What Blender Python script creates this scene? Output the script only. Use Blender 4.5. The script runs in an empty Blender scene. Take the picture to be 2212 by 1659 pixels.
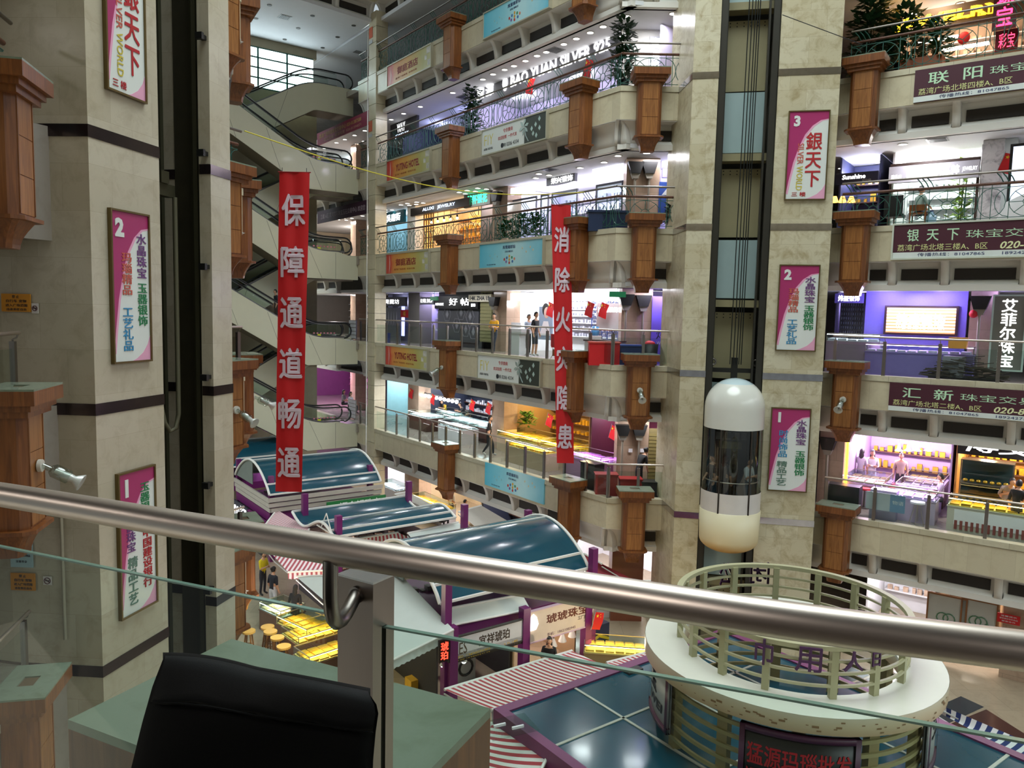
# Shopping-mall atrium seen over a steel balcony rail: two clad lift towers, stacked balconies, escalators, market stalls.
import bpy, math, random
from mathutils import Matrix, Vector
random.seed(7)
SC = bpy.context.scene
COL = SC.collection
# ---------------------------------------------------------------- camera
FPX, PIT, ROL = 1649.26, math.radians(5.2652), math.radians(1.26865)
cp, sp, cr, sr = math.cos(PIT), math.sin(PIT), math.cos(ROL), math.sin(ROL)
fw = Vector((0, cp, -sp)); rt = Vector((1, 0, 0)); up = Vector((0, sp, cp))
rt2 = cr*rt + sr*up; up2 = -sr*rt + cr*up
cd = bpy.data.cameras.new('camera'); cam = bpy.data.objects.new('camera', cd); COL.objects.link(cam)
cam.matrix_world = Matrix(((rt2.x, up2.x, -fw.x, 0), (rt2.y, up2.y, -fw.y, 0), (rt2.z, up2.z, -fw.z, 0), (0, 0, 0, 1)))
cd.sensor_width = 36; cd.lens = 36*FPX/2212; cd.clip_start = .05; cd.clip_end = 300
SC.camera = cam
# ---------------------------------------------------------------- sky, sun-less overcast light through the roof, exposure
w = bpy.data.worlds.new('sky'); SC.world = w; w.use_nodes = True
nt = w.node_tree; nt.nodes.clear()
wo = nt.nodes.new('ShaderNodeOutputWorld'); bg = nt.nodes.new('ShaderNodeBackground')
tc = nt.nodes.new('ShaderNodeTexCoord'); sx = nt.nodes.new('ShaderNodeSeparateXYZ'); mr = nt.nodes.new('ShaderNodeMapRange')
nt.links.new(tc.outputs['Generated'], sx.inputs[0]); nt.links.new(sx.outputs['Z'], mr.inputs['Value'])
mr.inputs['From Min'].default_value = .1; mr.inputs['From Max'].default_value = .85; mr.interpolation_type = 'SMOOTHSTEP'
mr.inputs['To Min'].default_value = .22; mr.inputs['To Max'].default_value = 6.4
bg.inputs['Color'].default_value = (.86, .97, .97, 1)
nt.links.new(mr.outputs[0], bg.inputs['Strength']); nt.links.new(bg.outputs[0], wo.inputs[0])
vs = SC.view_settings
vs.view_transform = 'Standard'; vs.look = 'None'; vs.exposure = 0.2; vs.gamma = 1; vs.use_curve_mapping = False
SC.cycles.max_bounces = 6; SC.cycles.diffuse_bounces = 3; SC.cycles.glossy_bounces = 2; SC.cycles.transparent_max_bounces = 12
SC.cycles.transmission_bounces = 3; SC.cycles.caustics_reflective = False; SC.cycles.caustics_refractive = False
SC.cycles.sample_clamp_indirect = 3.0

def lamp(kind, loc, energy, col=(1, 1, 1), size=.5, name='lamp', sizey=None):
    l = bpy.data.lights.new(name, kind); l.energy = energy; l.color = col
    if kind == 'AREA':
        l.size = size
        if sizey: l.shape = 'RECTANGLE'; l.size_y = sizey
    else: l.shadow_soft_size = size
    o = bpy.data.objects.new(name, l); o.location = loc; COL.objects.link(o); return o

def ray(px, py):
    a, b = px-1106, py-829.5
    u, v = (cr*a+sr*b)/FPX, (-sr*a+cr*b)/FPX
    return Vector((u, cp - v*sp, -sp - v*cp))
def atz(px, py, z):
    d = ray(px, py); return d*(z/d.z)
def aty(px, py, y):
    d = ray(px, py); return d*(y/d.y)
H = 4.8
def c(k): return -1.74 + H*k           # top of the kerb under each floor's railing
NAME = {3: 'fifth', 2: 'fourth', 1: 'third', 0: 'second', -1: 'first', -2: 'ground'}
GZ = -11.34                            # market floor
GUARD = []
# ---------------------------------------------------------------- materials
MATS = {}
def srgb(h):
    h = h.lstrip('#'); o = []
    for i in (0, 2, 4):
        v = int(h[i:i+2], 16)/255
        o.append(v/12.92 if v <= .04045 else ((v+.055)/1.055)**2.4)
    return (*o, 1)
def newmat(name):
    m = bpy.data.materials.new(name); m.use_nodes = True; nt = m.node_tree
    return m, nt, nt.nodes['Principled BSDF'], nt.nodes, nt.links
def M(h, rough=.5, metal=0., em=0., var=.10, scale=3., bump=0., key=None, spec=.5, stretch=None, coat=0.):
    """colour h (srgb hex) with a fine procedural mottling; em > 0 for things that give off light"""
    k = (h, rough, metal, em, var, scale, bump, spec, stretch, coat)
    if k in MATS: return MATS[k]
    m, nt, b, N, L = newmat('mat_%s_%d' % (h.lstrip('#'), len(MATS)))
    col = srgb(h)
    tcn = N.new('ShaderNodeTexCoord'); no = N.new('ShaderNodeTexNoise'); no.inputs['Scale'].default_value = scale; no.inputs['Detail'].default_value = 4
    src = tcn.outputs['Object']
    if stretch:
        mp = N.new('ShaderNodeMapping'); mp.inputs['Scale'].default_value = stretch; L.new(src, mp.inputs[0]); src = mp.outputs[0]
    L.new(src, no.inputs['Vector'])
    mx = N.new('ShaderNodeMix'); mx.data_type = 'RGBA'
    mx.inputs[6].default_value = tuple(x*(1-var) for x in col[:3])+(1,); mx.inputs[7].default_value = tuple(min(1, x*(1+var)) for x in col[:3])+(1,)
    L.new(no.outputs[0], mx.inputs[0]); L.new(mx.outputs[2], b.inputs['Base Color'])
    b.inputs['Roughness'].default_value = rough; b.inputs['Metallic'].default_value = metal; b.inputs['Specular IOR Level'].default_value = spec
    if coat: b.inputs['Coat Weight'].default_value = coat; b.inputs['Coat Roughness'].default_value = .08
    if em:
        b.inputs['Emission Color'].default_value = col; b.inputs['Emission Strength'].default_value = em
        m.cycles.emission_sampling = 'AUTO' if em > 24 else 'NONE'
    if bump:
        bp = N.new('ShaderNodeBump'); bp.inputs['Strength'].default_value = bump; L.new(no.outputs[0], bp.inputs['Height']); L.new(bp.outputs[0], b.inputs['Normal'])
    MATS[k] = m; return m
def stone(name, c1, c2, vein, bw, bh, veinamt=.6, rough=.28, mortar='#7a7260', offset=.5, axes='xz', rowbias=0.):
    """stone cladding: slabs of slightly different tone with soft mottling and thin joints"""
    m, nt, b, N, L = newmat(name)
    tcn = N.new('ShaderNodeTexCoord'); se = N.new('ShaderNodeSeparateXYZ'); L.new(tcn.outputs['Object'], se.inputs[0])
    cb = N.new('ShaderNodeCombineXYZ')
    if axes == 'xz':
        su = N.new('ShaderNodeMath'); su.operation = 'SUBTRACT'; L.new(se.outputs[0], su.inputs[0]); L.new(se.outputs[1], su.inputs[1])
        L.new(su.outputs[0], cb.inputs[0]); L.new(se.outputs[2], cb.inputs[1])
    else:
        L.new(se.outputs[0], cb.inputs[0]); L.new(se.outputs[1], cb.inputs[1])
    br = N.new('ShaderNodeTexBrick'); br.inputs['Scale'].default_value = 1; br.inputs['Brick Width'].default_value = bw; br.inputs['Row Height'].default_value = bh
    br.inputs['Mortar Size'].default_value = .004; br.inputs['Color1'].default_value = srgb(c1); br.inputs['Color2'].default_value = srgb(c2); br.inputs['Mortar'].default_value = srgb(mortar)
    br.inputs['Bias'].default_value = rowbias; br.offset = offset; L.new(cb.outputs[0], br.inputs['Vector'])
    no = N.new('ShaderNodeTexNoise'); no.inputs['Scale'].default_value = 2.6; no.inputs['Detail'].default_value = 8; no.inputs['Roughness'].default_value = .68; no.inputs['Distortion'].default_value = .6
    L.new(tcn.outputs['Object'], no.inputs['Vector'])
    ra = N.new('ShaderNodeMapRange'); ra.inputs['From Min'].default_value = .47; ra.inputs['From Max'].default_value = .68; ra.inputs['To Max'].default_value = veinamt
    L.new(no.outputs[0], ra.inputs[0])
    mx = N.new('ShaderNodeMix'); mx.data_type = 'RGBA'; L.new(ra.outputs[0], mx.inputs[0]); L.new(br.outputs['Color'], mx.inputs[6]); mx.inputs[7].default_value = srgb(vein)
    L.new(mx.outputs[2], b.inputs['Base Color']); b.inputs['Roughness'].default_value = rough
    return m
def wood(name, c1, c2, rough=.35):
    m, nt, b, N, L = newmat(name)
    tcn = N.new('ShaderNodeTexCoord'); mp = N.new('ShaderNodeMapping'); mp.inputs['Scale'].default_value = (9, 9, .7); L.new(tcn.outputs['Object'], mp.inputs[0])
    no = N.new('ShaderNodeTexNoise'); no.inputs['Scale'].default_value = 1.4; no.inputs['Detail'].default_value = 6; no.inputs['Distortion'].default_value = 1.2; L.new(mp.outputs[0], no.inputs['Vector'])
    ra = N.new('ShaderNodeValToRGB'); ra.color_ramp.elements[0].position = .3; ra.color_ramp.elements[0].color = srgb(c1); ra.color_ramp.elements[1].position = .7; ra.color_ramp.elements[1].color = srgb(c2)
    L.new(no.outputs[0], ra.inputs[0]); L.new(ra.outputs[0], b.inputs['Base Color']); b.inputs['Roughness'].default_value = rough
    return m
def glass(name, tint, refl=.09, rough=.02):
    m, nt, b, N, L = newmat(name); out = N['Material Output']; N.remove(b)
    t = N.new('ShaderNodeBsdfTransparent'); t.inputs[0].default_value = srgb(tint)
    g = N.new('ShaderNodeBsdfGlossy'); g.inputs['Roughness'].default_value = rough
    fr = N.new('ShaderNodeFresnel'); fr.inputs[0].default_value = 1.3
    mm = N.new('ShaderNodeMath'); mm.operation = 'MULTIPLY_ADD'; mm.inputs[1].default_value = .9; mm.inputs[2].default_value = refl*.4; L.new(fr.outputs[0], mm.inputs[0])
    no = N.new('ShaderNodeTexNoise'); no.inputs['Scale'].default_value = .8; ml = N.new('ShaderNodeMath'); ml.operation = 'MULTIPLY'; L.new(no.outputs[0], ml.inputs[0]); L.new(mm.outputs[0], ml.inputs[1])
    a2 = N.new('ShaderNodeMath'); a2.operation = 'MULTIPLY'; a2.inputs[1].default_value = 1.6; L.new(ml.outputs[0], a2.inputs[0])
    ge = N.new('ShaderNodeNewGeometry'); ib = N.new('ShaderNodeMath'); ib.operation = 'SUBTRACT'; ib.inputs[0].default_value = 1; L.new(ge.outputs['Backfacing'], ib.inputs[1])
    a3 = N.new('ShaderNodeMath'); a3.operation = 'MULTIPLY'; L.new(a2.outputs[0], a3.inputs[0]); L.new(ib.outputs[0], a3.inputs[1]); a2 = a3
    x = N.new('ShaderNodeMixShader'); L.new(a2.outputs[0], x.inputs[0]); L.new(t.outputs[0], x.inputs[1]); L.new(g.outputs[0], x.inputs[2]); L.new(x.outputs[0], out.inputs[0])
    return m
def stripes(name, c1, c2, period, duty=.5, axis=0):
    m, nt, b, N, L = newmat(name)
    tcn = N.new('ShaderNodeTexCoord'); se = N.new('ShaderNodeSeparateXYZ'); L.new(tcn.outputs['Object'], se.inputs[0])
    dv = N.new('ShaderNodeMath'); dv.operation = 'DIVIDE'; dv.inputs[1].default_value = period; L.new(se.outputs[axis], dv.inputs[0])
    frn = N.new('ShaderNodeMath'); frn.operation = 'FRACT'; L.new(dv.outputs[0], frn.inputs[0])
    gt = N.new('ShaderNodeMath'); gt.operation = 'GREATER_THAN'; gt.inputs[1].default_value = duty; L.new(frn.outputs[0], gt.inputs[0])
    mx = N.new('ShaderNodeMix'); mx.data_type = 'RGBA'; mx.inputs[6].default_value = srgb(c1); mx.inputs[7].default_value = srgb(c2)
    L.new(gt.outputs[0], mx.inputs[0]); L.new(mx.outputs[2], b.inputs['Base Color']); b.inputs['Roughness'].default_value = .75
    return m
STONE_T = stone('tower_stone', '#cfc7ae', '#bfb496', '#98865f', 1.0, .8, .72, mortar='#a79c82')
STONE_L = stone('tower_stone_plain', '#c2b9a6', '#b7ad98', '#9d9078', 1.1, .8, .5, mortar='#aca18b')
STONE_F = stone('balcony_stone', '#d2c8ac', '#c5baa0', '#b5a88a', .62, 90, .5, offset=0, mortar='#b3a88d')
STONE_C = stone('column_stone', '#cfc4a4', '#c0b491', '#a8996f', 2., .8, .6, offset=0)
STONE_P = stone('pink_granite', '#b39a86', '#a68d79', '#8d7563', 1.2, .8, .4, rough=.15)
STONE_CAP = stone('kerb_stone', '#cbc3ab', '#beb59c', '#a59a7c', 1.2, 5, .4, offset=0)
WOOD = wood('pillar_wood', '#643719', '#8a5328'); WOOD2 = wood('pillar_wood_pale', '#7b4c25', '#a06a38'); WOODR = wood('handrail_wood', '#4d2e22', '#6b4130')
MARB = stone('green_grey_marble', '#7f8a7b', '#788372', '#67735f', 9, 9, .6, rough=.18)
FLOORM = stone('corridor_tile', '#a39a90', '#958b82', '#887c72', .8, .8, .4, rough=.12, mortar='#6b645c', axes='xy')
WHITE = M('#dedad4', .7, var=.04); WHITE2 = M('#e6e4de', .6, var=.03); CEIL = M('#d6d6da', .8, var=.03)
DARK = M('#241d18', .6); BLACK = M('#0f0f10', .45); DKGREY = M('#3a3a3c', .5); GREY = M('#8b8b8b', .5); CREAM = M('#d2d0b8', .35, var=.03, coat=.2)
STEEL = M('#cbbfb5', .38, 1., var=.04, scale=20, stretch=(1, 1, 30)); STEEL2 = M('#8d8681', .35, 1., var=.08)
MIRROR = M('#b9b5b8', .12, 1., var=.25, scale=5, bump=.25); BANDD = M('#4a4042', .15, .8, var=.2, scale=4)
IRON = M('#2b594f', .45, .2); RED = M('#c8141c', .6, var=.05); REDC = M('#b01c24', .65)
GLASS = glass('clear_glass', '#eaf3ef'); GLASSG = glass('green_glass', '#f1f7f4', .05)
LETW = M('#ffffff', em=2.4); LETC = M('#cfe2ff', em=2.2); DOWN = M('#fffaf0', em=6.)
MAG = M('#a93069', .35, var=.03); PINK = M('#e6a6c4', .4, var=.03); PANELW = M('#dfe3e0', .3, var=.02, coat=.3); GOLDF = M('#6f5f3c', .35, .7)
TEAL = M('#184a5b', .18, var=.25, scale=.9, coat=.4); PURP = M('#6e2363', .4, var=.1); LOUV = M('#b9b2a8', .5); GREYW = M('#cfd6d0', .7, var=.05)

# ---------------------------------------------------------------- geometry helpers
class G:
    """collects shapes, then links them as ONE mesh object"""
    def __init__(s): s.v = []; s.f = []; s.m = []; s.T = None; s.mi = 0; s.sm = []
    def add(s, vs, fs, smooth=False):
        n = len(s.v)
        s.v += [(s.T @ Vector(p)) if s.T is not None else Vector(p) for p in vs]
        for f in fs: s.f.append([n+i for i in f]); s.m.append(s.mi); s.sm.append(smooth)
        return s
    def box(s, x0, x1, y0, y1, z0, z1):
        return s.add([(x0, y0, z0), (x1, y0, z0), (x1, y1, z0), (x0, y1, z0), (x0, y0, z1), (x1, y0, z1), (x1, y1, z1), (x0, y1, z1)],
                     [(0, 3, 2, 1), (4, 5, 6, 7), (0, 1, 5, 4), (1, 2, 6, 5), (2, 3, 7, 6), (3, 0, 4, 7)])
    def prism(s, pts, z0, z1):
        n = len(pts)
        return s.add([(x, y, z0) for x, y in pts]+[(x, y, z1) for x, y in pts],
                     [tuple(range(n-1, -1, -1)), tuple(range(n, 2*n))]+[(i, (i+1) % n, n+(i+1) % n, n+i) for i in range(n)])
    def extx(s, yz, x0, x1, smooth=False):
        n = len(yz)
        s.add([(x0, y, z) for y, z in yz]+[(x1, y, z) for y, z in yz], [(i, (i+1) % n, n+(i+1) % n, n+i)[::-1] for i in range(n)], smooth)
        m = len(s.v)-2*n; s.f += [[m+i for i in range(n)], [m+n+i for i in range(n-1, -1, -1)]]; s.m += [s.mi]*2; s.sm += [False]*2
        return s
    def exty(s, xz, y0, y1):
        n = len(xz)
        return s.add([(x, y0, z) for x, z in xz]+[(x, y1, z) for x, z in xz],
                     [tuple(range(n)), tuple(range(2*n-1, n-1, -1))]+[(i, (i+1) % n, n+(i+1) % n, n+i)[::-1] for i in range(n)])
    def quad(s, a, b, c_, d): return s.add([a, b, c_, d], [(0, 1, 2, 3)])
    def tube(s, pts, r, n=8, closed=False, rs=None):
        pts = [Vector(p) for p in pts]; N = len(pts); vs = []; fs = []; prev = None
        for i, p in enumerate(pts):
            if closed: t = pts[(i+1) % N]-pts[i-1]
            else: t = pts[min(i+1, N-1)]-pts[max(i-1, 0)]
            t.normalize()
            if prev is None:
                a = Vector((0, 0, 1)) if abs(t.z) < .9 else Vector((1, 0, 0)); a = (a-t*a.dot(t)).normalized()
            else: a = (prev-t*prev.dot(t)).normalized()
            prev = a; b = t.cross(a); q = rs[i] if rs else r
            vs += [p+(a*math.cos(2*math.pi*j/n+math.pi/4)+b*math.sin(2*math.pi*j/n+math.pi/4))*q for j in range(n)]
        for i in range(N if closed else N-1):
            for j in range(n): fs.append((i*n+j, i*n+(j+1) % n, ((i+1) % N)*n+(j+1) % n, ((i+1) % N)*n+j))
        s.add(vs, fs, n > 5)
        if not closed: s.add(vs[:n], [tuple(range(n-1, -1, -1))]); s.add(vs[-n:], [tuple(range(n))])
        return s
    def lathe(s, prof, n=16, cx=0, cy=0, a0=0., a1=2*math.pi, smooth=True):
        full = abs(a1-a0-2*math.pi) < 1e-6; K = n if full else n+1; vs = []; fs = []
        for r, z in prof: vs += [(cx+r*math.cos(a0+(a1-a0)*j/n), cy+r*math.sin(a0+(a1-a0)*j/n), z) for j in range(K)]
        for i in range(len(prof)-1):
            for j in range(n): fs.append((i*K+j, i*K+(j+1) % K, (i+1)*K+(j+1) % K, (i+1)*K+j))
        return s.add(vs, fs, smooth)
    def cyl(s, cx, cy, z0, z1, r, n=12, r1=None):
        r1 = r if r1 is None else r1
        s.lathe([(r, z0), (r1, z1)], n, cx, cy)
        return s.lathe([(0.0001, z1), (r1, z1)][::-1], n, cx, cy, smooth=False).lathe([(0.0001, z0), (r, z0)], n, cx, cy, smooth=False)
    def sph(s, x, y, z, rx, ry=None, rz=None, n=12, m=8):
        ry = ry or rx; rz = rz or rx; vs = []; fs = []
        for i in range(m+1):
            a = math.pi*i/m
            vs += [(x+rx*math.sin(a)*math.cos(2*math.pi*j/n), y+ry*math.sin(a)*math.sin(2*math.pi*j/n), z-rz*math.cos(a)) for j in range(n)]
        for i in range(m):
            for j in range(n): fs.append((i*n+j, i*n+(j+1) % n, (i+1)*n+(j+1) % n, (i+1)*n+j))
        return s.add(vs, fs, True)
    def build(s, name, mats, parent=None, Mx=None, label=None):
        me = bpy.data.meshes.new(name); me.from_pydata([tuple(p) for p in s.v], [], s.f)
        for m in (mats if isinstance(mats, (list, tuple)) else [mats]): me.materials.append(m)
        me.polygons.foreach_set('material_index', s.m); me.polygons.foreach_set('use_smooth', s.sm); me.update()
        return link(me, name, parent, Mx, label)
def link(me, name, parent=None, Mx=None, label=None):
    o = bpy.data.objects.new(name, me); COL.objects.link(o)
    if parent is not None: o.parent = parent
    if Mx is not None: o.matrix_local = Mx
    if label: o['label'] = label
    return o
def tag(o, label, cat, group=None, kind=None):
    o['label'] = label; o['category'] = cat
    if group: o['group'] = group
    if kind: o['kind'] = kind
    return o
def thing(name, label, cat, Mx, group=None):
    o = bpy.data.objects.new(name, None); COL.objects.link(o); o.matrix_world = Mx; o.empty_display_size = .1
    return tag(o, label, cat, group)
def struct(o): o['kind'] = 'structure'; return o
KIDS = {}
def dup(root, Mx, label=None, group=None):
    if not KIDS.get(root.name): KIDS[root.name] = [(ch, list(ch.children)) for ch in root.children]
    r = root.copy(); COL.objects.link(r); r.matrix_world = Mx
    if label: r['label'] = label
    if group: r['group'] = group
    for ch, gs in KIDS[root.name]:
        q = ch.copy(); COL.objects.link(q); q.parent = r
        for g in gs: d = g.copy(); COL.objects.link(d); d.parent = q
    return r
def TR(x, y, z, rz=0., s=1.): return Matrix.Translation((x, y, z)) @ Matrix.Rotation(rz, 4, 'Z') @ Matrix.Scale(s, 4)
class Fr:
    """plan frame: x along a wall to the right as seen from the atrium, y into the building, z up"""
    def __init__(s, p, u):
        s.p = Vector((p[0], p[1])); s.u = Vector(u).normalized(); s.n = Vector((-s.u.y, s.u.x))
        s.a = math.atan2(s.u.y, s.u.x)
        s.W = Matrix.Translation((s.p.x, s.p.y, 0)) @ Matrix.Rotation(s.a, 4, 'Z')
    def m(s, x, y, z, rz=0., sc=1.): return s.W @ TR(x, y, z, rz, sc)
    def w(s, x, y): q = s.p+s.u*x+s.n*y; return (q.x, q.y)
    def loc(s, P): q = Vector((P[0], P[1]))-s.p; return q.dot(s.u), q.dot(s.n)
    def hit(s, px, py, y):
        d = ray(px, py); dv = Vector((d.x, d.y)); t = (s.p.dot(s.n)+y)/dv.dot(s.n)
        P = d*t; return s.loc(P)[0], P.z
    def box(s, y, x0, y0, x1, y1):
        a = s.hit(x0, y0, y); b = s.hit(x1, y1, y); return a[0], b[1], b[0]-a[0], a[1]-b[1]
    def fl(s, px, py, z): return s.loc(atz(px, py, z))
def text(parent, body, cx, cz, mat, w=None, h=None, y=0., bold=0., shear=0., ext=.004, vert=False, gap=1., name='lettering', flip=False, char=1., label=None):
    cu = bpy.data.curves.new('t', 'FONT'); cu.size = 1; cu.extrude = 0; cu.offset = min(0, bold); cu.resolution_u = 2; cu.shear = shear; cu.space_character = char
    cu.body = '\n'.join(body) if vert else body; cu.align_x = 'CENTER'; cu.space_line = gap
    to = bpy.data.objects.new('t', cu); me = bpy.data.meshes.new_from_object(to)
    if bold > 0 and all(ord(q) < 256 for q in body):
        cu.offset = bold; m1 = bpy.data.meshes.new_from_object(to); bx_ = [v.co.x for v in me.vertices]+[0]; b1 = [v.co.x for v in m1.vertices]+[0]
        if min(b1) > min(bx_)-3*bold and max(b1) < max(bx_)+3*bold and sum(p.area for p in m1.polygons) > sum(p.area for p in me.polygons): bpy.data.meshes.remove(me); me = m1
        bold = 0
    bpy.data.objects.remove(to); bpy.data.curves.remove(cu)
    if not me.vertices: return None
    xs = [v.co.x for v in me.vertices]; ys = [v.co.y for v in me.vertices]
    x0, x1, y0, y1 = min(xs), max(xs), min(ys), max(ys); bw, bh = max(x1-x0, 1e-6), max(y1-y0, 1e-6)
    if w and h: kx, kz = w/bw, h/bh
    elif w: kx = kz = w/bw
    else: kx = kz = h/bh
    if flip: kx = -kx
    # front sheet plus a rim so that letters have thickness
    vs = [(((v.co.x-(x0+x1)/2)*kx+cx), y-ext, ((v.co.y-(y0+y1)/2)*kz+cz)) for v in me.vertices]
    fs = [list(p.vertices) for p in me.polygons]
    if bold > 0:                                        # heavier strokes: the glyph laid three times, each a hair aside
        n0 = len(vs); d_ = bold*.9; vs = [(a+dx*d_*kx, b-i*.0004, q+dz*d_*kz) for i, (dx, dz) in enumerate(((-1, -.5), (1, -.5), (0, 1))) for a, b, q in vs]
        fs = [[v+i*n0 for v in f] for i in range(3) for f in fs]
    n = len(vs); vs2 = [(a, y, b) for a, _, b in vs]
    from collections import Counter
    ec = Counter(); od = {}
    for f in fs:
        for i in range(len(f)):
            e = (f[i], f[(i+1) % len(f)]); k = tuple(sorted(e)); ec[k] += 1; od[k] = e
    rim = [[od[k][1], od[k][0], od[k][0]+n, od[k][1]+n] for k, q in ec.items() if q == 1] if ext > .003 else []
    nm = bpy.data.meshes.new(name); nm.from_pydata(vs+(vs2 if rim else []), [], fs+rim); nm.materials.append(mat); nm.update()
    bpy.data.meshes.remove(me)
    return link(nm, name, parent, None, label)
def sign(fr, y, bx, name, label, cat, bg=PANELW, fwid=.05, fm=None, dep=.1, texts=(), group=None, frame_name='frame'):
    """wall-hung sign board: bx = (x0, z0, w, h) in the frame fr; texts = (body, cx, cz, fit-height, material, options), fractions of the board"""
    x0, z0, w_, h_ = bx
    o = thing(name, label, cat, fr.m(x0, y, z0), group)
    G().box(0, w_, -dep, 0, 0, h_).build('panel', bg, o)
    if fm:
        g = G(); f = fwid
        g.box(-f, w_+f, -dep-.03, .0, -f, 0).box(-f, w_+f, -dep-.03, .0, h_, h_+f).box(-f, 0, -dep-.03, .0, 0, h_).box(w_, w_+f, -dep-.03, .0, 0, h_)
        g.build(frame_name, fm, o)
    for t in texts:
        k = dict(t[5]) if len(t) > 5 else {}
        if 'w' in k: k['w'] *= w_
        text(o, t[0], t[1]*w_, t[2]*h_, t[4], h=t[3]*h_ if t[3] else None, y=-dep-.002, **k)
    return o
# ---------------------------------------------------------------- plan of the atrium
FB = Fr((-7.74, 42.3), (11.24, -15.3)); LB = 18.985      # long rear balcony
FB2 = Fr((3.5, 27.0), (1, 0)); LB2 = 2.35                 # short rear balcony beside the lift tower
FC = Fr((11.2, 25.25), (.806, -.592)); LC = 12.           # right balcony
FR = Fr((5.60, 25.40), (4.39, -.88))                      # right lift tower front
FL = Fr((-7.32, 13.33), (.89, 4.16))                      # left lift tower front
FE = Fr((-7.98, 17.95), (.4, .92)); FE2 = Fr((-7.07, 20.05), (-.5, .867))   # short balcony beyond the left tower
FA = Fr((-6.9, 6.9), (-.22, .975))                        # left balcony before the left tower
FO = Fr((-1.43, 2.33), (.905, -.425))                     # our own kerb line
FS = Fr((-8.92, 43.91), (.806, .592))                     # escalators: x along the run, y away
RR, QQ = Vector((.806, .592)), Vector((.592, -.806))      # stall rows run along RR
# ================================================================= STRUCTURE
# floors, ceilings and outer walls of the rear and right galleries, one slab per storey
def slabpoly(inset):
    q = [FB.w(-24, inset), FB.w(LB, inset+.05), FB2.w(LB2+.05, inset+.05), (6.3, 27.7), (10.6, 26.9), FC.w(-.9, inset), FC.w(LC, inset)]
    return q + [FC.w(LC, 9), (22, 36), (8, 52), FB.w(-24, 9)]
def flip(p): return p[::-1]
for k in (-1, 0, 1, 2, 3):
    struct(G().prism(flip(slabpoly(.2)), c(k)-.35, c(k)-.05).build('floor', FLOORM))
    struct(G().prism(flip(slabpoly(.5)), c(k)-2.0, c(k)-1.86).build('ceiling', CEIL))
struct(G().prism(flip(slabpoly(.2)), c(4)-2.1, c(4)-1.9).build('ceiling', CEIL))
far = [FB.w(-24, 8.6), (8, 51.5), (21.6, 36), FC.w(LC, 8.6)]
for i, (a, b) in enumerate(zip(far[:-1], far[1:])):
    f = Fr(a, (b[0]-a[0], b[1]-a[1])); L = math.dist(a, b)
    struct(G().box(-.3, L+.3, 0, .2, GZ, c(4)-1.9).build(['wall_back', 'wall_far', 'wall_right'][i], M('#a89f93', .8), None, f.W))
struct(G().box(-.2, 0, -.5, 9, GZ, c(4)-1.9).build('wall_far_end', M('#8d857a', .8), None, FB.m(-24, 0, 0)))
# market floor
fg = G().prism([(-30, -4), (26, -4), (26, 60), (-30, 60)], GZ-.3, GZ).build('floor', stone('market_floor', '#aa9a84', '#9f8f7a', '#8c7c68', 1.2, 1.2, .4, rough=.2, axes='xy')); struct(fg)
inlay = G()
for dx in (0, 3.4, 6.8):
    T = Matrix.Translation((11.2+dx*.75, 20.2-dx*.55, GZ+.004)) @ Matrix.Rotation(.62, 4, 'Z'); inlay.T = T
    inlay.mi = 0; inlay.quad((-1.7, 1.1, 0), (1.5, .6, 0), (2.3, 2.4, 0), (-1.2, 2.8, 0)); inlay.mi = 1; inlay.quad((-1.9, -.5, 0), (-1.55, -.6, 0), (-1.05, 1., 0), (-1.4, 1.05, 0)); inlay.mi = 2; inlay.quad((-3., 2.9, 0), (2.4, 2.5, 0), (2.5, 3.2, 0), (-3, 3.6, 0))
inlay.T = Matrix.Translation((3.1, 21.4, GZ+.004)) @ Matrix.Rotation(.62, 4, 'Z'); inlay.mi = 0; inlay.quad((-1, -.9, 0), (2.3, -1., 0), (2.4, .2, 0), (-1, .1, 0)); inlay.mi = 2; inlay.quad((-1, .1, 0), (2.4, .2, 0), (2.4, 1.3, 0), (-1, 1.4, 0))
io = inlay.build('floor', [M('#4b2f2c', .2), M('#5a4238', .2), M('#383a40', .2)]); struct(io)
# escalator well: side wall on its far side with the glowing glazing, and its floors
FW = Fr(FS.w(-16, 4.6), FS.u)
struct(G().box(0, 15.4, 0, .25, GZ, c(3)-.1).build('wall_left', M('#a2977f', .8)))
struct(G().box(0, 15.4, 0, .25, c(3)+2.2, c(4)-1.9).build('wall_left', M('#a2977f', .8)))
for o in list(COL.objects)[-2:]: o.matrix_world = FW.W
wn = G()
for i in range(9): wn.box(i*1.7-.05, i*1.7+.05, -.02, .1, c(3)-.1, c(3)+2.2)
for j in range(5): wn.box(0, 15.2, 0, .08, c(3)-.1+j*.56, c(3)-.02+j*.56)
wn = wn.build('window_1', IRON, None, FW.W); struct(wn)
DAY = M('#e6fbff', em=5.); DAY.cycles.emission_sampling = 'AUTO'  # glow put into the panes in place of daylight, also brightens the ceiling
G().box(0, 15.2, .04, .06, c(3)-.1, c(3)+2.2).build('pane', DAY, wn)
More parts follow.
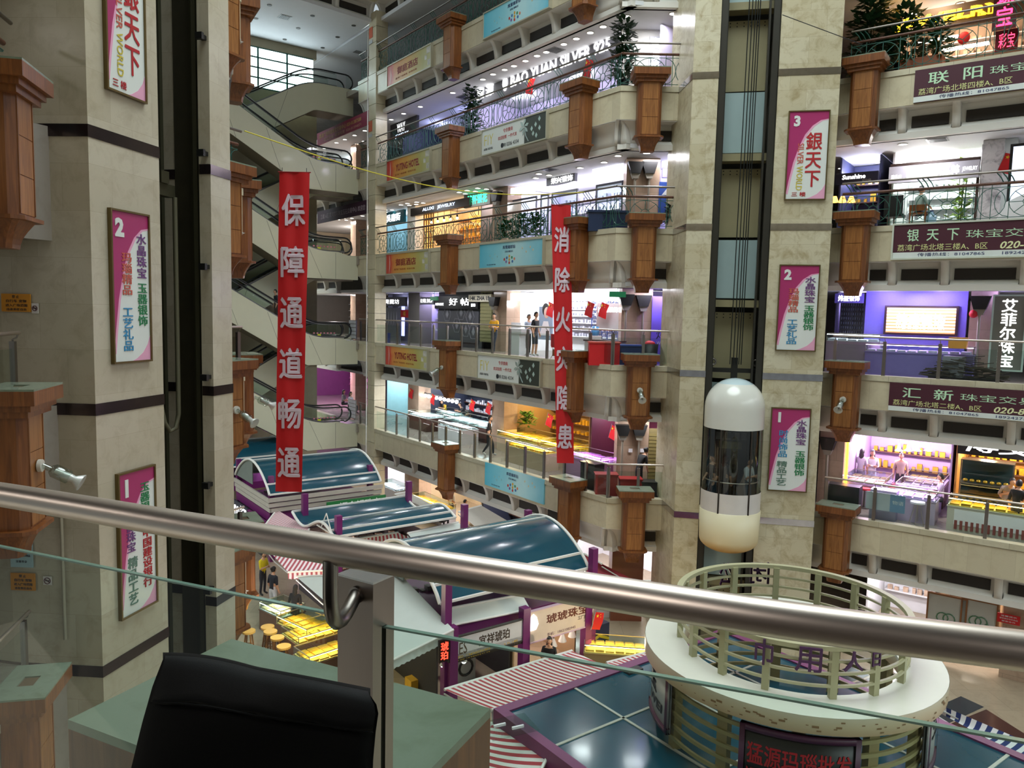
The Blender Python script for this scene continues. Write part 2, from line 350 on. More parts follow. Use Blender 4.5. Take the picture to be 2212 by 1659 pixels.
# ---------------------------------------------------------------- balcony edges
def balcony(fr, x0, x1, k, ribs, nm, plain=()):
    z = c(k); g = G()
    g.box(x0, x1, .0, .24, z-1.12, z-.2); g.mi = 1; g.box(x0, x1, .012, .2, z-.2, z-.18); g.box(x0, x1, -.03, .3, z-.18, z)
    o = struct(g.build(nm, [STONE_F, STONE_CAP], None, fr.W))
    g = G(); g.box(x0, x1, .02, .62, z-1.15, z-1.121).box(x0, x1, .56, .66, z-2.05, z-1.15).box(x0, x1, .36, .66, z-2.05, z-1.86)
    prof = [(.36*math.sin(t), z-1.12-.76*(1-math.cos(t))) for t in [i*math.pi/12 for i in range(7)]]+[(.6, z-1.9), (.6, z-1.12)]
    for r in ribs: g.extx(prof, r-.11, r+.11, True)
    for a, b in plain: g.extx(prof, a, b, True)
    g.build('cove', WHITE, o)
    for a, b in zip(ribs[:-1], ribs[1:]):
        if any(p[0] < (a+b)/2 < p[1] for p in plain): continue
        G().box(a+.24, b-.22, .50, .565, z-1.70, z-1.36).build('vent', DARK, o)
        G().extx([(.38, z-1.86), (.56, z-1.70), (.56, z-1.86)], a+.14, b-.14).build('sill', WHITE2, o)
    return o
RB = [.0, 2.05, 4.05, 6.05, 7.4, 8.95, 10.9, 12.85, 14.8, 16.55]
RC = [-.4, 1.0, 2.5, 4.57, 6.64, 8.7, 10.8]
for k in (-1, 0, 1, 2, 3, 4):
    balcony(FB, -2. if k < 4 else 0, LB, k, [-2.]+RB if k < 4 else RB, 'wall_rear_balcony', [(16.5, LB), (-2, -.1)] if k < 4 else [(16.5, LB)])
    balcony(FB2, .0, LB2, k, [.0, 1.15, 2.4], 'wall_rear_corner_balcony', [(.0, 1.1)])
    if k <= 3: balcony(FC, -1.0, LC, k, RC, 'wall_right_balcony', [(-1., .3)])
    balcony(FE, .0, 2.29, k, [-.05, 1.2, 2.29], 'wall_left_corner_balcony', [(1.2, 2.29)])
    balcony(FE2, .0, 4., k, [.0, 2.3, 4.], 'wall_left_far_balcony', [(0, 2.3)])
    balcony(FA, .0, 6.0, k, [.0, 2., 4., 6.], 'wall_left_near_balcony', [(4, 6)])
    if k < 3: balcony(FB, -9.5, -5.8, k, [-9.5, -7.6, -5.8], 'wall_rear_far_balcony')
# top storey carries straight on across the escalator well
p4 = FB.w(0, 0); q4 = atz(600, -25, c(4)-2.0); F4 = Fr((q4[0], q4[1]), (p4[0]-q4[0], p4[1]-q4[1])); L4 = math.dist((q4[0], q4[1]), p4)
balcony(F4, -8, L4, 4, [L4-i*2.05 for i in range(int((L4+8)/2.05), -1, -1)], 'wall_upper_left_balcony')
struct(G().prism(flip([F4.w(-8, .3), F4.w(L4, .3), FB.w(-13, .3), FB.w(-13, 9), (-34, 50), (-36, 24)]), c(4)-2.08, c(4)-1.9).build('ceiling', CEIL))
# galleries behind the left balconies (floor + ceiling only where they can be seen)
for k in (-1, 0, 1, 2, 3):
    struct(G().prism([FE2.w(4, .2), FE2.w(0, .2), FE.w(0, .2), (-14, 18), (-14, 25)][::-1], c(k)-2.0, c(k)-.05).build('floor', FLOORM))
    struct(G().prism([(-7.9, 13.6), FA.w(5.9, .2), FA.w(0, .2), (-16, 4), (-16, 18), (-9.2, 17)], c(k)-1.98, c(k)-.05).build('floor', FLOORM))
struct(G().box(-14.2, -14, 4, 25, GZ, c(4)).build('wall_left_gallery', M('#5d544b', .8)))
# our own gallery: floor underfoot, ceiling above, wall behind
own = [FO.w(.35, .08), FO.w(9, .08), FO.w(9, -7), FO.w(.35, -7)]
struct(G().prism(flip(own), c(0)-.4, c(0)-.06).build('floor', stone('own_floor_tile', '#5d564e', '#524c45', '#47413b', .8, .8, .4, rough=.3, mortar='#3b3732', axes='xy')))
struct(G().prism(flip([FO.w(-4, -.3), FO.w(9, -.3), FO.w(9, -7), FO.w(-4, -7)]), c(1)-2.0, c(1)-1.85).build('ceiling', CEIL))
struct(G().box(-4, 9, -7.2, -7, c(0), c(1)-1.85).build('wall_behind', M('#8a8078', .8), None, FO.W))
struct(G().box(.35, 8.5, -.3, .16, c(0)-1.1, c(0)).build('wall_own_balcony', STONE_F, None, FO.W))
# the rest of our own side of the atrium, above and beside us
for k in (1, 2, 3, 4):
    struct(G().box(-9, 16, -8, -.45, c(k)-2.0, c(k)-.05).build('wall_own_upper', STONE_F, None, FO.W))
struct(G().box(-12, 16, -5.2, -5, c(1), TOPZ if 0 else 22).build('wall_own_upper', STONE_F, None, FO.W))
for k in (0, 1, 2, 3, 4):
    struct(G().prism(flip([FA.w(-.2, .25), FO.w(-9, -.6), FO.w(-9, -8), (-18, 2)]), c(k)-2.0, c(k)-.05).build('floor', FLOORM)) if k else None
for x in (-2.5, 1.5, 5.5): P = FO.w(x, -2.6); lamp('AREA', (P[0], P[1], c(1)-2.03), 24, (1, .93, .86), .8, 'own_gallery_fill')  # unseen fill lights, added overhead to brighten the near rail
P = FA.w(3.4, 3.0)
for k in (-1, 0, 1): lamp('AREA', (P[0], P[1], c(k+1)-2.03), 20, (1, .93, .86), .5, 'left_gallery_lamp')
# unseen roof added to darken the atrium edges; its round opening admits the sky
g = G(); n = 40; ctr = (1.5, 15.5)
inn = [(ctr[0]+10.2*math.cos(2*math.pi*i/n), ctr[1]+10.2*math.sin(2*math.pi*i/n)) for i in range(n)]; out_ = [(ctr[0]+48*math.cos(2*math.pi*i/n), ctr[1]+48*math.sin(2*math.pi*i/n)) for i in range(n)]
vs = [(x, y, 23.) for x, y in inn+out_]+[(x, y, 23.4) for x, y in inn+out_]
fs = []
for i in range(n): j = (i+1) % n; fs += [(i, j, n+j, n+i), (2*n+i, 3*n+i, 3*n+j, 2*n+j), (i, 2*n+i, 2*n+j, j)]
struct(g.add(vs, fs).build('ceiling', CEIL))
# ---------------------------------------------------------------- lift towers
TOPZ = 22.
def tower(fr, strips, nm, mat, bandmat, gap, back):
    for pts in strips:
        o = struct(G().prism(pts, GZ, TOPZ).build(nm, mat, None, fr.W))
        for k in range(-2, 4):
            z = c(k); q = []
            cx = sum(p[0] for p in pts)/len(pts); cy = sum(p[1] for p in pts)/len(pts)
            q = [(x+.012*(1 if x > cx else -1), y+.012*(1 if y > cy else -1)) for x, y in pts]
            G().prism(q, z-.215, z-.005).build('band', bandmat, o)
    a, b = gap
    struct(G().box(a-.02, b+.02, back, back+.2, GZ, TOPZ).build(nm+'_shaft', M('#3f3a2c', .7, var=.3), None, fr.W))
tower(FR, [[(0, 0), (.81, 0), (.81, 2.3), (-.7, 2.3), (-.42, 1.54)], [(2.64, 0), (4.477, 0), (4.72, 1.6), (4.72, 2.3), (2.64, 2.3)]], 'wall_right_tower', STONE_T, MIRROR, (.81, 2.64), 1.7)
tower(FL, [[(0, 0), (1.83, 0), (1.83, 2.3), (-.25, 2.3), (-.25, 1.65)], [(3.51, 0), (4.255, 0), (4.6, 1.6), (4.6, 2.3), (4.0, 2.3), (4.0, .28), (3.51, .28)]], 'wall_left_tower', STONE_L, BANDD, (1.83, 3.51), 1.2)
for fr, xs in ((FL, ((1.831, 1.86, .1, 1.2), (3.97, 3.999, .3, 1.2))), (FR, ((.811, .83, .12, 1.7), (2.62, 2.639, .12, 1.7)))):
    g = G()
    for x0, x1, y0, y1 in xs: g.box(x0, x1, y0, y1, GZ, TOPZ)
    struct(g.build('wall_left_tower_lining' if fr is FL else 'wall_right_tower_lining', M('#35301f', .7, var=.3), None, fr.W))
# end column of the rear balcony, clad in stone drums
o = G(); z = GZ
while z < c(4)-2.05:
    o.box(-.56, .3, -.06, .62, z, z+.78); z += .8
o = struct(o.build('wall_column', STONE_F, None, FB.W))
for k in (1, 2, 3):
    z = c(k)
    for zz, m in ((z-1.9, M('#c4562c', .5)),):
        pass
for k, (px, py) in {3: (799, 58), 2: (799, 260)}.items():
    x, z = FB.hit(px, py, -.09)
    t = thing('notice', 'small orange notice on the stone column beneath the %s floor' % NAME[k+1] if k < 3 else 'small orange notice on the stone column under the top ceiling', 'notice', FB.m(-.33, -.061, z-.6))
    G().box(-.2, .2, -.02, 0, 0, .55).build('panel', M('#c4562c', .5), t); G().box(-.2, .2, -.022, 0, -.3, -.12).build('strip', M('#b9bcc0', .5), t)
# ---------------------------------------------------------------- hanging wooden pillars
def pillar_proto():
    o = thing('wooden_pillar', 'x', 'pillar', Matrix.Identity(4))
    g = G()
    w_, d = .40, .52
    pts = [(-w_, -.02), (-w_, -d+.12), (-w_+.1, -d), (w_-.1, -d), (w_, -d+.12), (w_, -.02)]
    g.prism(pts, -1.76, .03); g.box(-w_+.1, -w_+.13, -d-.02, -d, -1.72, 0).box(w_-.13, w_-.1, -d-.02, -d, -1.72, 0)
    g.build('shaft', WOOD, o)
    g = G()
    for i in range(3): g.box(-w_+.14, w_-.14, -d-.012, -d, -1.72+i*.58, -1.155+i*.58)
    g.build('front_panel', WOOD2, o)
    g = G()
    for e, z0, z1 in ((.08, .0, .1), (.14, .1, .2), (.22, .2, .42)): g.box(-w_-e, w_+e, -d-e, .1, z0, z1)
    cap = g.build('cap', WOOD, o)
    g = G(); W_, D = w_+.22, d+.22
    for a in ((-W_, -.17, -D, .1), (.17, W_, -D, .1), (-.17, .17, -D, -.42), (-.17, .17, -.18, .1)): g.box(*a, .42, .45)
    g.build('cap_top', MARB, cap); G().box(-.17, .17, -.42, -.18, .421, .425).build('cap_hole', M('#5d4a33', .7), cap)
    g = G(); g.prism([(-w_-.1, 0), (-w_-.1, -d+.05), (-w_+.02, -d-.1), (w_-.02, -d-.1), (w_+.1, -d+.05), (w_+.1, 0)], -1.82, -1.76)
    ring = []
    for i in range(7):
        t = i/6; e = (1-math.sin(t*math.pi/2))*.17; ww = w_-.17+e; dd = d-.17+e; ring.append((ww, dd, -1.82-.42*t))
    vs = []; fs = []
    for ww, dd, z in ring: vs += [(-ww, 0, z), (-ww, -dd+.06, z), (-ww+.08, -dd, z), (ww-.08, -dd, z), (ww, -dd+.06, z), (ww, 0, z)]
    for i in range(6):
        for j in range(6): fs.append((i*6+j, (i+1)*6+j, (i+1)*6+(j+1) % 6, i*6+(j+1) % 6))
    fs.append(tuple(36+j for j in range(6))); g.add(vs, fs); g.build('bracket', WOOD, o)
    return o
PP = pillar_proto(); first = True
xc = FC.hit(1836, 690, -.3)[0]
spots = [(FB, 8.33, 'left end of the rear gallery', (-1, 0, 1, 2, 3, 4)), (FB, 17.2, 'angled end of the rear gallery', (-1, 0, 1, 2, 3, 4)), (FB2, .95, 'corner next to the right lift tower', (-1, 0, 1, 2)),
         (FC, xc, 'gallery right of the lift tower', (-1, 0, 1, 2)), (FE, 1.39, 'corner just past the left lift tower', (-1, 0, 1, 2)), (FE2, 1.79, 'gallery behind the left lift tower', (-1, 0, 1, 2)), (FA, 5.0, 'gallery in front of the left lift tower', (-1, 0, 1))]
for fr, x, where, ks in spots:
    for k in ks:
        lb = 'brown wooden pillar hung on the %s floor edge, %s' % (NAME.get(k, 'sixth'), where)
        m = fr.m(x, 0, c(k))
        if first: PP.matrix_world = m; PP['label'] = lb; PP['group'] = 'hanging wooden pillars'; first = False
        else: dup(PP, m, lb, 'hanging wooden pillars')
# ---------------------------------------------------------------- railings
def iron_panel(L=1.95):
    g = G(); r = .0125
    def bar(*p, cl=False): g.tube(p, r, 4, cl)
    for x in (0, .42, L-.62, L-.42, L-.22): bar((x, 0, .02), (x, 0, 1.08))
    bar((0, 0, .1), (L, 0, .1)); bar((0, 0, .98), (L, 0, .98))
    cx = (.42+L-.62)/2; R = (L-.62-.42)/2
    for q in (R, .13): g.tube([(cx+q*math.cos(a*math.pi/8), 0, .54+q*math.sin(a*math.pi/8)*(.43/R if q == R else 1)) for a in range(16)], r, 4, True)
    for a in range(8):
        t = a*math.pi/4; bar((cx+.13*math.cos(t), 0, .54+.13*math.sin(t)), (cx+R*math.cos(t), 0, .54+.43*math.sin(t)))
    for x0, sg in ((0, 1), (.42, -1)): g.tube([(x0+sg*.34*math.sin(t), 0, .54+.42*math.cos(t)) for t in [i*math.pi/8 for i in range(9)]], r, 4)
    for x0, sg in ((L-.62, 1), (L-.02, -1)): g.tube([(x0+sg*.3*math.sin(t), 0, .54+.42*math.cos(t)) for t in [i*math.pi/8 for i in range(9)]], r, 4)
    me = g.build('panel', IRON); m = me.data; bpy.data.objects.remove(me); return m
IP = iron_panel()
def iron(fr, x0, x1, k, where, ends=False):
    z = c(k); o = thing('iron_railing', 'green ironwork railing, %s floor, %s' % (NAME[k], where), 'railing', fr.m(0, 0, z), 'ironwork railings')
    G().tube([(x0, .1, 1.1), (x1, .1, 1.1)], .045, 8).build('handrail', WOODR, o)
    G().tube([(x0, -.02, 1.42), (x1, -.02, 1.42)], .035, 8).build('upper_rail', STEEL2, o)
    n = max(1, round((x1-x0)/1.95)); s = (x1-x0)/n
    for i in range(n):
        q = link(IP, 'panel', o, Matrix.Translation((x0+i*s, .1, 0)) @ Matrix.Diagonal((s/1.95, 1, 1, 1)))
        g = G()
        for dx in (.0, .14, .28): g.tube([(x0+i*s+dx+.3, .1, 1.08), (x0+i*s+dx+.22, -.0, 1.25), (x0+i*s+dx+.1, -.02, 1.4)], .016, 4)
        g.build('bracket', IRON, o)
def glassrail(fr, x0, x1, k, where, step=1.27):
    z = c(k); o = thing('glass_railing', 'glass balustrade, %s floor, %s' % (NAME[k], where), 'railing', fr.m(0, 0, z), 'glass balustrades')
    G().tube([(x0, .02, 1.24), (x1, .02, 1.24)], .032, 8).build('handrail', STEEL, o)
    n = max(1, round((x1-x0)/step)); s = (x1-x0)/n
    for i in range(n+1):
        x = x0+i*s; x = min(max(x, x0+.06), x1-.06)
        G().box(x-.05, x+.05, .06, .14, 0, 1.1).tube([(x, .1, 1.0), (x, .1, 1.13), (x, .04, 1.16), (x, .02, 1.22)], .014, 6).build('post', STEEL2, o)
        if i < n: G().box(x0+i*s+.06, x0+i*s+s-.06, .09, .102, .06, .98).build('glass_pane', GLASSG, o)
for k in (1, 2, 3):
    iron(FB, .15, LB, k, 'along the long rear gallery'); iron(FB2, 0, LB2-.1, k, 'at the corner beside the right lift tower'); iron(FB, -1.85, -.95, k, 'between the column and the escalator landing')
    if k < 3: iron(FC, -.6, LC, k, 'along the gallery right of the lift tower')
    iron(FE, .3, 2.25, k, 'past the left lift tower'); iron(FA, 1.5, 6., k, 'in front of the left lift tower')
for k in (0, -1):
    glassrail(FB, .15, LB, k, 'along the long rear gallery'); glassrail(FB2, 0, LB2-.1, k, 'at the corner beside the right lift tower'); glassrail(FB, -1.85, -.95, k, 'between the column and the escalator landing', .9)
    glassrail(FC, -.6, LC, k, 'along the gallery right of the lift tower', 1.55)
    glassrail(FE, .3, 2.25, k, 'past the left lift tower', .97); glassrail(FA, 1.5, 6., k, 'in front of the left lift tower', 1.5)
# ================================================================= SIGNS on the balcony faces and towers
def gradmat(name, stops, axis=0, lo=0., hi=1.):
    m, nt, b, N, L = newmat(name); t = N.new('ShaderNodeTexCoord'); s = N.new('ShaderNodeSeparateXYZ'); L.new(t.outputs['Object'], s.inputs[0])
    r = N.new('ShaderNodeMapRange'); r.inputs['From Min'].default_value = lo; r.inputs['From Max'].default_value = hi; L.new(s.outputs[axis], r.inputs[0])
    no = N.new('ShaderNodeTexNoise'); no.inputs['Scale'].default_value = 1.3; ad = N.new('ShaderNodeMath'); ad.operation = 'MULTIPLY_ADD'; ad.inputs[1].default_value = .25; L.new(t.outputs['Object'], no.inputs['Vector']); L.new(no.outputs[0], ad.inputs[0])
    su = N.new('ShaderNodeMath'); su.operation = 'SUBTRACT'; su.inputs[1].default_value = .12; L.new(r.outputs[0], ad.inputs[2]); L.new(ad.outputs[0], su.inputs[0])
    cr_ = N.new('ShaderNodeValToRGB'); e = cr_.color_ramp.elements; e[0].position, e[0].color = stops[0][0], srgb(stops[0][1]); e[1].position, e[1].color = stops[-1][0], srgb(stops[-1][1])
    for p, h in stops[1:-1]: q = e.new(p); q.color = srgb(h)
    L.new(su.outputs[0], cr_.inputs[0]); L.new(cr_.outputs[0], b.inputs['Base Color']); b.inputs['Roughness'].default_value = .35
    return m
HOTM = gradmat('hotel_board', [(.0, '#c4392f'), (.13, '#d1452e'), (.2, '#d98a3c'), (.5, '#d6a54a'), (.8, '#b9b268'), (1., '#c7c69a')], 0, 0, 4.45)
SKYM = gradmat('sky_board', [(.0, '#58bcd8'), (.35, '#8fd3e2'), (.6, '#bfe6ec'), (1., '#6cc3dc')], 0, 0, 4.4)
FRM = M('#b8b39f', .4, .3); MAROON = M('#8c1f28', .6); MAROON2 = M('#471d2c', .45, var=.04); CELA = M('#bfe3c0', .5, var=.05); NAVY = M('#1d2f63', .5); INK = M('#20242c', .6)
RED2 = M('#b8252c', .6); YEL = M('#d8c62a', .5); GRN = M('#157a46', .5); BLU = M('#2f87b8', .5); VIO = M('#6d3f7a', .5); ORG = M('#c25b4a', .5)
for k in (0, 1, 2, 3):
    z = c(k); cn = k in (1, 3)
    tx = [('御庭酒店', .48, .56, .36, MAROON, {'w': .48, 'bold': .02})] if cn else [('YUTING HOTEL', .5, .55, .36, MAROON, {'w': .55, 'bold': .03})]
    tx += [('YUTING HOTEL  TEL 020-8138' if 0 else '荔湾广场南塔  欢迎光临', .45, .2, .09, M('#a8562c', .6), {'w': .5})]
    o = sign(FB, 0, (1.77, z-1.11, 4.42, .99), 'hotel_sign', 'orange hotel board with %s lettering on the %s floor balcony face' % ('Chinese' if cn else 'English', NAME[k]), 'sign', HOTM, .06, FRM, .12, tx, 'hotel boards')
    g = G(); g.exty([(.34, .02), (.4, .3), (.42, .5), (.4, .7), (.34, .97), (.37, .7), (.38, .5), (.37, .3)], -.126, -.121); g.build('swoosh', PANELW, o)
    g = G(); g.box(4.02, 4.36, -.126, -.121, .66, .94).box(3.84, 4.06, -.126, -.121, .4, .6).box(4.12, 4.36, -.126, -.121, .1, .36); g.build('photo', M('#c9c6bd', .4, var=.7, scale=6), o)
def sky_board(fr, x, z, w_, k, label, framed=True):
    tx = [('库里南彩钻', .49, .8, .14, NAVY, {'w': .2, 'bold': .015}), ('主钻 副钻石', .49, .62, .08, NAVY, {'w': .13}), ('TEL 020 8138 7968', .2, .12, .05, NAVY, {'w': .15})]
    o = sign(fr, 0, (x, z, w_, 1.0), 'gem_sign', label, 'sign', SKYM, .05, FRM if framed else None, .12 if framed else .06, tx, 'pale blue gem boards')
    cols = ['#c2413a', '#3b6fae', '#d9a23c', '#3f8f5c', '#e08a6a', '#7d5aa6']; d = -.13 if framed else -.07
    pts = [(.42, .3), (.46, .36), (.5, .42), (.54, .36), (.58, .3), (.45, .2), (.5, .15), (.55, .2), (.5, .28)]
    for i, (a, b) in enumerate(pts):
        s = .055; G().exty([(a*w_-s, b), (a*w_-s*.5, b-s), (a*w_+s*.5, b-s), (a*w_+s, b), (a*w_+s*.5, b+s), (a*w_-s*.5, b+s)], d, d+.01).build('gem', M(cols[i % 6], .3), o)
    for a, b in ((.18, .5), (.22, .38), (.26, .55), (.3, .45), (.7, .7), (.76, .55), (.82, .72), (.86, .6)): G().exty([(a*w_-.04, b), (a*w_, b-.05), (a*w_+.04, b), (a*w_, b+.05)], d, d+.01).build('gem', M('#9ccbd2', .3) if a < .5 else M('#d8c9a8', .3), o)
sky_board(FB, 10.66, c(1)-1.12, 4.4, 1, 'pale blue gem board on the third floor balcony face')
sky_board(FB, 10.66, c(3)-1.06, 4.4, 3, 'pale blue gem board high up on the fifth floor balcony face')
o = sky_board(FB, 11.28, c(-1)-1.0, 4.17, -1, 'unframed pale blue gem board on the first floor balcony face', False)
for k in (0, 2):
    z = c(k)-1.11; W_ = 4.4
    tx = [('FIY', .115, .57, .42, YEL, {'w': .15, 'bold': -.02}), ('尚薇·风彩钻', .11, .2, .1, INK, {'w': .15}), ('专供微商', .43, .76, .16, RED2, {'w': .15}), ('欢迎拍照  一件代发', .42, .5, .15, RED2, {'w': .3}), ('198 0206 4334', .47, .18, .15, INK, {'w': .26})]
    o = sign(FB, 0, (10.68, z, W_, 1.0), 'jewellery_sign', 'white and black board with a silver flower on the %s floor balcony face' % NAME[k], 'sign', PANELW, .05, FRM, .12, tx, 'white and black flower boards')
    G().box(3.02, W_, -.126, -.121, 0, 1).build('dark_field', M('#33382f', .4), o)
    g = G()
    for i in range(6):
        a = i*math.pi/3+.3; g.exty([(3.0+.04*math.cos(a+1.2), .66+.04*math.sin(a+1.2)), (3.0+.22*math.cos(a-.3), .66+.22*math.sin(a-.3)), (3.0+.33*math.cos(a), .66+.33*math.sin(a)), (3.0+.22*math.cos(a+.3), .66+.22*math.sin(a+.3))], -.14, -.127)
    g.tube([(3.02, -.135, .6), (3.12, -.135, .3), (3.3, -.135, .06)], .02, 5); g.build('flower', M('#aebdb9', .25, .5), o)
    for i, (a, b) in enumerate(((3.5, .5), (3.75, .62), (3.98, .8), (4.0, .45), (3.8, .2), (3.6, .3))): G().exty([(a-.08, b), (a, b-.1), (a+.08, b), (a, b+.11)], -.135, -.127).build('gem', M('#b9cfca', .25, .3), o)
    G().exty([(1.5+.09*math.cos(i*.5236), .18+.1*math.sin(i*.5236)) for i in range(12)], -.13, -.123).build('phone_badge', INK, o)
# maroon trade boards along the right balcony
for k, nm, tel in ((2, '联  阳', '13711571858'), (1, '银  天  下', '020-81387588'), (0, '汇  新', '020-81394071')):
    pts = {2: ((1977, 152), (1972, 222)), 1: ((1932, 487), (1925, 558)), 0: ((1922, 826), (1919, 886))}[k]
    x0, z1 = FC.hit(*pts[0], -.14); _, z0 = FC.hit(*pts[1], -.14); h = z1-z0; W_ = 6.4
    tx = [(nm, .17, .68, .36, CELA, {'w': .22, 'bold': .012}), ('珠宝交易中心', .54, .66, .24, CELA, {'w': .46, 'bold': -.005}), ('荔湾广场北塔%s楼A、B区' % {2: '四', 1: '三', 0: '二'}[k], .21, .31, .2, M('#d9dc9a', .5), {'w': .38}), (tel, .60, .31, .21, M('#e4e6b4', .5), {'w': .30, 'bold': .02, 'shear': .25}),
          ('传播热线：81047865', .25, .09, .11, NAVY, {'w': .28}), ('18924273011 李生', .58, .09, .11, NAVY, {'w': .24})]
    o = sign(FC, 0, (x0, z0, W_, h), 'trade_sign', 'maroon board with pale green calligraphy on the %s floor balcony face' % NAME[k], 'sign', MAROON2, .05, M('#c7ccbe', .4) if k == 1 else None, .12, tx, 'maroon trade boards')
    G().box(0, W_, -.1215, -.119, 0, h*.17).build('phone_strip', M('#d8dedb', .4), o)
# magenta storey panels on the towers
def storey(fr, bx, num, cols, label, extra=(), red=None):
    x0, z0, w_, h_ = bx
    o = sign(fr, 0, bx, 'storey_panel', label, 'sign', PANELW, .035, GOLDF, .05, (), 'magenta storey panels')
    e = [(0, h_), (w_, h_), (w_, h_*.915), (w_*.8, h_*.9), (w_*.6, h_*.84), (w_*.42, h_*.74), (w_*.28, h_*.6), (w_*.15, h_*.42), (w_*.06, h_*.22), (0, h_*.06)]
    G().exty(e[::-1], -.054, -.0505).build('magenta_corner', MAG, o)
    e2 = [(x+w_*.05, z-h_*.008) for x, z in e[2:]]
    G().exty((e[2:]+e2[::-1]), -.0535, -.0505).build('pale_edge', PINK, o)
    G().exty([(w_, 0), (w_, h_*.17), (w_*.93, h_*.11), (w_*.8, h_*.055), (w_*.62, h_*.015), (w_*.5, 0)], -.0535, -.0505).build('pink_corner', PINK, o)
    if num: text(o, num, w_*.2, h_*.895, PANELW, h=h_*.125, y=-.055, bold=.05, ext=.012)
    for body, cx, c1, c0, m, ww in cols: text(o, body, w_*cx, h_*(c0+c1)/2, m, w=w_*ww, h=h_*(c1-c0), y=-.055, vert=True, bold=.02, ext=.006)
    for body, cx, cz, m, ww, hh in extra: text(o, body, w_*cx, h_*cz, m, w=w_*ww, h=h_*hh, y=-.055, bold=.02)
    return o
silver = [('銀天下', .66, .76, .14, REDC, .4)]
def silver_world(o, w_, h_):
    for body, m, z0, z1 in (('SILVER', ORG, .4, .64), ('WORLD', M('#c8b53a', .5), .1, .38)):
        t = text(o, body, 0, 0, m, w=h_*(z1-z0), h=w_*.16, y=0, bold=.01, ext=.004)
        t.matrix_local = Matrix.Translation((w_*.33, -.055, h_*(z0+z1)/2)) @ Matrix.Rotation(math.radians(90), 4, 'Y')
C2 = [('水晶珠宝', .8, .87, .57, VIO, .27), ('玉器银饰', .8, .53, .24, GRN, .27), ('玛瑙精品', .38, .73, .45, ORG, .27), ('工艺礼品', .38, .36, .07, BLU, .27)]
C1 = [('水晶珠宝', .8, .87, .57, VIO, .27), ('玉器银饰', .8, .49, .19, GRN, .27), ('时尚饰品', .33, .74, .41, BLU, .25), ('精品工艺', .33, .36, .06, M('#5d7d6e', .5), .27)]
C0 = [('玉器银饰', .72, .9, .62, GRN, .27), ('中国建设银行', .76, .57, .14, REDC, .27), ('水晶珠宝', .3, .73, .44, VIO, .25), ('精品工艺', .33, .40, .06, M('#5d7d6e', .5), .27)]
b3 = FR.box(0, 1709, 240, 1769, 430); b2 = FR.box(0, 1689, 574, 1753, 757); b1 = FR.box(0, 1671, 884, 1735, 1061)
W_, H_ = b2[2]+.12, b2[3]
for b, num, cols, ex in ((b3, '3', silver, [('三 楼', .33, .055, REDC, .36, .05)]), (b2, '2', C2, ()), (b1, '1', C1, ())):
    o = storey(FR, (b[0]-.04, b[1], W_, H_), num, cols, 'magenta and white panel numbered %s on the right lift tower' % num, ex)
    if num == '3': silver_world(o, W_, H_)
l2 = FL.box(0, 234, 453, 320, 776); l1 = FL.box(0, 250, 1000, 331, 1297)
lw, lh = l2[2], l2[3]
x3, z3 = FL.hit(307, 220, 0)
for b, num, cols, ex in (((x3-lw+.02, z3, lw, lh), '', silver, [('三 楼', .3, .05, REDC, .36, .05)]), (l2, '2', C2, ()), ((l1[0], l1[1], lw, lh), '1', C0, ())):
    o = storey(FL, b, num, cols, 'magenta and white panel %s on the left lift tower' % ('numbered '+num if num else 'with red calligraphy, cut by the picture top'.replace(', cut by the picture top', ' uppermost')), ex)
    if not num: silver_world(o, b[2], b[3])
# two long red banners on a yellow cord
PA = Vector((-6.75, 19.35, 4.35)); PB = Vector((2.55, 28.4, c(1)+1.42))
dirc = (PB-PA)
def banner(t, x0, y0, x1, y1, body, label, turn=0.):
    P = PA+dirc*t; d = P.y
    tl = aty(x0, y0, d); bl = aty(x0, y1, d); hgt = tl.z-bl.z
    f = Fr((P.x, P.y), (math.cos(turn), math.sin(turn))); a = f.hit(x0, y0, 0)[0]; b = f.hit(x1, y0, 0)[0]; W_ = b-a
    o = thing('hanging_banner', label, 'banner', f.m(a, 0, bl.z), 'red cloth banners')
    g = G(); nz, nx = 40, 10
    def wv(i, j): return .018*math.sin(i*1.1+j*.06)*(.4+.6*j/nz)+.015*math.sin(j*.35+i*.3)
    sl = (f.hit(x0-(8 if t < .5 else -12), y1, 0)[0]-a)
    vs = [(W_*i/nx*(1-.1*(1-j/nz))+sl*(1-j/nz), wv(i, j), hgt*j/nz) for j in range(nz+1) for i in range(nx+1)]
    fs = [(j*(nx+1)+i, j*(nx+1)+i+1, (j+1)*(nx+1)+i+1, (j+1)*(nx+1)+i) for j in range(nz) for i in range(nx)]
    g.add(vs, fs, True); g.build('cloth', RED, o)
    n = len(body)
    for i, ch in enumerate(body):
        cz = hgt*(1-(i+.72)/(n+.32)) if t < .5 else hgt*(1-(i+.85)/(n+.55))
        q = cz/hgt; tt = text(o, ch, W_*.5*(1-.1*(1-q))+sl*(1-q), cz, M('#d8c3cf', .7), w=W_*.74, h=hgt/n*.56, y=0, bold=.03, ext=.002, name='character')
        for v in tt.data.vertices:
            b = v.co.z/hgt; aa = (v.co.x-sl*(1-b))/(W_*(1-.1*(1-b))); v.co.y = wv(aa*nx, b*nz)-.03
    G().tube([(-.03, 0, hgt+.01), (W_+.03, 0, hgt+.01)], .015, 6).build('rod', M('#8f1118', .6), o)
    for x in (.08, W_-.08): G().tube([(x, 0, hgt), (x, 0, hgt+.12)], .008, 4).build('hook', INK, o)
banner(.105, 603, 372, 669, 1062, '保障通道畅通', 'long red banner hanging in front of the escalators')
banner(.97, 1191, 443, 1233, 1000, '消除火灾隐患', 'long red banner hanging in front of the rear shops')
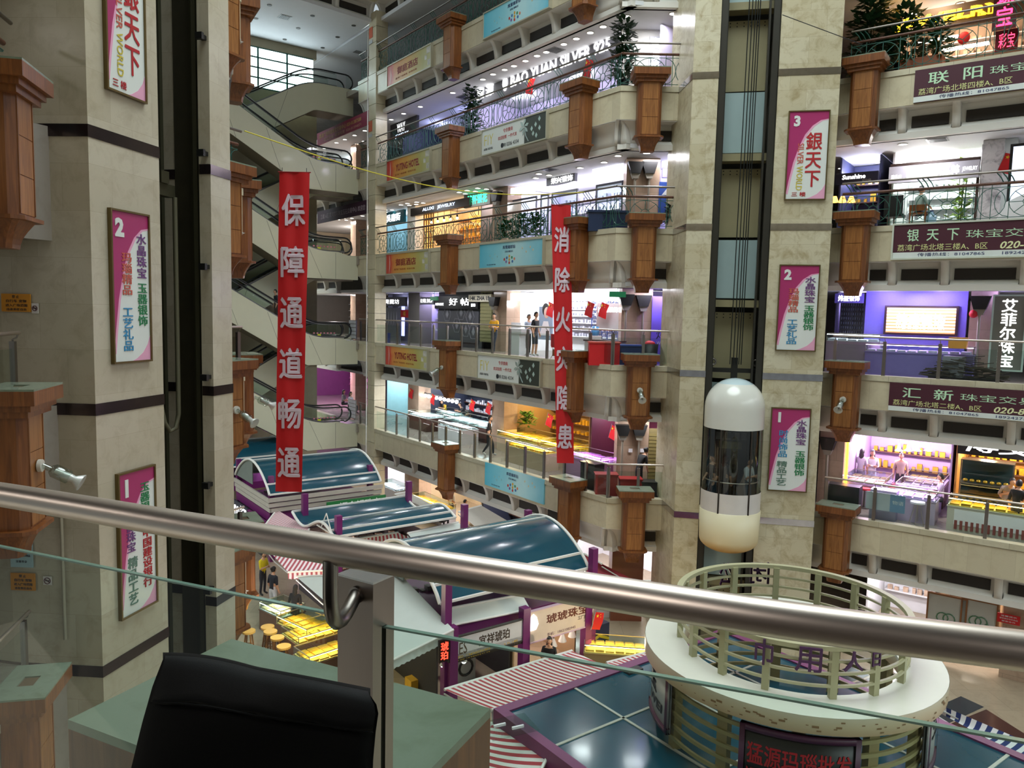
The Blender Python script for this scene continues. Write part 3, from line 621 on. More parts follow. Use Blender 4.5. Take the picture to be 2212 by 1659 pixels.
tag(G().tube([PA+dirc*(i/14)+Vector((0, 0, -.9*math.sin(math.pi*i/14)+.25*math.sin(math.pi*i/14))) for i in range(15)], .016, 6).build('cord', M('#d3c63e', .6)), 'yellow cord strung across the atrium holding the red banners', 'cord')
x, zt = FB.hit(795, 55, -1.15)
tag(G().tube([(*FB.w(x, -1.15), c(3)+1.5), (*FB.w(x, -1.15), GZ+2.4)], .025, 6).build('cable', M('#e4e2dc', .5)), 'thin white vertical cable in front of the stone column', 'cable')
x0 = aty(1690, 32, 24.3); x1 = aty(1862, 96, 24.45)
tag(G().tube([x0, x1], .012, 5).build('wire', INK), 'thin dark wire stretched from the right lift tower to the fourth floor pillar', 'wire')
# small notices on the flank of the left tower
FLs = Fr((-8.97, 13.40), (1.65, -.07))
b = FLs.box(-.02, 3, 634, 67, 674)
o = sign(FLs, -.01, b, 'notice_board', 'orange prohibition notice on the flank of the left lift tower', 'sign', M('#d08a1e', .5), .02, None, .02, [('禁 止', .5, .84, .17, INK, {}), ('自行车 宠物', .52, .6, .17, INK, {'w': .7}), ('进入广场范围', .52, .36, .16, INK, {'w': .75}), ('违者责任自负', .52, .13, .14, INK, {'w': .7})])
b = FLs.box(-.02, 68, 655, 83, 677)
def nosmoke(b, lab):
    o = sign(FLs, -.01, b, 'no_smoking_sign', lab, 'sign', M('#d9d2cf', .5), .02, None, .012); w_, h_ = b[2], b[3]
    G().tube([(w_/2+w_*.36*math.cos(i*.5236), -.016, h_/2+w_*.36*math.sin(i*.5236)) for i in range(12)], .008, 4, True).tube([(w_*.25, -.016, h_*.7), (w_*.75, -.016, h_*.3)], .007, 4).build('symbol', M('#5a2f35', .5), o)
    G().box(w_*.25, w_*.75, -.017, -.013, h_*.46, h_*.56).build('cigarette', INK, o)
nosmoke(b, 'small square no-smoking sign beside the orange notice')
b = FLs.box(-.02, 93, 1245, 112, 1264); nosmoke(b, 'small square no-smoking sign low on the left lift tower')
b = FLs.box(-.02, 23, 1237, 77, 1276)
sign(FLs, -.01, b, 'notice_board', 'orange prohibition notice low on the left lift tower', 'sign', M('#c9841e', .5), .02, None, .02, [('禁 止', .5, .84, .17, INK, {}), ('自行车 宠物', .52, .6, .17, INK, {'w': .7}), ('进入广场范围', .52, .36, .16, INK, {'w': .75}), ('违者责任自负', .52, .13, .14, INK, {'w': .7})])
b = FLs.box(-.02, 22, 1173, 72, 1226)
sign(FLs, -.01, b, 'notice_board', 'pale blue printed notice above the low orange one', 'sign', M('#a6c0c8', .5), .02, None, .02, [('温馨提示', .55, .8, .12, NAVY, {}), ('请看管好您的物品', .5, .5, .1, INK, {'w': .8}), ('注意安全', .5, .25, .1, INK, {'w': .5})])
tag(G().tube([(*FLs.w(1.0, -.05), c(-1)+.5), (*FLs.w(1.0, -.05), c(0)-1.7)], .03, 6).build('pipe', M('#a79f8c', .6)), 'thin beige conduit on the flank of the left lift tower', 'pipe')
# ================================================================= ESCALATORS
def escalator_proto():
    """x from the landing edge (0) down-left to -14, y 0..1.6, landing level z=0, rising to the left by 4.8 m"""
    o = thing('escalator', 'x', 'escalator', Matrix.Identity(4))
    T3 = math.tan(math.radians(30)); X1, X2 = -2.7, -2.7-H/T3
    def top(x):
        if x > X1+.9: return 0.
        if x < X2-.9: return H
        if x > X1-.9: u = (X1+.9-x); return u*u/3.6*T3
        if x < X2+.9: u = (x-X2+.9); return H-u*u/3.6*T3
        return (X1-x)*T3
    xs = [0, -.6, -1.2]+[X1+.9-i*.3 for i in range(7)]+[X1-1.5-i for i in range(6)]+[X2+.9-i*.3 for i in range(7)]+[X2-2.7]
    up_ = [(x, top(x)+(.0 if x > -.8 else .16)) for x in xs]
    lo = [(x, z) for x, z in [(0, -1.35), (X1-.35, -1.35), (X2-.35, H-1.35), (X2-2.7, H-1.35)]]
    for y0, y1 in ((0, .06), (1.54, 1.6)):
        g = G(); n = len(up_); vs = [(x, y0, z) for x, z in up_]+[(x, y1, z) for x, z in up_]
        def low(x):
            return -1.35 if x > X1-.35 else (H-1.35 if x < X2-.35 else (X1-.35-x)*T3-1.35)
        vs += [(x, y0, low(x)) for x, z in up_]+[(x, y1, low(x)) for x, z in up_]; fs = []
        for i in range(n-1): fs += [(i, i+1, 2*n+i+1, 2*n+i), (n+i, 3*n+i, 3*n+i+1, n+i+1), (i, n+i, n+i+1, i+1)]
        fs.append((0, 2*n, 3*n, n)); g.add(vs, fs)
        g.mi = 1
        for sx_ in (-1.35, -2.9, -5.2, -7.5, -9.8):
            t = top(sx_)+.1; tilt = 0 if sx_ > X1 else .75
            g.exty([(sx_-.012, t), (sx_+.012, t), (sx_+.012+tilt, low(sx_+tilt)+.02), (sx_-.012+tilt, low(sx_+tilt)+.02)], y0-.004, y1+.004)
        g.build('side_panel', [CREAM, M('#8f8d7c', .5)], o)
    g = G(); n = len(xs); vs = [(x, .06, top(x)) for x in xs]+[(x, 1.54, top(x)) for x in xs]; g.add(vs, [(i, n+i, n+i+1, i+1) for i in range(n-1)])
    for i in range(24):
        x = X1-.3-i*.34; z = top(x); g.box(x-.34, x, .35, 1.25, z, z+.19)
    g.build('steps', M('#4a4a4a', .45, .5), o)
    g = G(); q = [(0, -1.36), (X1-.35, -1.36), (X2-.35, H-1.36), (X2-2.7, H-1.36)]
    for (a, b), (c_, d) in zip(q[:-1], q[1:]): g.quad((a, 0, b), (c_, 0, d), (c_, 1.6, d), (a, 1.6, b))
    g.build('underside', M('#7d7460', .55, .2), o)
    def rail_pts(dz, x0=-.75):
        p = []
        for x in [x0-i*.25 for i in range(int((x0-X2+2.)/.25))]: p.append((x, top(x)+dz))
        return p
    for y in (.18, 1.42):
        a = rail_pts(.98)
        loop = [(-.75+.42*math.sin(t), .56+.42*math.cos(t)) for t in [i*math.pi/8 for i in range(1, 9)]]
        path = [(x, y, z) for x, z in (loop[::-1]+a)]+[(X2-2.3-.42*math.sin(t), y, H+.56+.42*math.cos(t)) for t in [i*math.pi/8 for i in range(0, 9)]]
        G().tube(path, .045, 6).build('handrail', M('#1b1b1d', .35), o)
        g = G(); b = rail_pts(.94); vs = [(x, y, z) for x, z in b]+[(x, y, z-.78) for x, z in b]; n = len(b)
        vs += [(X2-2.3-.38*math.sin(t), y, H+.56+.38*math.cos(t)) for t in [i*math.pi/8 for i in range(0, 9)]]
        fs = [(i, i+1, n+i+1, n+i) for i in range(n-1)]+[tuple(range(2*n, 2*n+9))]
        arc = [(-.75+.38*math.sin(t), y, .56+.38*math.cos(t)) for t in [i*math.pi/8 for i in range(0, 9)]]
        g.add(vs, fs); g.add(arc, [tuple(range(len(arc)))]); g.build('glass_panel', GLASS, o)
        g = G(); b = rail_pts(.2); g.tube([(x, y, z) for x, z in b], .06, 4); b = rail_pts(.90, -.9); g.tube([(x, y, z) for x, z in b], .02, 4); g.build('skirt', M('#77777a', .3, .8), o)
    g = G()
    for i in range(7): g.box(-2.6+i*.2, -2.5+i*.2, .165, .172, .38, .46)
    g.build('sticker', M('#c87a8c', .5, var=.8, scale=9), o)
    G().box(-2.35, -2.15, .164, .172, .2, .37).build('warning_sticker', M('#cdd12d', .5), o)
    return o
EP = escalator_proto(); ef = True
for k in (2, 1, 0, -1):
    m = FS.m(0, 0, c(k)); lb = 'cream sided escalator whose lower end lands on the %s floor' % NAME[k]
    if ef: EP.matrix_world = m; EP['label'] = lb; EP['group'] = 'escalators down to the landing'; ef = False
    else: dup(EP, m, lb, 'escalators down to the landing')
for k in (3, 2, 1, 0):    # second bank behind: falls away to the left
    m = FS.m(.15, 2.15, c(k)-H) @ Matrix.Translation((-13.2, 1.6, 0)) @ Matrix.Rotation(math.pi, 4, 'Z')
    dup(EP, m, 'escalator behind the others whose upper end reaches the %s floor' % NAME[k], 'escalators up to the landing')
for k in (2, 1, 0, -1):
    struct(G().prism(flip([FS.w(-.1, -.2), FS.w(-.1, 1.9), FB.w(-5, .3), FB.w(-1.9, .3)]), c(k)-.5, c(k)-.02).build('floor', FLOORM))
# ================================================================= LIFT in the right tower
cx = FR.hit(1581, 1000, -.15)[0]; R = .955
zs = [FR.hit(1581, y, -.15 if y < 1170 else .1)[1] for y in (816, 846, 922, 1056, 1098, 1150, 1186)]
car = thing('lift_car', 'white capsule lift car with a glazed middle on the right tower', 'lift', FR.m(cx, -.15, 0))
def arcp(z0, z1, up_):
    hgt = abs(z1-z0); return [(R*math.cos(t), z0+(hgt*math.sin(t) if up_ else -hgt*math.sin(t))) for t in [i*math.pi/20 for i in range(11)]]
hd = (zs[0]-zs[2]); dome = arcp(zs[0]-.95, zs[0], True)
WL = M('#dcdbd3', .22, var=.03, coat=.5); CRM = gradmat('lift_cream', [(0, '#b87a3a'), (.12, '#d0a868'), (.4, '#dac9a0'), (1, '#ded4b4')], 2, zs[6], zs[4]-.2)
G().lathe([(max(r, .001), z) for r, z in dome[6:]], 40).build('dome', M('#c9dbe0', .08, coat=.8), car)
G().lathe([(R, zs[2]), (R, zs[0]-.95)]+[(r, z) for r, z in dome[1:7]], 40).build('upper_shell', WL, car)
G().lathe([(R-.01, zs[4]+.25), (R-.01, zs[2])], 40).build('glazing', glass('lift_glass', '#c5ccc9', .25), car)
G().lathe([(R+.005, zs[4]), (R+.005, zs[3])], 40).build('white_band', M('#d8d2ce', .4), car)
bot = arcp(zs[5]-.18, zs[6], False); bot = [(max(r, .001), z) for r, z in bot]
G().lathe(bot[::-1]+[(R+.03, zs[4]), (R, zs[4]+.01)], 40).build('lower_shell', CRM, car)
g = G()
for a in (-2.05, -1.02): g.box(R*math.cos(a)-.025, R*math.cos(a)+.025, R*math.sin(a)-.03, R*math.sin(a)+.01, zs[4], zs[2])
g.build('mullion', M('#4b4540', .35, .7), car)
G().tube([(.86*math.cos(t), .86*math.sin(t), zs[3]+.35) for t in [math.pi+i*math.pi/16 for i in range(17)]], .022, 6).build('handrail', STEEL, car)
G().cyl(0, 0, zs[4]-.05, zs[4]+.0, R-.03, 24).build('floor_plate', M('#5a4a45', .6), car)
g = G(); g.lathe([(.93, zs[4]), (.93, zs[2])], 20, 0, 0, .15, math.pi-.15); g.build('back_wall', M('#4d4744', .3, .4), car)
g = G()
for x in (-.5, -.22, .06, .34): g.box(x, x+.22, .78, .8, zs[2]-.55, zs[2]-.3)
g.build('poster', M('#8d898c', .5, var=.5, scale=8), car); G().box(-.16, .12, .76, .78, zs[2]-.5, zs[2]-.32).build('display', M('#101114', .2), car)
LIFTZ = zs[4]+.0; LIFTX = cx
hd_ = thing('lift_headgear', 'dark steel headgear and pulleys directly above the lift capsule', 'machinery', FR.m(cx, .72, zs[0]+.12))
G().box(-.85, .85, -.1, .1, 0, .14).box(-.85, -.7, -.12, .12, 0, .55).box(.7, .85, -.12, .12, 0, .55).box(-.1, .1, -.12, .1, -.2, .5).build('yoke', M('#2c2a26', .5, .6), hd_)
for x in (-.72, .68): G().tube([(x+.1*math.cos(t), -.15, .35+.1*math.sin(t)) for t in [i*.5236 for i in range(12)]], .03, 6, True).build('pulley', STEEL2, hd_)
cb = thing('hoist_cables', 'bundle of dark hoist cables running up the right lift shaft', 'cable', FR.m(cx, .55, 0))
for i, x in enumerate((-.16, -.05, .05, .13, .2)): G().tube([(x, .02*(i % 2), zs[0]+.4), (x*.9+.12, .02*(i % 2), TOPZ)], .016, 5).build('cable', M('#2b2d2c', .5, .5), cb)
for k in range(-2, 5):
    z = c(k)
    o = thing('landing_panel', 'olive landing door panel in the right lift shaft, %s floor' % NAME.get(k, 'sixth'), 'panel', FR.m(.81, 1.2, z), 'landing panels in the shaft')
    G().box(.28, 1.56, 0, .05, -.32, 1.95).build('panel', M('#a59c78', .5, .1, var=.06), o); G().box(.24, .28, -.02, .05, -.32, 1.98).box(1.56, 1.6, -.02, .05, -.32, 1.98).build('edge', M('#56513f', .4, .4), o)
    g = G()
    for i in range(6):
        for j in (0, 1): g.tube([(.36+i*.22+(.2 if i > 2 else 0)*0, -.004, 1.88-j*.11), (.36+i*.22, .001, 1.88-j*.11)], .022, 6)
    g.build('bolt', BLACK, o)
    o = tag(G().box(.2, 1.56, .9, .95, z+2.42, z+4.36).build('toe_guard', M('#a6bdbe', .4, .1, var=.05), None, FR.W @ Matrix.Translation((.81, 0, 0))), 'blue-grey steel sheet in the right lift shaft above the %s floor door' % NAME.get(k, 'sixth'), 'panel', 'blue-grey sheets in the shaft')
    struct(G().box(0, 1.83, .7, 1.2, z+2.12, z+2.36).build('trim_1', M('#8f8765', .6), None, FR.W @ Matrix.Translation((.81, 0, 0))))
gr = G()
for x in (.83, 2.42): gr.box(x, x+.19, .06, .22, GZ, TOPZ)
for x in (1.0, 2.3): gr.box(x, x+.06, .3, .5, GZ, TOPZ)
struct(gr.build('trim_2', M('#3b3933', .4, .5), None, FR.W))
gl = G()
for x, y in ((1.9, .18), (2.05, .5), (2.5, .9), (2.9, 1.0), (3.3, 1.05), (3.55, .35), (3.7, .5)): gl.box(x, x+.1, y, y+.1, GZ, TOPZ)
struct(gl.build('trim_3', M('#3a3826', .6, .3), None, FL.W))
for k in range(-2, 4):
    for dz in (.2, 2.6):
        P = FL.m(3.49, .1, c(k)+dz); tag(G().box(-.14, .02, -.05, .06, -.04, .05).box(-.2, -.12, -.08, .08, -.07, .07).build('rail_clip', BLACK, None, P), 'small black guide clip on the left lift shaft edge', 'clip', 'guide clips of the left shaft')
lp = [(2.75, .75, 2.3)]+[(2.75, .75, c(0)+1.2-i*.4) for i in range(5)]+[(2.78, .7, c(0)-.75), (2.9, .66, c(0)-.95), (3.05, .62, c(0)-.9), (3.12, .6, c(0)-.6), (3.12, .6, 2.3)]
tag(G().tube(lp, .05, 6).build('trailing_cable', M('#56523d', .6), None, FL.W), 'looped grey trailing cable in the left lift shaft', 'cable')
tag(G().box(2.6, 3.2, .65, .85, 2.3, 2.55).box(2.7, 2.95, .6, .85, 2.55, 2.8).build('cable_anchor', M('#3f3c2a', .5, .4), None, FL.W), 'steel anchor holding the looped cable in the left shaft', 'bracket')
# ================================================================= MARKET STALLS under the atrium
FM = Fr((0, 0), RR)          # x = along the rows, y = away (so y = -b)
def S(a, b, z=0.): return FM.m(a, -b, z)
ZE = -8.2
def vault(a0, a1, b0, b1, label, humps=1, rise=1.15, gable=(True, True), z=ZE, louv=True, fasc=True, dips=False):
    """barrel roof: eaves along the row at b0 (far) and b1 (near)"""
    o = thing('vaulted_roof', label, 'roof', S(a0, b1, z), 'teal vaulted stall roofs'); L = a1-a0; D = b1-b0
    prof = []
    for i in range(25):
        t = i/24
        if humps == 1: zt = rise*math.sin(math.pi*t)**.8 if 0 < t < 1 else 0
        else: zt = .55+.5*math.sin(2*math.pi*(t*1.0)-.2)*(1 if t < .62 else 1)-.35*t*0
        prof.append((t*D, zt))
    if humps == 2: prof = [(t, (.3*math.sin(math.pi*t/D/.5) if t/D < .5 else -.3*math.sin(math.pi*(t/D-.5)/.5))) for t, _ in prof]
    g = G(); n = len(prof); vs = [(x, y, zt) for x in (0, L) for y, zt in prof]+[(x, y, zt-.03) for x in (0, L) for y, zt in prof]
    g.add(vs, [(i, n+i, n+i+1, i+1) for i in range(n-1)]+[(2*n+i, 2*n+i+1, 3*n+i+1, 3*n+i) for i in range(n-1)], True); g.build('sheet', TEAL, o)
    g = G()
    for x in (0, L): g.tube([(x, y, zt+.02) for y, zt in prof], .055, 6)
    for y, zt in ((prof[0]), (prof[-1]), (prof[1][0]+.2, prof[2][1])): g.tube([(0, y, zt+.03), (L, y, zt+.03)], .05, 4)
    for q in ([12] if humps == 1 else [8]): g.tube([(0, prof[q][0], prof[q][1]+.02), (L, prof[q][0], prof[q][1]+.02)], .03, 4)
    g.build('edge_frame', WHITE2, o)
    if gable[0] and humps == 1:
        g = G(); pp = [(y, zt) for y, zt in prof[12:]]+[(prof[12][0], -.0)]
        g.extx(pp, .05, .08); g.build('gable', M('#77807a', .6), o)
    if gable[1] and humps == 2:
        g = G(); g.tube([(0, .2, .1), (0, .7, .75)], .02, 4).tube([(0, 1.2, .1), (0, .7, .75)], .02, 4).tube([(0, 0, .1), (0, 1.6, .1)], .03, 4); g.build('truss', WHITE2, o)
    if louv:
        for i in range(3): G().box(-.06+i*.04, L+.06-i*.04, -.1+i*.05, -.02+i*.05, -.30-i*.24, -.12-i*.24).box(-.1+i*.05, -.02+i*.05, -.1+i*.05, D, -.30-i*.24, -.12-i*.24).build('louvre', LOUV, o)
    if fasc: G().box(.08, L-.05, .12, .24, -1.25, -.88).box(.08, .2, .12, D, -1.25, -.88).box(.1, L, .2, D, -.95, -.9).build('fascia', PURP, o)
    return o
RF1 = vault(11.0, 16.4, -37.8, -32.8, 'teal vaulted roof with white louvres, right behind the foot of the red banner')
RF2 = vault(10.85, 16.0, -29.6, -25.4, 'teal wavy double-humped stall roof in the middle of the market', 2, gable=(False, True), louv=False, fasc=False)
RF3 = vault(10.8, 16.4, -22.4, -17.9, 'nearest teal vaulted roof with a grey gable, behind the white awning', 1, 1.2, louv=False)
RF0 = vault(8.5, 14.5, -44.5, -39.6, 'farthest teal vaulted roof below the escalators', 1, 1.0, louv=False, gable=(False, False))
for a, b, lab in ((11.25, -33.3, 'at the near left corner of the louvred roof'), (16.1, -33.4, 'at the near right corner of the louvred roof'), (11.3, -29.4, 'at the far left corner of the wavy roof'), (16.0, -29.3, 'at the far right corner of the wavy roof'), (11.1, -25.6, 'at the near left of the wavy roof'), (15.9, -24.6, 'at the near right of the wavy roof'),
                  (17.5, -22.6, 'at the far right of the nearest vault'), (16.4, -17.7, 'at the right corner of the nearest vault'), (10.9, -17.7, 'at the near left corner of the nearest vault'), (14.1, -36.6, 'behind the louvred roof'), (11.2, -37.9, 'at the far left corner of the louvred roof')):
    tag(G().box(-.11, .11, -.11, .11, GZ, ZE+.75).build('stall_post', PURP, None, S(a, b)), 'purple square stall post %s' % lab, 'post', 'purple stall posts')
def awning(name, label, P, mat, valance=None, frame=True, fold=.0, sc=None):
    """sloping cloth through four corners P (far-left, far-right, near-right, near-left), valance hung from the near edge"""
    A, B, C_, D = [Vector(p) for p in P]
    o = thing('awning', label, 'awning', Matrix.Translation(A) @ Matrix.Rotation(math.atan2((B-A).y, (B-A).x), 4, 'Z')); Mi = o.matrix_world.inverted()
    A, B, C_, D = [Mi @ p for p in (A, B, C_, D)]; n = 16; m = 8
    g = G(); vs = []
    for j in range(m+1):
        for i in range(n+1):
            u, v = i/n, j/m; p = A*(1-u)*(1-v)+B*u*(1-v)+C_*u*v+D*(1-u)*v; p.z -= .05*math.sin(math.pi*v)*math.sin(math.pi*u); vs.append(p)
    g.add(vs, [(j*(n+1)+i, (j+1)*(n+1)+i, (j+1)*(n+1)+i+1, j*(n+1)+i+1) for j in range(m) for i in range(n)], True)
    g.build('cloth', mat, o)
    if valance is not None:
        g = G(); vs = []
        for i in range(25): u = i/24; p = D*(1-u)+C_*u; off = .03*math.sin(i*2.1); q = (D-A).normalized(); vs += [p, p+Vector((q.x*off, q.y*off, -.14)), p+Vector((q.x*.02, q.y*.02, -.26+.03*(i % 2)))]
        g.add(vs, [(i*3+j, i*3+j+1, (i+1)*3+j+1, (i+1)*3+j) for i in range(24) for j in range(2)], True); g.build('valance', valance, o)
    if frame:
        G().tube([D, C_], .035, 6).tube([A, B], .04, 6).build('bar', WHITE2, o)
        for p, q in ((A, D), (B, C_)): G().tube([p+Vector((0, 0, -.1)), (p+q)/2+Vector((0, 0, -.18)), q+Vector((0, 0, -.03))], .022, 5).build('arm', M('#c9cac6', .4, .3), o)
    return o
def pz(px, py, z): return atz(px, py, z)
RW = stripes('red_white_stripe', '#b0434b', '#e4e0dc', .15, .5); RWF = stripes('red_white_fine', '#a8505a', '#e6d9dc', .16, .5); BW = stripes('blue_white_stripe', '#27376f', '#e6e8ea', .2, .5)
za, zb = -8.35, -8.9
AWN = [('red and white striped awning beside the wavy teal roof, half hidden by the rail', [(562, 1148, -9.0), (598, 1101, -9.0), (668, 1142, -8.45), (660, 1180, -8.45)], RWF, RWF),
       ('red and white striped awning over the gold counters', [(566, 1172, -8.5), (740, 1190, -8.5), (705, 1232, -9.0), (622, 1236, -9.1)], RWF, RWF),
       ('red and white striped awning between the wavy roof and the nearest vault', [(770, 1164, -8.6), (860, 1150, -8.6), (905, 1172, -9.0), (800, 1180, -9.0)], RW, None),
       ('big red and white striped awning in front of the amber shop sign', [(960, 1490, -8.75), (1236, 1406, -8.75), (1352, 1459, -8.3), (1062, 1534, -8.3)], RW, RW),
       ('red and white striped awning at the lower edge of the picture below the marble cap'.replace(' at the lower edge of the picture', ''), [(960, 1700, -8.9), (1062, 1562, -8.5), (1180, 1640, -8.4), (1130, 1740, -8.8)], RW, RW),
       ('small red and white striped awning by the lit counter beside the round platform', [(1310, 1432, -8.9), (1420, 1404, -8.9), (1420, 1424, -8.6), (1340, 1452, -8.6)], RW, RW),
       ('red and white striped awning seen inside the round platform', [(1470, 1395, -9.), (1540, 1370, -9.), (1560, 1390, -8.7), (1480, 1412, -8.7)], RW, None),
       ('big white awning beside the steel rail post', [(640, 1246, -8.5), (862, 1238, -8.2), (980, 1360, -8.7), (850, 1425, -9.2)], GREYW, GREYW),
       ('narrow white awning above the white amber shop sign', [(962, 1316, -8.55), (1128, 1284, -8.55), (1146, 1316, -8.95), (970, 1352, -8.95)], GREYW, None),
       ('white awning between the wavy roof and the nearest vault', [(880, 1152, -8.5), (990, 1128, -8.5), (1020, 1158, -8.9), (905, 1182, -8.9)], GREYW, None),
       ('grey-white awning below the rear gallery', [(990, 1106, -8.6), (1040, 1092, -8.6), (1125, 1142, -9.), (1040, 1150, -9.)], M('#bdb3aa', .7), None),
       ('narrow grey awning beside the louvred roof', [(852, 1068, -8.6), (880, 1062, -8.6), (945, 1096, -8.9), (925, 1100, -8.9)], M('#b3aca4', .7), None),
       ('dark red awning behind the nearest vault', [(1262, 1196, -8.9), (1300, 1218, -8.9), (1390, 1262, -9.3), (1268, 1240, -9.3)], M('#8f2f3a', .6), None),
       ('blue and white striped awning at the far side of the round platform', [(2008, 1528, -8.8), (2024, 1520, -8.6), (2240, 1612, -8.6), (2215, 1640, -8.8)], BW, BW)]
for lab, P, mat, val in AWN:
    awning('awning', lab, [pz(*p) for p in P], mat, val)
# round platform roof (blue) with its purple rim
A0, A1, B0_, B1_ = 9.0, 16.0, -12.1, -4.4
o = thing('stall_roof', 'flat teal sheet roof with a purple rim under the round platform', 'roof', S(0, 0, 0))
G().box(A0, A1, -B1_, -B0_, ZE-.1, ZE).build('sheet', TEAL, o)
G().box(A0-.22, A0, -B1_-.2, -B0_+.25, ZE-.4, ZE+.04).box(A1, A1+.22, -B1_-.2, -B0_+.25, ZE-.4, ZE+.04).box(A0, A1, -B0_, -B0_+.25, ZE-.4, ZE+.04).build('rim', M('#7a3a66', .4, var=.2), o)
g = G()
for a in (10.8, 12.6, 14.4): g.box(a-.03, a+.03, -B1_, -B0_, ZE, ZE+.02)
for b in (-5.5, -8.3, -10.6): g.box(A0, A1, -b-.03, -b+.03, ZE, ZE+.02)
g.build('joint_strip', M('#b9b8ad', .5), o)
G().box(A0+.05, A1-.05, -B0_-.1, -B0_, GZ, ZE-.1).build('back_wall', M('#3d2f35', .7), o)
# ring platform: annulus, guard rail above, slatted skirt below
cr_ = pz(1702, 1393, -6.4); RX, RY = cr_.x, cr_.y; ZR = -6.4
rg = thing('ring_platform', 'round white ring platform with slatted skirt and curved guard rail', 'platform', Matrix.Translation((RX, RY, ZR)))
Ro, Ri = 2.78, 2.0
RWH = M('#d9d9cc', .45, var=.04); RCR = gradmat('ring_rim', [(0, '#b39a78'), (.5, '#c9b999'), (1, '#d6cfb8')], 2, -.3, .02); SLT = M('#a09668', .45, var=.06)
G().lathe([(Ri, -.06), (Ri, 0), (Ro, 0), (Ro, -.03)], 72, smooth=False).build('deck', RWH, rg)
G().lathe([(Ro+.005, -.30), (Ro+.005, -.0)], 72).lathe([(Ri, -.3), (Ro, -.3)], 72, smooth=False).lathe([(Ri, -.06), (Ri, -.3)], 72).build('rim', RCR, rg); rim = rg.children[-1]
g = G()
for i in range(26):
    a = -2.6+i*.085+random.uniform(-.03, .03)
    for q in range(random.randint(1, 3)):
        z = random.uniform(-.25, -.06); d = random.uniform(.005, .02); g.add([((Ro+.009)*math.cos(a+s_*d), (Ro+.009)*math.sin(a+s_*d), z+t_*d) for s_, t_ in ((-1, -1), (1, -1), (1, 1), (-1, 1))], [(0, 1, 2, 3)])
        a += .02
g.build('glue_mark', M('#8a6c4c', .8), rim)
g = G()
for z in (.2, .42, .64): g.lathe([(Ri+.1, z), (Ri+.15, z), (Ri+.15, z+.045), (Ri+.1, z+.045), (Ri+.1, z)], 72, smooth=False)
g.lathe([(Ri+.07, .86), (Ri+.19, .86), (Ri+.19, .94), (Ri+.07, .94), (Ri+.07, .86)], 72, smooth=False); g.build('guard_rail', M('#b3b08c', .4, var=.05), rg)
pa = [math.radians(d) for d in (10, 32, 54, 78, 104, 128, 150, 172, 196, 218, 240, 270, 292, 316, 338)]
for a in pa:
    T = Matrix.Rotation(a, 4, 'Z'); g = G(); g.T = T; g.box(Ri+.04, Ri+.15, -.06, .06, 0, .88); g.build('rail_post', M('#a9a782', .4, var=.05), rg)
for i in range(5):
    z = -.62-i*.24; G().lathe([(2.45, z), (2.5, z), (2.5, z+.07), (2.45, z+.07), (2.45, z)], 72, smooth=False).build('slat', SLT, rg)
for d in range(15, 375, 30):
    g = G(); g.T = Matrix.Rotation(math.radians(d), 4, 'Z'); g.box(2.3, 2.46, -.1, .1, ZE-ZR, -.3); g.build('skirt_post', M('#94865c', .5), rg)
def curved(nm, a0, a1, z0, z1, label, texts, fm, bgm):
    t = thing('curved_sign', label, 'sign', Matrix.Translation((RX, RY, ZR))); q = 2.62
    G().lathe([(q-.05, z0), (q, z0), (q, z1), (q-.05, z1), (q-.05, z0)], 20, 0, 0, a0, a1).build('panel', bgm, t)
    f = .035
    G().lathe([(q-.06, z1-.1), (q+.04, z1-.1), (q+.04, z1), (q-.06, z1), (q-.06, z1-.1)], 20, 0, 0, a0, a1).lathe([(q-.06, z0), (q+.04, z0), (q+.04, z0+.1), (q-.06, z0+.1), (q-.06, z0)], 20, 0, 0, a0, a1).lathe([(q-.06, z0), (q+.04, z0), (q+.04, z1), (q-.06, z1), (q-.06, z0)], 2, 0, 0, a0, a0+f).lathe([(q-.06, z0), (q+.04, z0), (q+.04, z1), (q-.06, z1), (q-.06, z0)], 2, 0, 0, a1-f, a1).build('frame', fm, t)
    for body, cxx, cz, ww, hh, mt in texts:
        L = (a1-a0)*q; tx_ = text(t, body, cxx*L, z0+(z1-z0)*cz, mt, w=ww*L, h=hh*(z1-z0), bold=.02)
        for v in tx_.data.vertices:
            a = a0+v.co.x/q; d_ = q+.012+(-v.co.y); v.co.x, v.co.y = d_*math.cos(a), d_*math.sin(a)
    return t
face = math.atan2(-RY, -RX)
def ang(px, py):
    # bearing on the skirt (radius 2.62) met by the sight line, nearest root
    d = ray(px, py); A_ = d.x**2+d.y**2; B_ = -2*(d.x*RX+d.y*RY); C__ = RX**2+RY**2-2.62**2; t = (-B_-math.sqrt(max(0, B_*B_-4*A_*C__)))/(2*A_); return math.atan2(d.y*t-RY, d.x*t-RX), d.z*t
aL, zt = ang(1600, 1557); aR, zt2 = ang(1860, 1590)
curved('a', aL, aR, zt-ZR-1.42, zt-ZR, 'black curved sign with red lettering in a purple frame on the ring platform', [('猛源玛瑙批发', .5, .66, .86, .26, RED2), ('MENG YUAN MA NAO PI FA', .5, .42, .86, .11, RED2), ('18602636866  QUAN', .42, .24, .7, .1, RED2)], M('#4d1f3d', .4, var=.2), M('#141313', .3))
curved('b', aL-1.12, aL-.62, -1.45, -.25, 'white curved sign in a purple frame, ring platform flank nearest the amber shops', [('玉', .35, .6, .4, .3, INK), ('WEI', .5, .3, .6, .14, INK)], M('#5a2140', .4, var=.2), M('#c7c6c2', .4))
curved('c', aR+.62, aR+1.0, -1.45, -.25, 'purple framed curved sign at the flank of the ring platform near the blue awning', [('玉', .5, .6, .4, .3, INK)], M('#4d1f3d', .4, var=.2), M('#b9b6b2', .4))
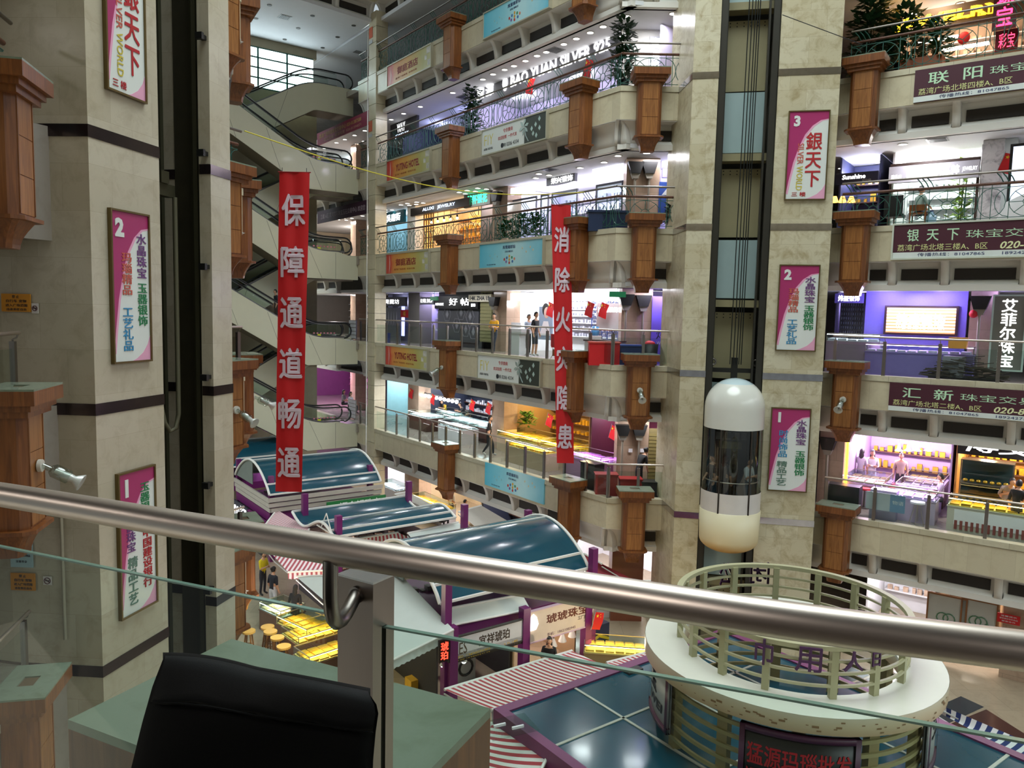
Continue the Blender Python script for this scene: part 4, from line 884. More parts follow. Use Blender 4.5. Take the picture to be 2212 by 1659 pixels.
for (px, py, body, wd, hh, fl_) in ((1568, 1240, '公', .3, .5, 0), (1642, 1232, '闭', .42, .5, 0), (1525, 1236, '川', .2, .3, 0), (1652, 1385, '巾', .3, .45, 1), (1748, 1400, '用', .42, .42, 1), (1845, 1408, '人', .34, .34, 1), (1893, 1410, '日', .16, .24, 1)):
    d = ray(px, py); A_ = d.x**2+d.y**2; q = Ri+.2; B_ = -2*(d.x*RX+d.y*RY); C__ = RX**2+RY**2-q*q; sg = 1 if not fl_ else -1; t = (-B_+sg*math.sqrt(max(0, B_*B_-4*A_*C__)))/(2*A_); P = d*t; a = math.atan2(P.y-RY, P.x-RX)
    z = max(min(P.z, ZR+.7), ZR+.3)
    e = bpy.data.objects.new('tmp', None)
    tx_ = text(None, body, 0, 0, M('#4a2350', .4), w=wd, h=hh, ext=.03, bold=.01, name='metal_character')
    tx_.matrix_world = Matrix.Translation((RX+q*math.cos(a), RY+q*math.sin(a), z)) @ Matrix.Rotation(a+math.pi/2+(math.pi if not fl_ else 0)*0, 4, 'Z')
    tag(tx_, 'violet metal character on the %s of the ring guard rail, shaped like %s' % ('far side' if not fl_ else 'near side', body), 'lettering', 'violet characters on the ring rail')
# ================================================================= SHOPS behind the balconies
def px_x(fr, px, py, y): return fr.hit(px, py, y)[0]
def booth(fr, k, x0, x1, y0, y1, wall, label, col, power, zc=None, side=True, n=1, shelf=None):
    z0 = c(k)-.05 if k > -2 else GZ; z1 = c(k+1)-2.01 if k > -2 else c(-1)-2.0
    o = thing('shop_booth', label, 'shop', fr.m(0, 0, 0))
    G().box(x0, x1, y1, y1+.08, z0, z1-.02).build('back_wall', wall, o)
    if side:
        for x in (x0, x1-.06): G().box(x, x+.06, y0+.3, y1, z0, z1-.02).build('side_wall', wall, o)
    if shelf:
        r, m1, m2 = shelf; hh = (z1-z0-.9)/r
        for i in range(r):
            g = G(); zz_ = z0+.75+i*hh; g.box(x0+.15, x1-.15, y1-.32, y1, zz_, zz_+.04); g.build('shelf', m1, o)
            g = G(); x = x0+.22
            while x < x1-.3:
                d = random.uniform(.08, .2); h_ = random.uniform(.08, hh*.55); g.box(x, x+d, y1-.25, y1-.12, zz_+.04, zz_+.04+h_); x += d+random.uniform(.05, .16)
            q = g.build('stock', m2, o); q['kind'] = 'stuff'
    for i in range(n):
        P = fr.w(x0+(x1-x0)*(i+.5)/n, (y0+y1)/2); lamp('POINT', (P[0], P[1], z1-.5), power/n*.75, col, .15, 'shop_lamp')
    return o
def fasc(fr, y, tl, br, label, bg, texts, dep=.14, name='shop_sign', fm=None, grp=None):
    return sign(fr, y, fr.box(y, *tl, *br), name, label, 'sign', bg, .03, fm, dep, texts, grp)
DP = None
def downlights(fr, k, pts, lb, mat=None, drop=0.):
    global DP
    z = c(k+1)-2.001+drop
    for px, py in pts:
        P = atz(px, py, z)
        m = Matrix.Translation((P.x, P.y, z))
        if DP is None:
            DP = thing('ceiling_downlight', lb, 'light', m, lb)
            G().lathe([(.13, 0), (.16, -.005), (.16, -.02), (.12, -.02)], 14).build('trim', WHITE2, DP); G().lathe([(.0005, -.016), (.125, -.016)], 14, smooth=False).build('lens', DOWN, DP.children[0])
        else:
            dup(DP, m, lb, lb)
def cz_(x, y, f): return [(x+a/f, y+b/f) for a, b in ()]
dl2 = [(845, 258), (872, 245), (908, 230), (978, 200), (1043, 171), (1065, 160), (1090, 150), (1110, 142), (1135, 131), (1160, 120), (1180, 112), (1218, 95), (1245, 83), (1275, 70), (1303, 57), (1354, 35), (1454, 29), (1061, 208), (1195, 157), (836, 286), (850, 278)]
downlights(FB, 2, dl2, 'round white downlight in the ceiling above the fourth floor rear gallery')
dl1 = [(866, 442), (884, 443), (899, 441), (832, 453), (834, 458), (847, 453), (880, 439), (900, 436), (914, 438), (992, 415), (1005, 418), (1009, 411), (1027, 413), (1032, 406), (1051, 408), (1157, 384), (1164, 375), (1186, 378), (1253, 362), (1305, 350), (1335, 336), (1397, 330)]
downlights(FB, 1, dl1, 'round white downlight in the ceiling above the third floor rear gallery')
downlights(FB, 3, [(874, 49), (888, 39), (904, 29)], 'round white downlight under the sixth floor slab')
downlights(FB, 2, [(701, 320), (727, 308), (745, 301), (766, 292), (788, 282), (771, 311), (786, 305)], 'round downlight in the ceiling behind the upper escalator')
downlights(FB, 1, [(731, 474), (742, 471), (748, 475), (760, 471), (783, 466)], 'round downlight in the ceiling behind the middle escalator')
downlights(FC, 1, [(1896, 350), (1818, 363), (1950, 311)], 'round white downlight above the third floor gallery right of the lift')
downlights(FC, 2, [(2075, 7), (1977, 28), (1995, 31), (1910, 118), (2123, 60)], 'round warm downlight above the fourth floor gallery right of the lift')
VP = None
for fr, k, lst, w_ in ((FB, 2, ((1200, 108), (1003, 210)), 'fourth floor rear ceiling'), (FB, 1, ((1185, 366),), 'third floor rear ceiling'), (FC, 1, ((2025, 302),), 'third floor ceiling right of the lift'), (FB, 3, ((615, 37), (560, 86), (645, 106), (774, 112)), 'top ceiling over the escalators')):
    for px, py in lst:
        z = c(k+1)-2.002 if k != 3 else c(4)-2.082; P = atz(px, py, z); t = thing('air_vent', 'square grille vent in the %s' % w_, 'vent', Matrix.Translation((P.x, P.y, z)) @ Matrix.Rotation(fr.a, 4, 'Z'), 'vents in the '+w_)
        G().box(-.3, .3, -.3, .3, -.015, 0).build('frame', GREY, t); g = G()
        for i in range(6): g.box(-.25, .25, -.24+i*.085, -.19+i*.085, -.025, -.014)
        g.build('slat', DKGREY, t)
for i, (px, py) in enumerate(((582, 11), (553, 40), (675, 34), (644, 61), (764, 55), (729, 80), (615, 85), (585, 107), (697, 103), (667, 123))):
    P = atz(px, py, c(4)-2.082); tag(G().cyl(0, 0, -.02, 0, .12, 12).build('unlit_downlight', M('#4d4b48', .6), None, Matrix.Translation(P)), 'unlit dark downlight in the top ceiling over the escalators', 'light', 'unlit downlights')
# gallery lighting (the rows of downlights)
for k, p in ((-1, 120), (0, 90), (1, 150), (2, 150), (3, 60)):
    for x in (2., 7., 12., 17.): P = FB.w(x, .95); lamp('AREA', (P[0], P[1], c(k+1)-2.03), (p)*(.62 if k < 1 else .3), (.93, .95, 1.), .7, 'gallery_lamp')
    P = FB2.w(1.6, 1.5); lamp('AREA', (P[0], P[1], c(k+1)-2.03), (p*.6)*.62, (.95, .95, 1.), .7, 'gallery_lamp')
    P = FB.w(-9.5, 2.0); lamp('AREA', (P[0], P[1], c(k+1)-2.03), (p*2.4)*.62, (1., .93, .9) if k != -1 else (1, .6, .95), .7, 'gallery_lamp')
    if k < 3:
        for x in (1.5, 5.5): P = FC.w(x, 1.5); lamp('AREA', (P[0], P[1], c(k+1)-2.03), (p*.8)*.62, (.95, .93, 1.) if k < 2 else (1, .75, .5), .7, 'gallery_lamp')
for x, y in ((-4, 3), (3, 3), (9, 3), (14, 3), (18, 3)): P = FB.w(x, y); lamp('AREA', (P[0], P[1], c(-1)-2.03), (150)*.7, (1, .93, .95), .8, 'ground_lamp')
for x in (1, 5, 9): P = FC.w(x, 2.5); lamp('AREA', (P[0], P[1], c(-1)-2.03), (110)*.7, (1, .93, .9), .8, 'ground_lamp')
LAV = M('#cfc8e6', .6); WHT = M('#e9e7ec', .5); WARM = M('#e6c9a2', .6); DKB = M('#23293a', .5); GRYP = M('#56575f', .5, var=.2, scale=1.5); SILV = M('#b9bccb', .3, .4, var=.4, scale=6); GOLD = M('#e0ac3a', .3, .5, var=.4, scale=9); MIX = M('#b59a86', .5, var=.7, scale=5); DKW = M('#4a2d22', .5)
def flag(P, a, lab, s=1., tilt=.3):
    t = thing('national_flag', lab, 'flag', Matrix.Translation(P) @ Matrix.Rotation(a, 4, 'Z') @ Matrix.Rotation(tilt, 4, 'Y') @ Matrix.Scale(s, 4), 'little red flags')
    g = G(); n = 6; vs = [(.36*j, .02*math.sin(i+j*2), -.5*i/n) for i in range(n+1) for j in (0, 1)]; g.add(vs, [(2*i, 2*i+2, 2*i+3, 2*i+1) for i in range(n)], True); g.build('cloth', RED, t)
    g = G()
    for x, z, r in ((.09, -.1, .055), (.2, -.05, .02), (.22, -.12, .02)): g.exty([(x+r*(1 if q % 2 == 0 else .4)*math.sin(q*math.pi/5), z+r*(1 if q % 2 == 0 else .4)*math.cos(q*math.pi/5)) for q in range(10)], -.03, -.024)
    g.build('star', M('#e8c62a', .5), t); G().tube([(-.01, 0, .04), (-.01, 0, -.52)], .01, 5).build('stick', GREY, t)
UP = None
def uplight(fr, px, py0, py1, y, lab, k):
    """black pillar-mounted flood lamp on a pole"""
    global UP
    x, z = fr.hit(px, py0, y)
    if UP is None:
        UP = thing('pillar_lamp', 'x', 'lamp', Matrix.Identity(4))
        g = G(); g.exty([(-.3, 0), (.3, 0), (.17, -.42), (-.17, -.42)], -.3, 0); g.build('shade', BLACK, UP)
        G().exty([(-.17, -.42), (.17, -.42), (.1, -.6), (-.1, -.6)], -.24, -.04).build('lamp_base', M('#8f8a80', .4, .3), UP)
        G().tube([(0, -.15, -.58), (0, -.12, -2.5)], .045, 6).build('pole', M('#a39b8e', .4, .4), UP)
        UP.matrix_world = fr.m(x, y, z); UP['label'] = lab; UP['group'] = 'black pillar lamps'; return
    dup(UP, fr.m(x, y, z), lab, 'black pillar lamps')
def pier(fr, k, y, px0, px1, py, label, mat=STONE_P, d=.8):
    x0 = px_x(fr, px0, py, y); x1 = px_x(fr, px1, py, y); z0 = c(k)-.05 if k > -2 else GZ; z1 = c(k+1)-2.01 if k > -2 else c(-1)-2.01
    o = tag(G().box(0, x1-x0, 0, d, 0, z1-z0).build('stone_pier', mat, None, fr.m(x0, y, z0)), label, 'pillar'); return o
def potted(fr, px, py, y, h_, lab, r=.35, n=260, pot=True, col='#1f3d22', base=None):
    x, z = fr.hit(px, py, y); base = z if base is None else base
    t = thing('potted_plant', lab, 'plant', fr.m(x, y, base))
    if pot: G().lathe([(.001, 0), (.17, 0), (.23, .45), (.2, .45), (.18, .4), (.001, .4)], 14).build('pot', M('#22242a', .4), t)
    g = G()
    for i in range(4): a = i*1.7; g.tube([(.04*math.cos(a), .04*math.sin(a), .3), (.12*math.cos(a), .12*math.sin(a), h_*.85)], .015, 4)
    g.build('stem', M('#3d3a22', .7), t); g = G()
    for i in range(n):
        a = random.uniform(0, 6.28); q = random.uniform(.05, r); z = random.uniform(.4 if pot else .05, h_); l = random.uniform(.16, .36); d = Vector((math.cos(a), math.sin(a), random.uniform(-.5, .7))).normalized(); s_ = d.cross(Vector((0, 0, 1))).normalized()*l*.28
        p = Vector((q*math.cos(a)*(1.1-z/h_*.5), q*math.sin(a)*(1.1-z/h_*.5), z)); g.add([p, p+d*l*.5+s_, p+d*l, p+d*l*.5-s_], [(0, 1, 2, 3)])
    g.build('foliage', M(col, .5, var=.5, scale=4), t); return t
def counter(m, w_, d, h_, lab, base, tray, light, lp, pr=.0, grp=None, glow=True):
    """glass-topped jewellery counter standing on local z=0"""
    t = thing('display_counter', lab, 'counter', m, grp)
    G().box(0, w_, 0, d, 0, h_-.28).box(-.02, w_+.02, -.02, d+.02, h_-.30, h_-.27).build('base', base, t)
    bed = G().box(.02, w_-.02, .02, d-.02, h_-.27, h_-.24).build('tray_bed', light, t)
    G().box(0, w_, 0, d, h_-.02, h_).box(0, w_, 0, .012, h_-.27, h_-.02).box(0, .012, 0, d, h_-.27, h_-.02).box(w_-.012, w_, 0, d, h_-.27, h_-.02).build('glass_case', GLASS, t)
    g = G()
    for a in ((0, w_, 0, .02, h_-.02, h_+.005), (0, w_, d-.02, d, h_-.02, h_+.005), (0, .02, 0, d, h_-.02, h_+.005), (w_-.02, w_, 0, d, h_-.02, h_+.005)): g.box(*a)
    for x in (0, w_-.02): g.box(x, x+.02, 0, .02, h_-.27, h_)
    g.build('rim', M('#b9b4a8', .3, .8), t)
    nx = max(1, int(w_/.32)); ny = max(1, int(d/.3)); g = G()
    for i in range(nx):
        for j in range(ny):
            x = .05+i*(w_-.1)/nx; y = .05+j*(d-.1)/ny; g.box(x, x+(w_-.1)/nx-.05, y, y+(d-.1)/ny-.05, h_-.24, h_-.2+random.uniform(0, .04))
    q = g.build('jewellery', tray, bed); q['kind'] = 'stuff'
    if glow:
        G().box(.02, w_-.02, .015, .03, h_-.045, h_-.03).build('led_strip', lp, t)
        o_ = lamp('AREA', (0, 0, 0), 11*w_*d, lp.node_tree.nodes['Principled BSDF'].inputs['Emission Color'].default_value[:3], w_*.9, 'case_light', d*.5); o_.parent = t; o_.location = (w_/2, d*.45, h_-.03)
    return t
LEDW = M('#f4f2ff', em=30.); LEDY = M('#ffd98a', em=30.); LEDP = M('#e6a8ff', em=28.); LEDB = M('#7f8cff', em=6.)
TRW = M('#cfd2e2', .4, .2, var=.5, scale=8); BEDW = M('#eeeef6', .5); BEDY = M('#f2d78c', .5); BEDP = M('#e2b9ea', .5)

# ---- fourth floor, rear
k = 2; Y = 2.2
booth(FB, k, px_x(FB, 1005, 230, Y), 18.4, Y, 5.6, LAV, 'silver shop lit in lavender on the fourth floor', (.82, .8, 1.), 420, n=3, shelf=(3, WHT, SILV))
x0 = px_x(FB, 1032, 205, Y); x1 = px_x(FB, 1352, 75, Y); zt = c(k+1)-1.9; a = FB.hit(1103, 186, Y-.2); b = FB.hit(1318, 82, Y-.2); b2_ = FB.hit(1318, 104, Y-.2); bw = x1-x0
e0 = FB.hit(1040, 205, Y-.2)[0]; e1 = FB.hit(1088, 188, Y-.2)[0]
h_ = .95; zb_ = zt-h_; L = x1-x0
fx = lambda x: (x-x0)/L
zc_ = ((b[1]+b2_[1])/2-zb_)/h_
o = sign(FB, Y, (x0, zb_, L, h_), 'shop_sign', 'grey shop fascia with glowing white letters BAO YUAN SILVER 925', 'sign', M('#7d7c84', .6), .03, None, .18, [('BAO YUAN SILVER 925', (fx(a[0])+fx(b[0]))/2, zc_, .5, LETW, {'w': fx(b[0])-fx(a[0]), 'bold': .012, 'ext': .03}), ('寶源', fx(e0)+.03, zc_, .5, LETW, {'w': (fx(e1)-fx(e0))*.75, 'bold': .02, 'ext': .05, 'char': 1.4}), ('1996', .985, zc_+.1, .2, LETW, {'w': .05})])
g = G(); ex = (fx(e1)+.012)*L; zz = zc_*h_
for i in (-1, 0, 1): g.exty([(ex+i*.05, zz-.3), (ex+i*.12-.06, zz), (ex+i*.14, zz+.3-abs(i)*.08), (ex+i*.12+.06, zz)], -.24, -.19)
g.build('emblem', LETW, o)
for px, py, l_ in ((1142, 168, 'first red flag under the fourth floor silver shop fascia, below the letters BAO'), (1266, 128, 'second red flag under the fourth floor silver shop fascia, below SILVER')): x, z = FB.hit(px, py, Y-.5); flag(Vector((*FB.w(x, Y-.5), z)), FB.a, l_, 1.3)
booth(FB, k, -1.5, px_x(FB, 1004, 230, Y)-.05, Y, 5.6, DKB, 'dim blue shop row at the far end of the fourth floor', (.5, .55, 1.), 160, n=2, shelf=(3, DKGREY, M('#3b4a8a', .4, var=.6)))
fasc(FB, Y, (848, 270), (905, 286), 'dark fascia with small white glowing letters at the far end of the fourth floor', DKGREY, [('WAY', .42, .6, .5, LETW, {'w': .3}), ('JEWELRY', .45, .15, .22, LETC, {'w': .5})])
tag(G().box(0, 2.4, -.05, 0, 0, .1).build('led_tube', LEDB, None, FB.m(px_x(FB, 928, 312, Y), Y+.6, c(k)+1.0)), 'blue LED strip glowing behind the fourth floor railing', 'light')
potted(FB, 1018, 285, .7, 2.4, 'tall dark potted plant behind the fourth floor railing', .45, 420, base=c(2)-.05)
potted(FB2, 1345, 178, .8, 2.5, 'tall leafy potted plant in a black pot at the fourth floor corner', .42, 460, base=c(2)-.05)
x0 = px_x(FB2, 1342, 100, 2.6); x1 = px_x(FB2, 1440, 100, 2.6); struct(G().box(x0, x1, 0, .2, c(2)-.05, c(3)-1.87).build('wall_shop_front', WHITE2, None, FB2.m(0, 2.6, 0)))
b = FB2.box(2.55, 1404, 78, 1426, 183); sign(FB2, 2.6, b, 'vertical_sign', 'glowing vertical white letters on the fourth floor white wall', 'sign', M('#cfd0d6', .5), .02, None, .03, [('寶源銀飾', .5, .5, .95, LETW, {'vert': True, 'w': .8, 'bold': .02})])
tag(G().box(0, .1, 0, .1, 0, 2.9).build('door_frame', BLACK, None, FB2.m(x1, 2.5, c(2)-.05)), 'black door frame post on the fourth floor near the lift tower', 'frame')
# ---- third floor, rear
k = 1; Y = 2.4
X = lambda px, py=450: px_x(FB, px, py, Y)
booth(FB, k, X(826, 470), X(880, 465), Y, 5, M('#7fa7b5', .5), 'shop with a teal sign at the far end of the third floor', (.8, .95, 1.), 150, shelf=(3, WHT, MIX))
fasc(FB, Y, (828, 462), (877, 480), 'teal shop fascia with white glowing characters', M('#1d6f80', .4), [('吳廟街', .55, .5, .6, LETW, {'w': .6, 'bold': .02})])
pier(FB, k, Y-.2, 880, 897, 470, 'white painted pier between the teal shop and the warm jewellery shop', WHITE2)
booth(FB, k, X(897), X(1026), Y+.3, 5.5, WARM, 'warmly lit jewellery shop on the third floor', (1., .74, .45), 330, n=2, shelf=(4, M('#c9905a', .5), GOLD))
x0, z1 = FB.hit(897, 449, Y); x1 = X(1025, 452)
o = sign(FB, Y, (x0, z1-.5, x1-x0, .42), 'shop_sign', 'slim black canopy with the word JEWELRY on the third floor', 'sign', M('#1d1713', .4), .02, None, .3, [('ALUXI   JEWELRY', .5, .5, .5, LETC, {'w': .55, 'bold': .01})])
for i in range(5):
    t = thing('pendant_bulb', 'small hanging bulb under the black jewellery canopy', 'light', FB.m(x0+2.0+i*.65, Y-.1, z1-.5), 'bulbs of the jewellery canopy')
    G().tube([(0, 0, 0), (0, 0, -.3)], .012, 5).cyl(0, 0, -.42, -.3, .05, 8).build('holder', BLACK, t); G().sph(0, 0, -.47, .06, n=10, m=6).build('bulb', M('#fff0d0', em=20.), t)
t = thing('lattice_screen', 'amber wooden lattice screen in the jewellery shop', 'screen', FB.m(X(915), Y, c(k))); g = G()
for i in range(5): g.box(i*.25, i*.25+.05, 0, .06, 0, 2.3)
for j in range(8): g.box(0, 1.05, 0, .06, j*.32, j*.32+.05)
g.build('lattice', M('#7a4a1e', .5), t); G().box(.03, 1.0, .08, .1, .05, 2.28).build('glowing_back', M('#f0b860', em=1.5), t)
t = thing('round_pendant', 'round golden pendant lamp in the jewellery shop', 'light', FB.m(X(1005, 475), Y+.8, FB.hit(1005, 478, Y+.8)[1])); G().lathe([(.4, -.12), (.5, .1), (.1, .2)], 16).build('shade', M('#e9a94a', em=1.2), t); G().tube([(0, 0, .2), (0, 0, 1.)], .02, 5).build('rod', BLACK, t)
fasc(FB, Y, (1008, 421), (1064, 441), 'grey fascia with green glowing characters', M('#8d8f8c', .5), [('博怀银花', .52, .5, .62, M('#25f0a0', em=5.), {'w': .75, 'bold': .02})], .16)
G_ = booth(FB, k, X(1028), X(1062), Y, 4., M('#8c7d6d', .6), 'narrow dim shop below the green sign', (.9, .85, 1), 60)
pier(FB, k, Y-.3, 1064, 1096, 450, 'stone pier carrying a black lamp between the green sign and the silver shops', STONE_P)
uplight(FB, 1078, 416, 440, Y-.32, 'black pillar lamp beside the green glowing sign on the third floor', k)
booth(FB, k, X(1098, 420), X(1352, 370), Y, 5.5, LAV, 'row of bright silver shops on the third floor', (.86, .84, 1.), 620, n=4, shelf=(4, WHT, SILV))
fasc(FB, Y, (1101, 409), (1162, 412), 'white glowing fascia strip, first of the third floor silver shops', M('#dcdcf2', em=1.6), [('925 銀飾', .5, .5, .7, LETW, {'w': .6})])
fasc(FB, Y, (1186, 386), (1247, 392), 'grey fascia with four white glowing characters among the third floor silver shops', M('#77787f', .4), [('荣兴银饰', .55, .5, .7, LETW, {'w': .75, 'bold': .03})])
fasc(FB, Y, (1285, 364), (1350, 372), 'white glowing fascia nearest the stone pier on the third floor', M('#dcdcf2', em=1.6), [('SINCE 1998 SILVER', .5, .5, .5, LETW, {'w': .8})])
for i, (p0, p1) in enumerate(((1103, 1160), (1168, 1186), (1192, 1248), (1287, 1345))):
    t = thing('shop_window', '%s glazed window of the third floor silver shops' % ('first', 'second', 'third', 'fourth')[i], 'window', FB.m(X(p0, 430), Y, c(k))); w_ = X(p1, 420)-X(p0, 430)
    G().box(0, w_, 0, .02, .1, 2.1).build('pane', GLASS, t); G().box(0, .06, -.02, .04, 0, 2.15).box(w_-.06, w_, -.02, .04, 0, 2.15).box(0, w_, -.02, .04, 2.1, 2.18).build('frame', M('#55565c', .4, .5), t)
pier(FB2, k, 2.0, 1352, 1424, 420, 'wide stone pier with two black lamps on the third floor', STONE_P)
uplight(FB2, 1372, 352, 380, 1.98, 'first of two black lamps on the third floor stone pier', k); uplight(FB2, 1402, 352, 380, 1.98, 'second of two black lamps on the third floor stone pier, nearer the lift', k)
booth(FB2, k, px_x(FB2, 1426, 420, 2.), 3.4, 2., 4., LAV, 'poster shop beside the lift tower on the third floor', (.8, .8, 1), 90)
fasc(FB2, 2., (1430, 366), (1484, 386), 'lavender fascia with white glowing letters beside the lift tower', M('#a79fd6', .5), [('QIAN', .6, .5, .6, LETW, {'w': .7, 'bold': .04})])
o = fasc(FB2, 1.9, (1424, 393), (1484, 482), 'blue mountain poster on the third floor beside the lift tower', M('#2c4fa3', .3, var=.2, scale=1.5), [], .04, 'poster')
G().exty([(.1, 1.), (.45, 1.45), (.6, 1.25), (.9, 1.5), (1.1, 1.0)], -.05, -.042).build('white_crag', M('#dfe3ea', .4), o)
for i, (px, py, r) in enumerate(((1092, 497, .4), (1128, 490, .45), (1155, 486, .45))): potted(FB, px, py, .6, .9, 'bushy green plant %s along the third floor railing' % ('nearest the warm shop', 'in the middle of the row', 'nearest the red banner')[i], r, 220, False, '#2f5a26', c(1)+.1)
tag(G().box(0, 1.4, 0, .5, 0, .7).box(-.04, 1.44, -.04, .54, .66, .74).build('planter_bin', M('#1c2b4a', .4), None, FB2.m(-.9, .7, c(1)-.05)), 'dark blue storage bin behind the third floor corner railing', 'bin')
potted(FB2, 1453, 490, .6, .9, 'small dark potted plant in front of the blue poster', .3, 150, True, '#2a3328', c(1)-.05)
# ---- second floor, rear
k = 0; Y = 2.6
X = lambda px, py=690: px_x(FB, px, py, Y)
booth(FB, k, X(828), X(880), Y, 3.2, GRYP, 'closed grey shop with a white feather pattern on the second floor', (.7, .7, 1), 40)
fasc(FB, Y, (829, 642), (880, 662), 'grey fascia with three white characters at the far end of the second floor', M('#55565c', .5), [('青藏坊', .45, .5, .5, LETW, {'w': .6})])
o = fasc(FB, Y+.1, (830, 664), (866, 742), 'grey feather patterned shop wall on the second floor', M('#6f7077', .5, var=.15), [], .03, 'wall_panel')
g = G(); 
for i in range(5): g.exty([(.3+i*.35, 1.1), (.36+i*.35, 1.5), (.3+i*.35, 1.9), (.24+i*.35, 1.5)], -.04, -.034)
g.build('feather', M('#b7b8bd', .5), o)
tag(G().box(0, .3, 0, .05, 0, 2.2).build('led_strip_lamp', LEDB, None, FB.m(X(869), Y-.05, c(k)+.3)), 'violet LED strip beside the grey feather wall', 'light')
t = fasc(FB, Y-.1, (866, 669), (882, 686), 'red diamond new-year paper on the second floor pier', RED, [('福', .5, .5, .6, M('#e8c030', .5), {})], .02, 'paper_charm')
pier(FB, k, Y-.2, 882, 906, 690, 'grey pier between the feather shop and the black shop', M('#6b6763', .5))
booth(FB, k, X(908), X(943), Y, 3.8, LAV, 'little violet lit window shop on the second floor', (.6, .55, 1.), 90, shelf=(3, WHT, SILV))
fasc(FB, Y, (909, 642), (942, 658), 'grey fascia of the little violet window shop', M('#5b5c63', .5), [('SILVER SHOP', .5, .5, .5, LETW, {'w': .85})])
struct(G().box(X(944), X(1038), 0, .1, c(k)-.05, c(1)-1.88).build('wall_closed_shop', M('#3c3d44', .5, var=.15, scale=1), None, FB.m(0, Y+.1, 0)))
o = fasc(FB, Y, (944, 640), (1037, 668), 'black fascia with two white glowing characters on the second floor', M('#17171a', .4), [('好 帖', .58, .55, .55, LETW, {'w': .45, 'bold': .02}), ('NEPHRITE', .12, .35, .2, LETW, {'w': .2}), ('首饰', .9, .3, .25, LETW, {'w': .1})])
o = fasc(FB, Y+.08, (947, 670), (1034, 742), 'dark shop wall printed with pale hexagons', M('#4a4b52', .5, var=.15), [], .03, 'wall_panel')
w_ = X(1034)-X(947)
for hx, hz in ((.25, .75), (.5, .45), (.72, .35), (.82, .7), (.6, .8), (.9, .3)):
    g = G(); g.tube([(hx*w_+.4*math.cos(i*math.pi/3), -.035, hz*1.9+.4*math.sin(i*math.pi/3)) for i in range(6)], .02, 4, True); g.exty([(hx*w_-.15, hz*1.9), (hx*w_, hz*1.9-.2), (hx*w_+.15, hz*1.9), (hx*w_, hz*1.9+.25)], -.04, -.034); g.build('hexagon', M('#86878f', .5), o)
fasc(FB, Y-.1, (1017, 637), (1066, 652), 'cream sign with dark letters 14K ZHA hung on the second floor', M('#cfc9b6', .5), [('14K ZHA 15', .5, .5, .6, INK, {'w': .85, 'bold': .03})])
o = fasc(FB, Y, (1040, 655), (1065, 740), 'olive roller shutter on the second floor', M('#7d7a55', .5), [], .05, 'roller_shutter'); g = G()
for i in range(16): g.box(0, X(1065)-X(1040), -.07, -.05, .05+i*.17, .17+i*.17)
g.build('slat', M('#8b8760', .45, .2), o)
pier(FB, k, Y-.4, 1066, 1094, 690, 'stone pier with a black lamp beside the roller shutter', STONE_P); uplight(FB, 1073, 642, 660, Y-.42, 'black pillar lamp beside the roller shutter on the second floor', k)
booth(FB, k, X(1096), X(1342, 700), Y, 5.8, WHT, 'dazzling white silver shop on the second floor', (.95, .95, 1.), 1000, n=4, shelf=(6, WHT, SILV))
fasc(FB, Y, (1097, 634), (1338, 650), 'overexposed glowing white fascia of the second floor silver shop', M('#fbfbff', em=2.5), [('24K', .26, .5, .5, M('#e8d48a', em=3.), {'w': .03})], .2)
o = fasc(FB, Y+.2, (1292, 655), (1340, 712), 'pale wall panel with white lit characters beside the stone pier', M('#c9c7ca', .5), [('尚廷銀飾', .5, .75, .2, LETW, {'w': .85, 'bold': .03})], .06, 'wall_sign')
o = fasc(FB, Y+.6, (1166, 662), (1194, 735), 'portrait poster of a woman in white in the silver shop', M('#8fa0b5', .4), [], .04, 'poster')
w_ = px_x(FB, 1194, 690, Y+.6)-px_x(FB, 1166, 690, Y+.6); g = G().sph(w_*.6, -.045, 1.25, .2, .02, .27); g.build('face', M('#d9b7a8', .6), o); G().exty([(w_*.1, .2), (w_*.4, .85), (w_*.75, .85), (w_*.95, .2)], -.06, -.045).build('dress', M('#e4dfe2', .6), o); G().sph(w_*.52, -.04, 1.38, .26, .015, .3).build('hair', BLACK, o)
gd = thing('display_grid', 'blue-lit grid rack of silver pieces at the back of the white shop', 'rack', FB.m(X(1218, 690), Y+1.6, c(k))); w_ = 3.4; g = G()
for i in range(11): g.box(i*w_/10-.015, i*w_/10+.015, 0, .05, .4, 2.4)
for j in range(11): g.box(0, w_, 0, .08, .4+j*.2, .42+j*.2)
g.build('grid', M('#5566a8', .4), gd); g = G()
for i in range(10):
    for j in range(10): g.box(i*w_/10+.08, i*w_/10+.24, .02, .06, .45+j*.2, .53+j*.2)
g.build('silver_piece', M('#6f78a0', .3, .3, var=.5), gd)['kind'] = 'stuff'
for px, py, l_ in ((1186, 652, 'red flag in front of the portrait poster on the second floor'), (1270, 650, 'red flag beside the blue-lit rack on the second floor'), (1300, 652, 'red flag nearest the stone pier on the second floor')): x, z = FB.hit(px, py, Y-.3); flag(Vector((*FB.w(x, Y-.3), z)), FB.a, l_, 1.2)
pier(FB2, k, 2.1, 1342, 1408, 700, 'wide stone pier with two black lamps on the second floor', STONE_P); uplight(FB2, 1352, 636, 660, 2.08, 'first of two black lamps on the second floor stone pier', k); uplight(FB2, 1389, 638, 660, 2.08, 'second of two black lamps on the second floor stone pier, nearer the lift', k)
x, z = FB2.hit(1334, 636, 1.); tag(G().box(-.3, .3, -.04, .04, -.1, .1).tube([(0, 0, .1), (0, 0, .45)], .01, 4).build('exit_sign', M('#1f6b46', em=.6), None, FB2.m(x, 1., z)), 'small green exit sign hanging by the second floor stone pier', 'sign')
